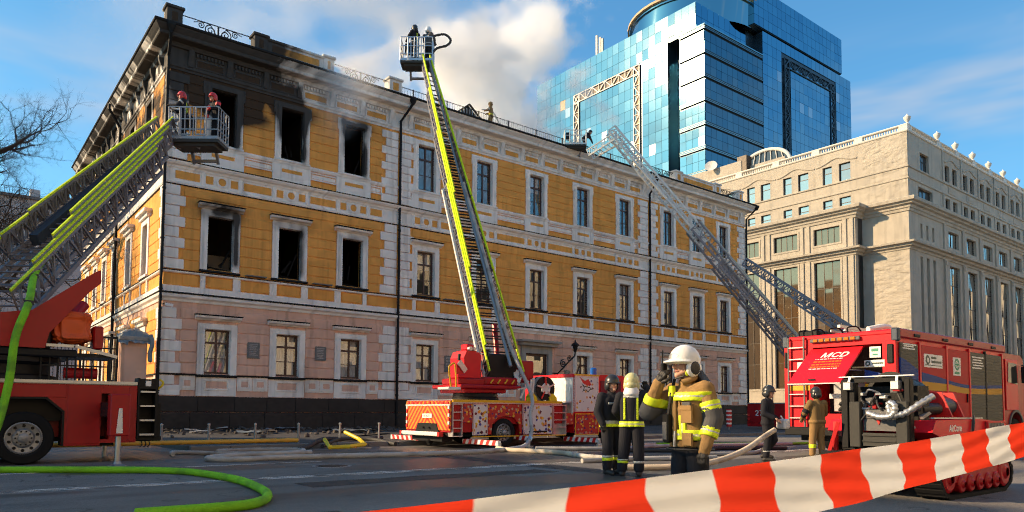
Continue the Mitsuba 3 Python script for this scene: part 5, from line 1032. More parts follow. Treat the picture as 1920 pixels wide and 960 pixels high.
obj('number_plate', MB().cb(X0 - .1, X0 - .06, -27.3, -26.75, 1.56, 1.69, .008), 'sticker_white', RT)
obj('rear_bumper', MB().cb(X0 - .25, X0 + .1, ya + .1, yb - .1, .55, .78, .02), 'black_plastic', RT); obj('under_box', MB().box(X0 + .1, X0 + 1.6, ya + .4, yb - .4, .4, .78).box(X0 + .3, X1 + 2, -27.6, -26.2, .5, .8), 'black_plastic', RT)
P = obj('rear_ladder', MB().bar((X0 - .08, yb - .15, .6), (X0 - .08, yb - .15, 3.3), .04).bar((X0 - .08, yb - .62, .6), (X0 - .08, yb - .62, 3.3), .04), 'grey_plastic', RT)
for i in range(8): obj('rung', MB().bar((X0 - .08, yb - .15, .7 + i * .33), (X0 - .08, yb - .62, .7 + i * .33), .03), 'alu', P)
obj('rear_post', MB().cb(X0 - .03, X0, yb - .10, yb + .01, .8, 3.05, .008), 'bright_red', RT); obj('rear_post', MB().cb(X0 - .03, X0, ya + .01, ya + .26, 1.0, 3.05, .008), 'bright_red', RT)
obj('rear_lamp', MB().cb(X0 - .07, X0 - .03, ya + .06, ya + .22, 2.45, 2.95, .02), 'black_plastic', RT); obj('rear_lamp', MB().cb(X0 - .07, X0 - .03, yb - .09, yb - .02, 2.45, 2.9, .01), 'black_plastic', RT)
obj('sticker', MB().box(X0 - .014, X0 - .004, -26.1, -25.78, 2.25, 2.6), 'sticker_white', RT)
# roof load
obj('roof_ladder', MB().bar((11.3, -27.0, 3.45), (15, -27.0, 3.45), .06).bar((11.3, -26.6, 3.45), (15, -26.6, 3.45), .06).bar((11.2, -26.9, 3.55), (14, -26.9, 3.55), .08), 'alu', RT)
obj('roof_bundle', MB().tube(bez([(11.4, -27.6, 3.42), (12.0, -27.8, 3.52), (12.6, -27.7, 3.40)], 6), .08, 7), 'sticker_white', RT); obj('roof_box', MB().cb(11.2, 12.2, -26.3, -25.7, 3.33, 3.5, .03).cb(12.5, 13.5, -26.3, -25.6, 3.33, 3.46, .03), 'black_plastic', RT)
for y in (-25.8, -26.2, -26.7, -27.2): obj('roof_loop', MB().tube(bez([(11.1, y, 3.33), (11.1, y, 3.48), (11.3, y - .15, 3.5), (11.5, y - .2, 3.33)], 5), .02, 5), 'black_plastic', RT)

# cab at the far end
cab = Polygon([(18.7, .6), (20.9, .6), (21.0, 1.5), (20.6, 3.0), (20.3, 3.14), (18.7, 3.14)])
obj('cab', MB().prism(cab.difference(Point(19.75, .62).buffer(.62, 12)), (0, ya + .1, 0), (1, 0, 0), (0, 0, 1), -2.9), 'red_paint', RT)
obj('cab_door', MB().cb(18.85, 19.95, ya + .06, ya + .1, 1.3, 2.95, .01), 'bright_red', RT); obj('cab_window', MB().prism(Polygon([(18.98, 2.2), (19.85, 2.15), (19.8, 2.82), (19.05, 2.85)]), (0, ya + .055, 0), (1, 0, 0), (0, 0, 1), .012), 'dark_glass', RT)
obj('mirror', MB().cb(20.05, 20.2, ya - .2, ya + .0, 2.2, 2.75, .02).bar((20.1, ya, 2.8), (20.1, ya - .12, 2.75), .03), 'black_plastic', RT); obj('arch_trim', MB().prism(Point(19.75, .62).buffer(.70, 12).difference(Point(19.75, .62).buffer(.62, 12)).intersection(sbox(18, .62, 21, 2)), (0, ya + .06, 0), (1, 0, 0), (0, 0, 1), -.3), 'grey_plastic', RT)
wheel((19.75, ya + .26, .52), RT, .52, .32, .30); wheel((13.4, ya + .26, .52), RT, .52, .32, .30); wheel((13.4, yb - .2, .52), RT, .52, .32, .30, 1); wheel((19.75, yb - .2, .52), RT, .52, .32, .30, 1)
bl = obj('beacon', MB().lathe([(.11, 3.2), (.12, 3.25), (.12, 3.42), (.0, 3.46)], (18.95, ya + .4, 0), n=14), 'blue_lamp', RT, smooth=30)
# ------------------------------------------------------------------ tracked firefighting robot
RB = thing('tracked_robot', 'red tracked firefighting robot with black lifting frame and twin work lamps behind the tape', 'robot')
yn, yq = -32.78, -31.35
def track(y0, y1):
    P = key(RB + '__track'); prof = Polygon([(2.35, .30), (2.55, .06), (2.75, 0), (4.75, 0), (5.05, .12), (5.12, .30), (5.0, .48), (4.7, .56), (2.6, .56), (2.42, .46)])
    inn = prof.buffer(-.055); scene[P] = mikit.ply(MB().prism(prof.difference(inn), (0, y0, 0), (1, 0, 0), (0, 0, 1), -(y1 - y0)).mesh(), 'rubber')
    ring = np.array(prof.exterior.coords); L_ = np.r_[0, np.cumsum(np.linalg.norm(np.diff(ring, axis=0), axis=1))]
    for t in np.arange(.02, L_[-1], .11):
        x, z = np.interp(t, L_, ring[:, 0]), np.interp(t, L_, ring[:, 1]); x2, z2 = np.interp(t + .01, L_, ring[:, 0]), np.interp(t + .01, L_, ring[:, 1]); tg = unit(V(x2 - x, 0, z2 - z)); no = V(tg[2], 0, -tg[0])
        obj('track_pad', MB().ob(V(x, (y0 + y1) / 2, z) + no * .005 + V(0, 0, .012), tg, V(0, 1, 0), no, .032, (y1 - y0) / 2, .016), 'rubber', P)
    for x, r, z in ((2.72, .20, .29), (4.78, .22, .29), (3.15, .12, .19), (3.48, .12, .19), (3.81, .12, .19), (4.14, .12, .19), (4.44, .12, .19)):
        w = obj('road_wheel', MB().lathe([(r * .3, .05), (r * .5, .02), (r * .85, .02), (r, .0), (r, -.2), (0, -.2)], (x, y0 + .02, z), (0, -1, 0), 20), 'red_paint', P, smooth=30)
    obj('track_guard', MB().box(2.6, 4.9, y0 + .03, y0 + .06, .22, .48), 'red_paint', P)
track(yn, yn + .36); track(yq - .36, yq)
obj('hull', MB().cb(2.3, 4.85, yn + .34, yq - .34, .25, .80, .03), 'black_plastic', RB)
obj('body_shell', MB().prism(Polygon([(2.18, .92), (2.30, 1.08), (3.85, 1.10), (4.55, 1.06), (4.75, .95), (4.8, .66), (3.5, .66), (2.75, .78)]), (0, yn - .0, 0), (1, 0, 0), (0, 0, 1), -(yq - yn)), 'bright_red', RB)
obj('shell_stripe', MB().prism(Polygon([(2.30, .80), (2.75, .74), (3.3, .68), (2.3, .66)]), (0, yn - .004, 0), (1, 0, 0), (0, 0, 1), .008), 'stripe_blue', RB)
ptext('AirCore', .085, (2.72, yn - .001, .93), (1, 0, 0), (0, 0, 1), 'sticker_white', RB, depth=.004, bold=True)
gr = obj('lamp_guard', frame_rect(MB(), 4.0, 4.72, .84, 1.07, .03, yn - .05, yn - .02), 'signal_red', RB)
mb = MB()
for i in range(11): mb.box(4.04 + i * .06, 4.06 + i * .06, yn - .045, yn - .025, .86, 1.05)
obj('guard_bars', mb, 'dull_steel', gr)
obj('deck_edge', MB().box(2.3, 4.0, yn + .02, yn + .06, 1.10, 1.12), 'alu', RB)
obj('turbine', MB().lathe([(.0, -.40), (.26, -.40), (.30, -.3), (.30, .3), (.33, .38), (.27, .38), (.24, -.2)], (3.2, -31.95, 1.42), (-1, 0, .1), 26), 'black_plastic', RB, smooth=30)
obj('exhaust', MB().cyl((2.5, yn + .3, 1.22), (3.1, yn + .3, 1.24), .085, 16), 'black_plastic', RB, smooth=30); obj('silencer_bracket', MB().bar((2.35, yn + .2, 1.12), (2.9, yn + .28, 1.22), .05), 'dull_steel', RB)
rl = obj('cable_reel', MB().cyl((3.28, yn + .35, 1.28), (3.62, yn + .35, 1.28), .13, 18), 'dark_blue_steel', RB, smooth=30)
for x in (3.24, 3.64): obj('reel_plate', MB().prism(Polygon([(-.22, -.17), (.22, -.17), (.08, .20), (-.08, .20)]), (x, yn + .35, 1.28), (0, -1, 0), (0, 0, 1), .03), 'signal_red', rl)
obj('tie_strap', MB().bar((3.55, yn - .02, 1.15), (3.45, yn - .03, .86), .03), 'black_hose', RB)
FX = 2.08
fr = obj('lifting_frame', MB().cb(FX - .06, FX + .06, -31.74, -31.64, .68, 1.64, .01).cb(FX - .06, FX + .06, -31.84, -31.76, .68, 1.6, .01).cb(FX - .06, FX + .06, -32.58, -32.50, .70, 1.64, .01).box(FX, FX + .1, -32.55, -31.66, 1.60, 1.66).box(FX, FX + .12, -32.5, -31.8, .62, .70).box(FX + .25, FX + .6, -32.55, -31.7, .9, 1.55), 'black_plastic', RB)
for y in (-31.86, -32.49): obj('mast_column', MB().cb(FX - .12, FX - .02, y - .075, y + .075, .70, 1.33, .01), 'hull_grey', fr)
obj('blade', MB().box(FX - .08, FX - .04, -32.40, -31.95, .72, .90).box(FX - .1, FX - .05, -32.4, -31.95, .78, .80).box(FX - .1, FX - .05, -32.4, -31.95, .86, .88), 'hull_grey', fr); obj('cross_panel', MB().box(FX - .04, FX - .02, -32.40, -31.95, .93, 1.09).box(FX - .05, FX, -32.40, -31.95, 1.1, 1.22), 'grey_plastic', fr); obj('badge', MB().prism(Polygon([(-.035, .03), (.035, .03), (.0, -.05)]), (FX - .045, -32.16, 1.06), (0, -1, 0), (0, 0, 1), .008), 'signal_red', fr)
obj('top_bar', MB().cyl((FX - .02, -32.62, 1.68), (FX - .02, -31.6, 1.68), .011, 8), 'alu', fr)
for y in (-31.76, -32.41):
    lp = obj('work_lamp', MB().cb(FX - .12, FX - .02, y - .062, y + .062, 1.49, 1.61, .012), 'grey_plastic', fr); obj('lens', MB().box(FX - .126, FX - .119, y - .05, y + .05, 1.50, 1.60), 'sticker_white', lp); obj('bracket', MB().bar((FX - .05, y, 1.60), (FX - .02, y, 1.68), .03), 'alu', lp)
g = np.random.default_rng(8); cols = ['dull_steel', 'black_plastic', 'red_paint', 'alu', 'grey_plastic', 'red_paint', 'sticker_white', 'hull_grey']
for i in range(26):
    c = V(FX + g.uniform(.02, .22), g.uniform(-32.42, -31.9), g.uniform(1.12, 1.56)); h = g.uniform(.015, .06, 3)
    obj('hydraulic_block', MB().cb(c[0] - h[0], c[0] + h[0], c[1] - h[1], c[1] + h[1], c[2] - h[2] * .7, c[2] + h[2] * .7, .006), cols[g.integers(len(cols))], fr)
for i in range(9):
    p = V(FX + .02, g.uniform(-32.4, -31.9), g.uniform(1.1, 1.5)); q = p + V(g.uniform(-.05, .1), g.uniform(-.3, .3), g.uniform(-.25, .25)); obj('hydraulic_hose', MB().tube(bez([p, (p + q) / 2 + V(-.10, 0, g.uniform(-.12, .05)), q], 6), .014, 6), 'black_hose' if i % 3 else 'alu', fr)
t = np.linspace(0, 1, 60); cc_ = bez([(FX - .12, -32.05, 1.17), (FX - .18, -32.25, 1.12), (FX - .2, -32.42, 1.15), (FX - .2, -32.44, 1.28), (FX - .18, -32.36, 1.30), (FX - .2, -32.40, 1.16), (FX - .15, -32.54, 1.17), (FX - .05, -32.70, 1.30), (FX + .1, -32.80, 1.40)], 8)
obj('corrugated_duct', MB().tube(cc_, .042 + .008 * np.sin(np.arange(len(cc_)) * 2.2), 10), 'alu', RB, smooth=True)
obj('strut', MB().bar((FX - .1, -31.62, 1.05), (FX - .15, -31.5, .62), .05).bar((FX - .05, -31.55, 1.05), (FX - .05, -31.55, .6), .05), 'signal_red', fr); obj('foot_bar', MB().cb(FX - .3, FX + .1, -31.9, -31.45, .58, .64, .01), 'black_plastic', fr)
# folded kit between robot and truck
kt = thing('equipment_cart', 'heap of dark folded equipment on the black carrier between the truck and the robot', 'equipment')
obj('carrier', MB().cb(9.75, 10.75, -28.5, -27.65, .25, 1.15, .03).box(9.8, 10.7, -28.55, -27.65, 1.15, 1.22), 'black_plastic', kt)
mb = MB(); g = np.random.default_rng(21)
for i in range(16): p = V(g.uniform(9.8, 10.6), g.uniform(-28.4, -27.75), 1.24 + g.uniform(0, .14)); mb.tube(bez([p, p + V(g.uniform(-.3, .3), g.uniform(-.3, .3), .08), p + V(g.uniform(-.4, .4), g.uniform(-.4, .4), 0)], 5), .045, 6)
obj('folded_sleeve', mb, 'hull_grey', kt); obj('crossbar', MB().box(9.70, 9.75, -28.5, -27.65, 1.0, 1.1), 'signal_red', kt)
# ------------------------------------------------------------------ ladder trucks behind
T27 = thing('ladder_truck', 'far red ladder truck numbered 27, its pale ladder reaching up to the roof', 'fire truck')
x0 = 32.2
obj('body', MB().cb(x0, 39.5, -12.6, -10.0, .55, 1.72, .03).box(x0 + .02, x0 + .3, -12.6, -10.0, .3, .6), 'red_paint', T27); obj('cab', MB().prism(Polygon([(39.6, .5), (41.6, .5), (41.7, 1.6), (41.3, 2.8), (39.6, 2.8)]), (0, -12.5, 0), (1, 0, 0), (0, 0, 1), -2.4), 'red_paint', T27); obj('trim', MB().box(x0 - .02, 39.5, -12.62, -9.98, 1.72, 1.78), 'alu', T27)
ptext('27', .34, (x0 - .004, -10.55, .98), (0, -1, 0), (0, 0, 1), 'sticker_white', T27, name='fleet_number', bold=True); obj('tail_lamp', MB().cb(x0 - .05, x0, -10.2, -10.06, .7, .85, .01).cb(x0 - .05, x0, -10.2, -10.06, .95, 1.1, .01), 'signal_red', T27)
obj('headlamp', MB().lathe([(.0, .04), (.11, .03), (.12, 0)], (x0 - .01, -11.7, .55), (-1, 0, 0), 14), 'sticker_white', T27)
for x in (34.4, 40.2): wheel((x, -12.35, .5), T27, .5, .3, .3); wheel((x, -10.2, .5), T27, .5, .3, .3, 1)
obj('turret', MB().lathe([(1.0, 1.75), (1.0, 2.0), (.8, 2.1), (.8, 2.4)], (37.9, -11.3, 0), n=24).cb(36.9, 38.9, -12.2, -10.6, 2.4, 3.4, .05), 'red_paint', T27)
T3 = (26.92, -3.94, 19.79)
ladder(T27, (37.89, -12.07, 3.62), T3, 1.75, .95, 2, [(0, .48), (.08, .62)], (.85, .75), 'truss_grey', 'truss_green', 'alu', top=.13, off=.11, inset=.07, sp=.4, ch=.09, diag=.055)
v1 = V(*T3) * .47 + V(37.89, -12.07, 3.62) * .53
_a = V(37.89, -12.07, 3.62); _d3 = unit(V(*T3) - _a); _l3 = np.linalg.norm(V(*T3) - _a)
ladder(T27, tuple(_a + _d3 * _l3 * .56), tuple(_a + _d3 * (_l3 + .5)), 1.0, .75, 1, [(0, 1.0)], (.55,), 'truss_white', 'truss_white', 'truss_white', sp=.3, ch=.09, diag=.055)
ladder(T27, T3, (26.15, -1.9, 18.95), .85, .75, 1, [(0, 1)], (.45,), 'truss_white', None, 'truss_white', sp=.3, ch=.07, diag=.045)
cage(T27, (25.7, -1.0, 19.45), (.784, -.62), (.62, .784), 1.5, .9, 1.0, 'truss_white')
A4 = thing('aerial_platform', 'dark boom ladder sloping down to the red truck, in front of the beige building', 'ladder boom')
ladder(A4, (39.3, -19.0, 2.6), (35.29, -8.05, 11.67), .9, .7, 2, [(0, .7), (.1, 1)], (.62, .5), 'truss_grey', 'truss_grey', 'dull_steel', top=.1, off=.09, inset=.05, sp=.4, ch=.09, diag=.06)
obj('pedestal', MB().cyl((39.3, -19, 0.5), (39.3, -19, 2.7), .5, 18).cb(37.5, 44, -20.2, -17.8, .6, 1.5, .04), 'red_paint', A4)
for x in (38.5, 43): wheel((x, -19.9, .5), A4, .5, .3, .3); wheel((x, -18.1, .5), A4, .5, .3, .3, 1)
hp = thing('marker_post', 'short red and white striped post in front of the far ladder truck', 'post')
obj('post', MB().cyl((29.7, -10.4, .3), (29.7, -10.4, 1.35), .16, 14), 'signal_red', hp)
for i in range(4): obj('white_band', MB().cyl((29.7, -10.4, .45 + i * .25), (29.7, -10.4, .55 + i * .25), .165, 14), 'signal_white', hp)
obj('stem', MB().cyl((29.7, -10.4, 0), (29.7, -10.4, .3), .05, 8), 'dull_steel', hp)
# ================================================================== people
mat('skin', (.50, .27, .19), .55); mat('tan_cloth', (.27, .165, .07), .85, spec=.2); mat('tan_dark', (.20, .13, .055), .85, spec=.2); mat('navy_cloth', (.016, .017, .024), .85, spec=.25); mat('grey_cloth', (.085, .085, .088), .85, spec=.25)
mat('hi_vis', (.66, .80, .02), .5); mat('silver_tape', (.46, .47, .45), .45); mat('white_shell', (.74, .74, .73), .22, clearcoat=.5); mat('cream_shell', (.52, .50, .25), .35, clearcoat=.4); mat('red_shell', (.50, .03, .025), .3, clearcoat=.4); mat('black_shell', (.025, .027, .03), .3); mat('white_cape', (.68, .68, .69), .6); mat('leather', (.02, .018, .017), .6)
mat('eye_white', (.7, .68, .65), .3); mat('hair_dark', (.03, .02, .014), .8); mat('lip', (.38, .13, .11), .5)
def bones(segs, n=14):
    out = []
    for chain in segs:
        for (a, ra), (b, rb) in zip(chain, chain[1:]):
            out.append(m3.Manifold.batch_hull([m3.Manifold.sphere(ra, n).translate(tuple(map(float, a))), m3.Manifold.sphere(rb, n).translate(tuple(map(float, b)))]))
    return m3.Manifold.batch_boolean(out, m3.OpType.Add)
def ell(c, r, n=20): return m3.Manifold.sphere(1.0, n).scale(tuple(map(float, r))).translate(tuple(map(float, c)))
def cuboid(c, ax, half):
    """oriented box; ax = rows of unit axes"""
    P = [np.asarray(c) + sum(s[i] * half[i] * np.asarray(ax[i]) for i in range(3)) for s in [(i, j, k) for i in (-1, 1) for j in (-1, 1) for k in (-1, 1)]]
    return m3.Manifold.hull_points(np.array(P, float))
def tomesh(man, ref=None, it=6, wr=0, seed=0, fine=5.):
    if ref: man = man.refine_to_length(ref)
    q = man.to_mesh(); t = trimesh.Trimesh(np.array(q.vert_properties)[:, :3], np.array(q.tri_verts), process=True)
    if ref:
        v0 = t.vertices.copy(); trimesh.smoothing.filter_taubin(t, iterations=it); bad = ~(np.linalg.norm(t.vertices - v0, axis=1) < .02); vv = t.vertices.copy(); vv[bad] = v0[bad]; t.vertices = vv
    if wr:
        nz = meshkit.fbm(t.vertices * np.array([fine, fine, fine * 1.5]), 4, seed) - .5; nz2 = np.abs(meshkit.fbm(t.vertices * fine * 1.7 + 9, 3, seed + 5) - .5)
        t.vertices += t.vertex_normals * ((nz * 1.0 - nz2 * .9) * wr * 2)[:, None]
    return t
def person(label, pos, head, J=None, coat='navy_cloth', pants='navy_cloth', boot='leather', glove='leather', helmet='black_shell', bands=(), trim='hi_vis', cape=None, ref=None, s=1.0, look=None, visor=False, coat_hem=.80, wr=0., hk=1.0, bulk=1.0, ak=1.08, lk=1.1, group=None):
    K = thing('person', label, 'person', group)
    pos = V(*pos); f = unit(V(math.cos(head), math.sin(head), 0)); l = V(-f[1], f[0], 0); Z = V(0, 0, 1)
    Q = dict(hip=(0, 0, .94), chest=(.02, 0, 1.34), neck=(.02, 0, 1.50), head=(.05, 0, 1.655), kl=(.03, .11, .50), kr=(.03, -.11, .50), al=(-.01, .12, .09), ar=(-.01, -.12, .09), sl=(.0, .20, 1.42), sr=(.0, -.20, 1.42),
             el=(-.03, .30, 1.15), er=(-.03, -.30, 1.15), hl=(.08, .32, .90), hr=(.08, -.32, .90)); Q.update(J or {})
    P = {k: pos + s * (f * v[0] + l * v[1] + Z * v[2]) for k, v in Q.items()}
    HL, HR = P['hip'] + l * .09 * s, P['hip'] - l * .09 * s
    lf = unit(V(math.cos(look), math.sin(look), 0)) if look is not None else f
    ll = V(-lf[1], lf[0], 0); hc = P['head']
    def H(a, b, c): return hc + s * (lf * a + ll * b + Z * c)
    n = 18 if ref else 10; R = lambda r: r * s
    # continuous body
    skull = m3.Manifold.batch_boolean([ell((0, 0, 0), (R(.096), R(.076), R(.115)), n + 6)], m3.OpType.Add)
    rot = np.c_[lf, ll, Z, hc]; headm = skull.transform(rot)
    parts = [headm, bones([[(H(.045, 0, -.09), R(.042)), (H(.075, 0, -.105), R(.026))], [(H(.02, .045, -.06), R(.034)), (H(.07, 0, -.10), R(.026))], [(H(.02, -.045, -.06), R(.034)), (H(.07, 0, -.10), R(.026))],
                            [(H(.088, 0, .015), R(.013)), (H(.112, 0, -.025), R(.015)), (H(.094, 0, -.035), R(.014))], [(H(.075, .032, .025), R(.016)), (H(.075, -.032, .025), R(.016))],
                            [(H(.0, .078, .0), R(.016)), (H(-.01, .082, -.03), R(.014))], [(H(.0, -.078, .0), R(.016)), (H(-.01, -.082, -.03), R(.014))]], n), bones([[(P['neck'], R(.058)), (H(-.015, 0, -.07), R(.055))]], n)]
    torso_r = lambda d: bones([[(P['hip'] + l * .07 * s, R(.125) + d), (P['chest'] + l * .085 * s, R(.125 * bulk) + d)], [(P['hip'] - l * .07 * s, R(.125) + d), (P['chest'] - l * .085 * s, R(.125 * bulk) + d)], [(P['hip'], R(.13) + d), (P['chest'], R(.14 * bulk) + d)], [(P['sl'], R(.085) + d), (P['chest'], R(.12) + d), (P['sr'], R(.085) + d)], [(P['chest'], R(.12) + d), (P['neck'], R(.075) + d)]], n)
    arm_r = lambda sd, d: bones([[(P['s' + sd], R(.083 * (ak * .5 + .5)) + d), (P['e' + sd], R(.068 * ak) + d), (P['h' + sd], R(.054 * ak) + d)]], n)
    leg_r = lambda h, sd, d: bones([[(h, R(.105 * (lk * .5 + .5)) + d), (P['k' + sd], R(.078 * lk) + d), (P['a' + sd] + Z * .05, R(.066 * lk) + d)]], n)
    parts += [torso_r(-.03), arm_r('l', -.03), arm_r('r', -.03), leg_r(HL, 'l', -.03), leg_r(HR, 'r', -.03)]
    body = m3.Manifold.batch_boolean(parts, m3.OpType.Add)
    hands = {}
    for sd in 'lr':
        d = unit(P['h' + sd] - P['e' + sd]); a = unit(np.cross(d, Z if abs(d[2]) < .9 else f)); b = np.cross(d, a); w = P['h' + sd]; ch = [[(w, R(.036)), (w + d * R(.06) + a * R(.02), R(.030))], [(w, R(.036)), (w + d * R(.06) - a * R(.02), R(.030))]]
        for i, L_ in zip(range(4), (.062, .072, .068, .052)):
            o = w + d * R(.075) + a * R(.033 - .022 * i); c1 = o + d * R(L_ * .55) + b * R(.012); c2 = c1 + unit(d * .55 + b * .9) * R(L_ * .55); ch.append([(o, R(.0125)), (c1, R(.0115)), (c2, R(.010))])
        o = w + d * R(.03) + a * R(.038); ch.append([(o, R(.014)), (o + unit(d * .6 + a * .7 + b * .3) * R(.045), R(.0125)), (o + unit(d * .75 + a * .45 + b * .5) * R(.075), R(.0105))])
        hands[sd] = ch; body = body + bones(ch, 8)
    scene[key(K + '__body')] = mikit.ply(tomesh(body, ref * .7 if ref else None, 3), 'skin', 60)
    # face details
    if ref or True:
        obj('eyes', MB().sph(H(.083, .032, .006), R(.011), 1).sph(H(.083, -.032, .006), R(.011), 1), 'eye_white', K); obj('pupils', MB().sph(H(.0915, .033, .006), R(.005), 1).sph(H(.0915, -.031, .006), R(.005), 1), 'leather', K)
        obj('mouth', MB().tube([H(.083, .026, -.064), H(.096, 0, -.061), H(.083, -.026, -.064)], R(.006), 6), 'lip', K); obj('brows', MB().tube([H(.080, .050, .030), H(.094, .022, .033)], R(.005), 5).tube([H(.080, -.050, .030), H(.094, -.022, .033)], R(.005), 5), 'hair_dark', K)
    # clothes
    hemc = P['hip'] + (Z * (coat_hem - .94) * s); big = 3.0
    under = cuboid(hemc - Z * big, (f, l, Z), (big, big, big))
    co = (torso_r(.0) + bones([[(P['hip'] + l * .08 * s, R(.135)), (hemc + l * .09 * s, R(.135))], [(P['hip'] - l * .08 * s, R(.135)), (hemc - l * .09 * s, R(.135))], [(P['hip'], R(.14)), (hemc, R(.14))]], n)) - under
    coat_m = co
    sleeves = arm_r('l', .0) + arm_r('r', .0); full = co + sleeves
    full = full - ell(H(.02, 0, -.04), (R(.085), R(.08), R(.12)), n)
    scene[key(K + '__coat')] = mikit.ply(tomesh(full, ref, 8, wr, 3, 8.), coat, 60 if not wr else 70)
    def coat_d(d):
        q = torso_r(d) + bones([[(P['hip'] + l * .08 * s, R(.135) + d), (hemc + l * .09 * s, R(.135) + d)], [(P['hip'] - l * .08 * s, R(.135) + d), (hemc - l * .09 * s, R(.135) + d)], [(P['hip'], R(.14) + d), (hemc, R(.14) + d)]], n)
        return q
    dd_ = .009 + wr * .5
    for kind, a0, wid, mt in bands:
        if kind == 'body': m = coat_d(dd_) ^ cuboid(pos + Z * a0 * s, (f, l, Z), (1, 1, wid))
        elif kind == 'front': m = coat_d(dd_ + .002) ^ cuboid(pos + Z * a0[1] * s + l * a0[0] * s + f * .5, (f, l, Z), (.5, wid, a0[2]))
        elif kind == 'frontx': m = coat_d(dd_ + .002) ^ cuboid(pos + Z * a0[1] * s + l * a0[0] * s + f * .5, (f, l, Z), (.5, a0[2], wid))
        elif kind == 'back': m = coat_d(dd_ + .002) ^ cuboid(pos + Z * a0[1] * s + l * a0[0] * s - f * .5, (f, l, Z), (.5, wid, a0[2]))
        elif kind == 'backx': m = coat_d(dd_ + .002) ^ cuboid(pos + Z * a0[1] * s + l * a0[0] * s - f * .5, (f, l, Z), (.5, a0[2], wid))
        elif kind in ('armL', 'armR', 'foreL', 'foreR'):
            sd = kind[-1].lower(); p0, p1 = (P['s' + sd], P['e' + sd]) if kind[:3] == 'arm' else (P['e' + sd], P['h' + sd]); d = unit(p1 - p0); x = unit(np.cross(d, Z if abs(d[2]) < .95 else f))
            m = arm_r(sd, dd_) ^ cuboid(p0 + (p1 - p0) * a0, (d, x, np.cross(d, x)), (wid, .16, .16))
        else:
            sd = kind[-1].lower(); m = leg_r(HL if sd == 'l' else HR, sd, dd_) ^ cuboid(P['a' + sd] + Z * a0, (f, l, Z), (.3, .11, wid))
        if not m.is_empty(): obj('reflective_band' if mt in ('hi_vis', 'silver_tape') else 'cloth_panel', tomesh(m, ref, 2) if ref else tomesh(m), mt, K, smooth=50)
    pa = leg_r(HL, 'l', .004) + leg_r(HR, 'r', .004) + bones([[(HL, R(.125)), (HR, R(.125))], [(P['hip'] + Z * .05, R(.13)), (P['hip'] - Z * .06, R(.12))]], n)
    scene[key(K + '__trousers')] = mikit.ply(tomesh(pa, ref, 6, wr * .7, 8), pants, 60)
    for sd in 'lr':
        a = P['a' + sd]; obj('boot', tomesh(bones([[(a + Z * .12 * s, R(.068)), (a - Z * .02 * s, R(.058)), (a + f * .13 * s - Z * .045 * s, R(.045)), (a + f * .19 * s - Z * .055 * s, R(.035))], [(a - Z * .02 * s, R(.06)), (a - f * .05 * s - Z * .045 * s, R(.045))]], n) - cuboid(a - Z * (.09 + .5) * s, (f, l, Z), (1, 1, .5 * s)), ref), boot, K, smooth=50)
        if glove:
            d = unit(P['h' + sd] - P['e' + sd]); gm = bones([[(p, r + R(.007)) for p, r in c] for c in hands[sd]] + [[(P['h' + sd] - d * R(.02), R(.050)), (P['h' + sd] + d * R(.02), R(.046))]], 8)
            obj('glove', tomesh(gm, .011 if ref else None, 2), glove, K, smooth=50)
    # helmet
    if helmet:
        k_ = hk
        dome = ell((-.01, 0, .035), (.150, .130, .150), 28 if ref else 16); inner = ell((-.005, 0, .03), (.132, .112, .135), 20)
        cutb = m3.Manifold.cube((1, 1, 1), True).translate((0.30, 0, -.49)) + m3.Manifold.cube((1, 1, .6), True).translate((-.0, 0, -.42))
        sh = dome - cutb
        brim = (ell((.0, 0, .022), (.200 if visor else .168, .150 if visor else .136, .03 if visor else .022), 24) ^ m3.Manifold.cube((.4, .5, .2), True).translate((.22, 0, .03)))
        sh = (sh + brim + ell((-.03, .10, -.035), (.075, .036, .085), 16) + ell((-.03, -.10, -.035), (.075, .036, .085), 16) + ell((-.09, 0, -.03), (.085, .10, .085), 16)) - inner - ell((.10, 0, -.09), (.12, .092, .10), 20)
        Mh = np.c_[lf * s * k_, ll * s * k_, Z * s * k_, hc]
        obj('helmet', tomesh(sh.transform(Mh), ref * .8 if ref else None, 4), helmet, K, smooth=50)
        if visor:
            for sg in (-1, 1): obj('ear_shell', tomesh((ell((-.035, .128 * sg, -.035), (.052, .014, .062), 12)).transform(Mh)), 'black_shell', K, smooth=50)
            obj('helmet_badge', tomesh((ell((.115, 0, .075), (.05, .075, .028), 14) ^ (ell((-.01, 0, .035), (.1535, .1335, .1535), 24))).transform(Mh)), 'dull_steel', K, smooth=50); obj('chin_strap', MB().tube([H(.0, .088, -.05), H(.05, .07, -.11), H(.085, .0, -.13), H(.05, -.07, -.11), H(.0, -.088, -.05)], R(.009), 6), 'leather', K); obj('strap_pad', MB().sph(H(.025, .088, -.085), R(.022), 2, (1, .5, 1.2)), 'hi_vis', K)
    if cape: obj('neck_cape', tomesh((m3.Manifold.hull(ell(H(-.03, 0, -.04), (R(.115),) * 3, 14) + ell(H(-.06, .0, -.19), (R(.15), R(.15), R(.06)), 14)) - ell(H(.14, 0, -.05), (R(.14), R(.14), R(.22)), 14)), ref), cape, K, smooth=50)
    return K, P, f, l, H
A = math.atan2
def hd(right, fwd):
    """heading from a direction given as (to the right, away) of the viewer"""
    x, y = .784 * right + .62 * fwd, -.62 * right + .784 * fwd; return A(y, x)
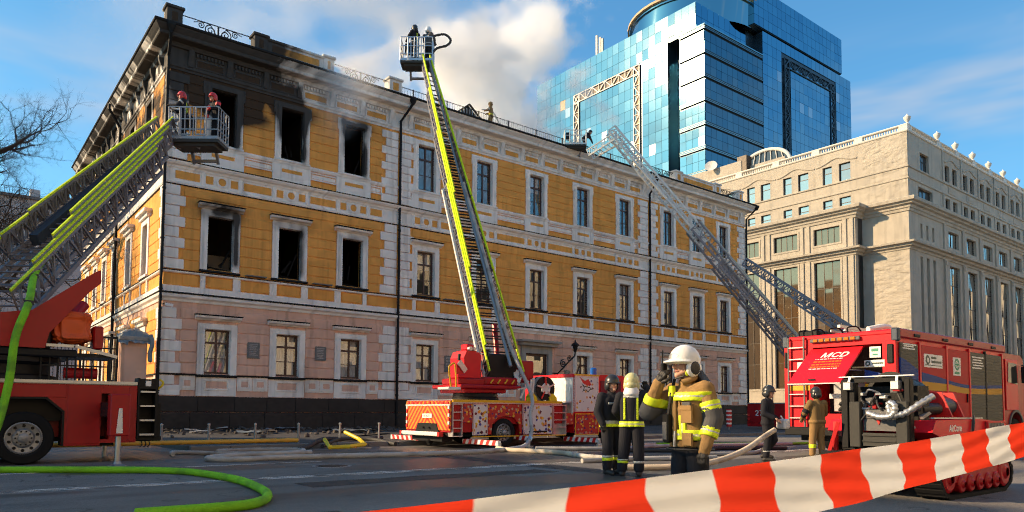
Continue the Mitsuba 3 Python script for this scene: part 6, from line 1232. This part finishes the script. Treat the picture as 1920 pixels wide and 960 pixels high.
# 1. the officer in front
hy = [('body', 1.0, .046, 'hi_vis'), ('body', 1.003, .015, 'silver_tape'), ('frontx', (.13, 1.36, .17), .040, 'hi_vis'), ('frontx', (.13, 1.362, .17), .013, 'silver_tape'), ('armL', .62, .050, 'hi_vis'), ('armL', .60, .014, 'silver_tape'), ('foreL', .42, .048, 'hi_vis'), ('foreL', .42, .014, 'silver_tape'), ('foreR', .42, .038, 'hi_vis'),
      ('front', (.06, 1.09, .09), .034, 'hi_vis'), ('front', (.06, 1.09, .09), .012, 'silver_tape')]
hy += [('armL', .98, .085, 'grey_cloth'), ('foreL', .10, .09, 'grey_cloth'), ('foreR', .02, .07, 'grey_cloth')]
FP = V(-2.68, -32.64, 0)
K1, P1, f1, l1, H1 = person('officer in tan coat and white helmet holding a radio to his face, in front', FP, hd(-.88, -.46), dict(sl=(-.01, .205, 1.43), sr=(.03, -.19, 1.42), er=(.27, -.285, 1.21), hr=(.245, -.155, 1.485), el=(-.05, .265, 1.16), hl=(.06, .255, .86), head=(.07, 0, 1.66), kl=(.0, .11, .5), al=(-.05, .13, .09), neck=(.03, 0, 1.50)),
    coat='tan_cloth', pants='navy_cloth', helmet='white_shell', bands=hy, ref=.022, look=hd(-.93, -.36), visor=True, coat_hem=.885, wr=.015, bulk=.98, s=.965, hk=1.04, ak=1.1)
obj('radio', MB().cb(-.028, .028, -.018, .018, -.08, .08, .008).cyl((.015, 0, .08), (.015, 0, .2), .007, 6).xf(np.vstack([np.c_[f1, l1, V(0, 0, 1), P1['hr'] + unit(P1['hr'] - P1['er']) * .06 - f1 * .035 + V(0, 0, .05)], [0, 0, 0, 1]])), 'black_plastic', label='black handheld radio held at the face', cat='radio')
def onfront(nm, a, b, h, z, m, fo):
    o = FP + f1 * fo + l1 * a + V(0, 0, z); return obj(nm, MB().ob(o - f1 * .008, f1, l1, V(0, 0, 1), .011, b, h), m, K1)
onfront('chest_pocket', .12, .07, .075, 1.15, 'tan_cloth', .150); onfront('pocket_flap', .12, .075, .02, 1.21, 'tan_cloth', .160); onfront('name_patch', .12, .05, .016, 1.245, 'grey_cloth', .150); onfront('zip_flap', -.03, .022, .22, 1.13, 'tan_dark', .158)
obj('radio_pouch', MB().cb(-.03, .03, -.04, .04, -.13, .13, .01).xf(np.vstack([np.c_[f1, l1, V(0, 0, 1), FP + f1 * .185 - l1 * .095 + V(0, 0, 1.02)], [0, 0, 0, 1]])), 'black_plastic', K1); obj('pouch_label', MB().ob(FP + f1 * .218 - l1 * .095 + V(0, 0, 1.0), f1, l1, V(0, 0, 1), .003, .028, .08), 'grey_plastic', K1)
obj('chest_light', MB().cb(-.025, .025, -.03, .03, -.05, .05, .008).xf(np.vstack([np.c_[f1, l1, V(0, 0, 1), FP + f1 * .16 - l1 * .06 + V(0, 0, 1.36)], [0, 0, 0, 1]])), 'hi_vis', K1)
obj('harness_strap', MB().tube([FP + f1 * .10 - l1 * .09 + V(0, 0, 1.47), FP + f1 * .175 - l1 * .05 + V(0, 0, 1.34), FP + f1 * .175 - l1 * .09 + V(0, 0, 1.15)], .016, 6), 'leather', K1)
for sg, z_ in ((1, 1.05), (-1, 1.05)):
    onfront('hip_pocket', .13 * sg + .01, .06, .055, .93, 'tan_cloth', .163) if sg > 0 else None
obj('glove_clip', MB().cyl(FP + f1 * .20 + l1 * .03 + V(0, 0, 1.0), FP + f1 * .21 + l1 * .03 + V(0, 0, .86), .012, 6), 'dull_steel', K1)
obj('collar', MB().tube(bez([P1['neck'] - f1 * .09 + V(0, 0, .05), P1['neck'] + l1 * .095 + V(0, 0, .035), P1['neck'] + f1 * .085 + l1 * .03 + V(0, 0, -.01)], 6), .03, 8), 'tan_cloth', K1, smooth=True); obj('neck_guard', MB().add(*(lambda q: (q.vertices, q.faces))(tomesh(m3.Manifold.hull_points(np.array([H1(-.06, .10, -.06), H1(-.06, -.10, -.06), H1(-.14, .07, -.03), H1(-.14, -.07, -.03), H1(-.10, .17, -.17), H1(-.10, -.12, -.17), H1(-.24, .08, -.15), H1(-.24, -.08, -.15), H1(-.12, .14, -.19)]))))), 'leather', K1)
obj('belt_line', MB().tube([FP + f1 * .19 * math.cos(t) + l1 * .225 * math.sin(t) + V(0, 0, .835) for t in np.linspace(0, 6.283, 25)], .012, 6, False), 'leather', K1)
# 2. back view with white neck cape
yb2 = [('body', .955, .022, 'hi_vis'), ('body', .905, .022, 'hi_vis'), ('body', .93, .012, 'silver_tape'), ('back', (.115, 1.20, .20), .018, 'hi_vis'), ('back', (-.115, 1.20, .20), .018, 'hi_vis'), ('backx', (0, 1.42, .14), .02, 'silver_tape'), ('legL', .17, .022, 'hi_vis'), ('legR', .17, .022, 'silver_tape'), ('legL', .21, .012, 'silver_tape'), ('foreR', .5, .03, 'hi_vis')]
person('firefighter seen from behind, cream helmet with white neck cape, hand at his ear', (1.86, -27.8, 0), hd(.25, 1), dict(er=(.10, -.37, 1.32), hr=(.14, -.27, 1.56), sr=(.02, -.21, 1.45), el=(.02, .28, 1.16), hl=(.18, .22, 1.05), kl=(.0, .13, .5), al=(-.02, .17, .09), ar=(-.03, -.13, .09), kr=(-.01, -.12, .5)), helmet='cream_shell', cape='white_cape', bands=yb2, coat_hem=.86, bulk=1.2, s=1.02, ref=.03, ak=1.2, lk=1.3, hk=1.08)
person('firefighter in dark helmet standing face on behind the white caped one', (1.86, -27.28, 0), hd(.45, -.9), dict(el=(.02, .29, 1.15), hl=(.12, .25, .92), er=(.0, -.29, 1.14), hr=(.12, -.26, .92), ar=(.08, -.14, .09), kr=(.09, -.13, .5)), bands=[('body', .955, .03, 'silver_tape'), ('body', .90, .03, 'hi_vis'), ('legL', .20, .03, 'hi_vis'), ('legR', .20, .03, 'hi_vis'), ('legR', .25, .018, 'silver_tape'), ('legL', .25, .018, 'silver_tape'), ('frontx', (.0, 1.3, .15), .02, 'silver_tape')], coat_hem=.86, ref=.03, bulk=1.1, ak=1.15, lk=1.25, s=1.02)
# 4, 5 near the rescue truck
person('rescuer in dark uniform and helmet walking toward the red truck hatch', (7.6, -26.95, 0), hd(.75, -.55), dict(kl=(.12, .10, .52), al=(-.12, .10, .16), el=(-.06, .28, 1.16), hl=(.16, .22, 1.02), er=(.0, -.29, 1.15), hr=(.22, -.22, 1.05)), coat_hem=.88, glove=None, bands=[('legR', .16, .012, 'silver_tape'), ('armL', .35, .012, 'silver_tape')], ref=.035)
obj('white_bag', MB().cb(7.95, 8.2, -27.2, -26.95, .78, 1.02, .04).bar((8.05, -27.1, 1.0), (8.0, -27.05, 1.1), .03), 'white_cape', label='small white and red bag carried by the rescuer in dark uniform', cat='bag')
person('firefighter in tan suit seen from behind at the rear of the red truck', (9.35, -27.25, 0), hd(-.25, 1), dict(el=(.08, .31, 1.16), hl=(.30, .22, 1.02), er=(.10, -.30, 1.15), hr=(.30, -.16, 1.05), kl=(.02, .13, .5), al=(.0, .16, .09)), coat='tan_dark', pants='tan_cloth', bands=[('body', .965, .03, 'tan_cloth'), ('foreL', .2, .05, 'navy_cloth'), ('legL', .25, .05, 'hi_vis'), ('armL', .8, .05, 'navy_cloth')], coat_hem=.90, ref=.035, glove=None)
# 6, 7 in the left basket
B6 = V(-1.30, -10.75, 10.36)
person('firefighter in black coat and red helmet standing at the left basket rail', B6 + V(-.50, .30, .02), hd(-1, -.15), dict(el=(.16, .27, 1.18), hl=(.38, .20, 1.22), er=(.16, -.27, 1.18), hr=(.38, -.2, 1.18), head=(.10, 0, 1.64)), helmet='red_shell', bands=[('frontx', (0, 1.33, .15), .02, 'silver_tape'), ('back', (.1, 1.2, .18), .02, 'hi_vis'), ('armL', .3, .03, 'silver_tape')])
person('firefighter in red helmet leaning out at the right end of the left basket', B6 + V(.42, -.42, -.0), hd(-.4, -.6), dict(chest=(.10, 0, 1.28), neck=(.15, 0, 1.42), head=(.21, 0, 1.55), sl=(.12, .2, 1.36), sr=(.12, -.2, 1.36), el=(.2, .28, 1.12), hl=(.36, .18, 1.08), er=(.2, -.28, 1.12), hr=(.3, -.15, .95)), helmet='red_shell', bands=[('armL', .4, .06, 'signal_red'), ('armR', .4, .06, 'signal_red'), ('frontx', (0, 1.2, .15), .03, 'silver_tape')], glove='signal_red')
# 8, 9 in the high basket
B8 = K9
person('dark clad firefighter on the left in the high basket above the roof', B8 + V(-.10, .05, -.05), hd(-.8, .6), dict(el=(.12, .28, 1.2), hl=(.36, .16, 1.16), er=(.12, -.28, 1.2), hr=(.36, -.12, 1.12)), helmet='black_shell', cape='navy_cloth', bands=[('body', .98, .02, 'silver_tape'), ('back', (0, 1.2, .2), .02, 'hi_vis')])
person('firefighter in white helmet on the right in the high basket above the roof', B8 + V(.36, -.30, -.12), hd(.5, .8), dict(el=(.12, .28, 1.2), hl=(.36, .16, 1.2), er=(.12, -.28, 1.2), hr=(.36, -.12, 1.16)), helmet='white_shell', coat='grey_cloth', bands=[('body', .98, .02, 'silver_tape'), ('backx', (0, 1.3, .14), .03, 'silver_tape')])
# 10, 11 on the roof
person('firefighter in tan suit on the roof edge aiming a hose at the dormer', (19.45, .35, 19.52), hd(-.9, .2), dict(el=(.16, .25, 1.2), hl=(.34, .10, 1.25), er=(.1, -.28, 1.16), hr=(.30, -.12, 1.10), kl=(.10, .11, .5), al=(.10, .12, .09)), coat='tan_cloth', pants='tan_cloth', helmet='tan_dark', glove='tan_dark', bands=[('body', .95, .03, 'hi_vis'), ('armL', .6, .04, 'silver_tape')])
obj('branch_pipe', MB().cyl((18.6, .2, 20.55), (19.3, .3, 20.75), .035, 8).tube(bez([(19.3, .3, 20.75), (19.6, .25, 20.6), (19.9, .1, 20.0), (20.0, -.05, 19.5)], 6), .035, 6), 'grey_hose', label='hose with branch pipe held by the firefighter on the roof', cat='hose')
person('firefighter in black bending over the roof edge beside the pale ladder', (27.0, -.55, 19.52), hd(.8, -.45), dict(chest=(.25, 0, 1.16), neck=(.36, 0, 1.24), head=(.48, 0, 1.30), sl=(.30, .2, 1.2), sr=(.30, -.2, 1.2), el=(.40, .24, .92), hl=(.52, .2, .68), er=(.40, -.24, .92), hr=(.6, -.15, .72)), helmet='black_shell')
# ================================================================== hoses, bollards, debris, tape, smoke
def hose(label, pts, r, m, z=None, n=10, extra=None):
    P = bez([(p[0], p[1], (r if z is None else z) if len(p) == 2 else p[2]) for p in pts], n)
    h = obj('hose', MB().tube(P, r, 10), m, label=label, cat='hose', smooth=True)
    if extra:
        for t in extra: i = int(t * (len(P) - 2)); obj('coupling', MB().tube([P[i], P[i] + (P[i + 1] - P[i]) * 2.0], r * 1.35, 10), 'alu', h)
    return h
hose('thick lime-green hose curving across the dark road in the foreground', [(-9.5, -19.6), (-7.09, -20.92), (-5.4, -22.06), (-4.66, -22.9), (-4.41, -23.9), (-4.33, -25.26), (-4.50, -26.7), (-4.72, -27.55), (-5.06, -28.12), (-5.48, -28.30), (-6.4, -28.3)], .060, 'lime_hose')
q0 = CBx + dC * 1.2 + uC * .30 + nC * .16
hose('pale grey hose hanging from the central ladder and running along the road', [tuple(CBx + dC * 9 + uC * .2 + nC * .14), tuple(CBx + dC * 5 + uC * .26 + nC * .14), tuple(q0), (7.35, -18.35, 1.75), (7.0, -18.75, 1.05), (6.75, -19.1, .5), (6.2, -19.5, .14), (5.2, -20.1, .07), (3.52, -20.75, .07), (2.02, -20.95, .07), (.4, -20.7, .07), (-1.67, -20.35, .07), (-2.75, -20.5, .07), (-3.3, -20.1, .07), (-3.2, -19.6, .07), (-2.6, -19.1, .07), (-1.6, -18.9, .07), (-.4, -18.7, .07)], .062, 'grey_hose', n=10, extra=(.32,))
hose('flat pale hose looped beside the kerb on the left', [(-3.5, -17.6), (-3.3, -16.8), (-2.8, -17.3), (-2.38, -17.95), (-1.19, -18.3), (-.5, -18.2), (-.1, -17.2), (-1.0, -16.5), (-2.2, -16.7)], .055, 'grey_hose')
hose('beige hose lying on the road in front of the central truck', [(5.0, -19.6), (4.75, -20.6), (5.02, -21.72), (5.0, -22.6), (4.7, -23.4)], .065, 'tan_hose', extra=(.95,))
hose('dark hose joining the beige one beside the caped firefighter', [(4.7, -23.4), (4.55, -24.1), (4.8, -24.8), (5.6, -25.4), (7.0, -25.9)], .06, 'grey_hose')
hose('black hose draped over the kerb beside the yellow crutch', [(-.1, -17.2, .06), (.5, -16.4, .1), (1.2, -15.5, .22), (2.2, -14.0, .2), (3.3, -14.6, .2), (3.6, -16.0, .08)], .075, 'black_hose'); hose('thin black hose crossing the kerb near the chevron tail', [(1.0, -16.2, .08), (2.0, -15.2, .22), (3.2, -14.2, .2), (4.4, -13.6, .2)], .06, 'black_hose')
hose('long grey hose crossing behind the two talking firefighters', [(6.0, -20.2), (8.0, -21.5), (10.5, -21.2), (13.0, -21.9), (16.0, -22.6)], .06, 'grey_hose'); hose('pale hose nearest the officer, running right behind him', [(3.4, -24.9), (5.32, -25.2), (6.4, -25.9), (7.44, -24.6), (9.4, -25.16), (11.2, -24.5)], .055, 'grey_hose', extra=(.45,))
hose('thick beige hose rising from the road toward the rescuer in dark uniform', [(2.6, -26.6, .06), (3.4, -27.3, .07), (4.33, -27.75, .16), (5.57, -27.65, .35), (6.81, -27.37, .63), (7.4, -27.25, .76)], .062, 'tan_hose'); hose('green hose on the road beneath the far ladder truck', [(11.5, -20.0), (13.5, -21.1), (15.3, -22.1), (17.5, -22.6)], .05, 'lime_hose'); hose('dark hose lying behind the officer', [(7.5, -22.4), (9.2, -23.4), (11, -23.2), (13, -24.2)], .06, 'black_hose', extra=(.3,)); hose('tan hose end near the legs of the caped firefighter', [(8.9, -19.9), (10.2, -20.2), (11.4, -20.2)], .06, 'tan_hose')
yl = thing('yellow_guide_tube', 'yellow tube lying along the kerb behind the bollards', 'tube'); obj('tube', MB().tube(bez([(-7.0, -15.35, .24), (-5.0, -15.33, .24), (-2, -15.3, .24), (.6, -15.3, .24)], 8), .065, 10), 'yellow_paint', yl, smooth=True)
ycr = thing('yellow_crutch', 'bright yellow angled hose support lying on the road near the kerb', 'support'); obj('tube', MB().tube([(.85, -16.7, .30), (.72, -17.35, .1), (1.25, -17.5, .12), (2.05, -16.9, .14), (2.35, -15.9, .26), (2.2, -15.2, .46)], .06, 8), 'yellow_plastic', ycr)
for i, (x, y) in enumerate([(-3.21, -15.05), (-1.95, -15.05), (-.62, -15.05), (.72, -15.05), (2.1, -15.05), (3.5, -15.05), (5.0, -15.05), (9.5, -15.05), (11, -15.05), (12.5, -15.05), (14, -15.05), (16, -15.05)]):
    b = thing('bollard', 'thin steel bollard along the kerb, in the row in front of the yellow building', 'bollard', 'bollards along the kerb')
    obj('post', MB().cyl((x, y, .14), (x, y, .70), .034, 10), 'dull_steel', b); obj('cap', MB().lathe([(.036, .70), (.042, .72), (.042, .75), (.0, .77)], (x, y, 0), n=10), 'alu', b)
g = np.random.default_rng(77); mb = MB()
for i in range(420):
    x = g.uniform(-2.2, 12); y = -abs(g.normal(0, 4.0)) - .5 if i % 3 else -abs(g.normal(0, 1.0)) - .2
    if y < -14: continue
    h = g.uniform(.02, .13, 3); q = trimesh.creation.icosphere(0, 1.0); v = q.vertices * h + g.normal(0, .012, (12, 3)); mb.add(v + V(x, y, .14 + h[2] * .5), q.faces)
obj('rubble', mb, 'plaster_debris', label='scattered plaster rubble on the pavement below the burnt windows', kind='stuff')
for i in range(26):
    x, y = g.uniform(-1.8, 8), -abs(g.normal(0, 4.5)) - .8
    if y < -13.5: continue
    a = g.uniform(0, 3.1); L_ = g.uniform(.4, 1.6); obj('burnt_board', MB().bar((x, y, .2), (x + L_ * math.cos(a), y + L_ * math.sin(a), .2 + g.uniform(0, .16)), .12, .04), ('charred', 'plaster_debris', 'charred', 'grey_render')[i % 4], label='charred or broken board lying among the rubble on the pavement', cat='board', group='boards among the rubble')
for i in range(14):
    x, y = g.uniform(-1.5, 8), -abs(g.normal(0, 4)) - 1.2
    if y < -13.5: continue
    n_ = 9; w = g.uniform(.4, .9); gx = np.linspace(-w, w, n_); X_, Y_ = np.meshgrid(gx, gx * .6); Zs_ = .20 + .16 * meshkit.fbm(np.stack([X_ * 3 + i, Y_ * 3, X_ * 0], -1), 3, i)
    v = np.c_[(x + X_).ravel(), (y + Y_).ravel(), Zs_.ravel()]; obj('torn_sheet', MB().add(v, [[r * n_ + c, r * n_ + c + 1, (r + 1) * n_ + c + 1, (r + 1) * n_ + c] for r in range(n_ - 1) for c in range(n_ - 1)]), ('tarp', 'charred', 'plaster_debris', 'dull_steel')[i % 4], label='crumpled sheet lying among the rubble on the pavement', cat='sheet', group='torn sheets among the rubble')
# red-white tape in the foreground
def tape_fn(p, n, uv):
    s = uv.x - .021 - .034 * dr.square(uv.y) - .006 * dr.sin(uv.y * 7 + uv.x * 9)
    f = s / .262 - dr.floor(s / .262); e = sstep(.0, .02, f) * sstep(.52, .50, f)
    return mixc(mi.Color3f(.64, .645, .65), mi.Color3f(.72, .05, .022), e)
scene['tape_print'] = {'type': 'principledthin', 'base_color': mikit.proc(tape_fn), 'roughness': .4, 'diff_trans': 1.1}
Ta, Tb = (V(-7.8184, -36.2429, 1.0790), V(-7.8184, -36.2429, .985)), (V(-5.9789, -36.2607, 1.1623), V(-5.9789, -36.2607, 1.0843))
nu, nv = 160, 14; v, uv_ = [], []
L_ = np.linalg.norm(Tb[0] - Ta[0])
for i in range(nu + 1):
    t = i / nu
    for j in range(nv + 1):
        w = j / nv; p = (Ta[0] * (1 - w) + Ta[1] * w) * (1 - t) + (Tb[0] * (1 - w) + Tb[1] * w) * t
        r = .003 * math.sin(w * 5 + t * 9) + .0035 * math.sin(w * 17 + 6 * math.sin(t * 7)) + .009 * (meshkit.fbm(np.array([[t * 10, w * 2.5, 0.]]), 3, 2)[0] - .5) * 2
        p = p + V(-.62, -.784, 0) * r + V(0, 0, -.0105 * 4 * t * (1 - t)); v.append(p); uv_.append((t * L_, w))
f_ = [[i * (nv + 1) + j, (i + 1) * (nv + 1) + j, (i + 1) * (nv + 1) + j + 1, i * (nv + 1) + j + 1] for i in range(nu) for j in range(nv)]
mbt = MB().add(v, f_)
obj('barrier_tape', mbt, 'tape_print', label='red and white striped barrier tape stretched across the foreground', cat='barrier tape', smooth=True, uv=np.array(uv_))
# smoke
def volume(name, label, lo, hi, shape, fn, scale, albedo=(.995, .995, .995)):
    lo, hi = np.array(lo, float), np.array(hi, float); ax = [np.linspace(lo[k], hi[k], shape[k]) for k in range(3)]
    Z_, Y_, X_ = np.meshgrid(ax[2], ax[1], ax[0], indexing='ij'); d = np.clip(fn(X_, Y_, Z_), 0, None).astype(np.float32)
    e = [np.minimum(1, np.minimum(np.arange(n), n - 1 - np.arange(n)) / 3.) for n in shape]; d *= e[2][:, None, None] * e[1][None, :, None] * e[0][None, None, :]
    M = T().translate(list(lo)).scale(list(hi - lo))
    scene[name + '_medium'] = {'type': 'heterogeneous', 'albedo': {'type': 'constvolume', 'value': {'type': 'rgb', 'value': list(albedo)}}, 'sigma_t': {'type': 'gridvolume', 'grid': mi.VolumeGrid(d[..., None]), 'to_world': M, 'filter_type': 'trilinear'}, 'scale': float(scale), 'phase': {'type': 'isotropic'}}
    scene[name] = {'type': 'cube', 'to_world': T().translate(list((lo + hi) / 2)).scale(list((hi - lo) / 2)), 'bsdf': {'type': 'null'}, 'interior': {'type': 'ref', 'id': name + '_medium'}}
    tag(name, label, 'smoke' if 'smoke' in name else 'water spray', kind='stuff')
def smoke_fn(X_, Y_, Z_):
    t = np.clip((Z_ - 20) / 20, 0, 1.3); cx = 28.6 + 1.2 * t - .8 * np.sin(t * 2.4); rad = 5.4 + 2.2 * t
    P = np.stack([X_, Y_, Z_], -1); n = meshkit.fbm(P * .17, 5, 4); n2 = meshkit.fbm(P * .42 + 7, 4, 8); n3 = meshkit.fbm(P * 1.0 + 3, 3, 18)
    r = np.sqrt(((X_ - cx) / (1.15 * rad)) ** 2 + ((Y_ - 13) / (.8 * rad)) ** 2)
    core = .92 - r + (n - .5) * 2.3 + (n2 - .5) * 2.4 + (n3 - .5) * 1.3
    top = np.clip((38.5 + (n - .5) * 14 + (X_ - 31) * .55 - Z_) / 3, 0, 1)
    a = np.clip(core * 2.2, 0, 1) ** 1.3 * top * (1.0 - .60 * np.clip(t, 0, 1))
    drift = np.clip(1 - np.abs(Z_ - 26 - (22 - X_) * .30) / (7 + (26 - X_) * .18), 0, 1) * np.clip((29 - X_) / 8, 0, 1) * np.clip((X_ + 4) / 14, 0, 1) * np.exp(-((Y_ - 13) / 7) ** 2)
    dn = np.clip(meshkit.fbm(P * np.array([.12, .15, .16]) + 3, 5, 12) - .40, 0, 1) * 2
    return a + .55 * drift * dn * (.4 + 1.4 * np.clip(n2 * 2 - .6, 0, 1))
volume('smoke', 'white smoke plume billowing from behind the roof of the yellow building', (-6, 2, 19.6), (46, 26, 44), (150, 60, 84), smoke_fn, .9)

W0, W1 = K9 + V(-.65, .55, 1.0), V(7.9, 1.2, 20.2)
def spray_fn(X_, Y_, Z_):
    d = W1 - W0; t = ((X_ - W0[0]) * d[0] + (Y_ - W0[1]) * d[1]) / (d[0] ** 2 + d[1] ** 2); tc = np.clip(t, 0, 1.6)
    px, py = W0[0] + tc * d[0], W0[1] + tc * d[1]; zt = W0[2] + tc * (W1[2] - W0[2]) - .9 * tc * (tc - 1) * -1.0
    lat = np.sqrt((X_ - px) ** 2 + (Y_ - py) ** 2); below = zt - Z_
    n = meshkit.fbm(np.stack([X_ * 1.2, Y_ * 1.2, Z_ * .35], -1), 4, 31)
    fall = np.clip(below / .25 + 1, 0, 1) * np.exp(-np.clip(below, 0, 99) / (.25 + 2.4 * tc))
    return np.exp(-(lat / (.12 + .75 * tc)) ** 2) * fall * (t > -.02) * (.5 + n) * np.clip(1.5 - tc, 0, 1) / (.45 + .8 * tc)
volume('water_spray', 'fan of white water spray falling from the high basket onto the roof', (5.2, -9.2, 15.4), (9.6, 4.2, 21.2), (56, 110, 60), spray_fn, .5)
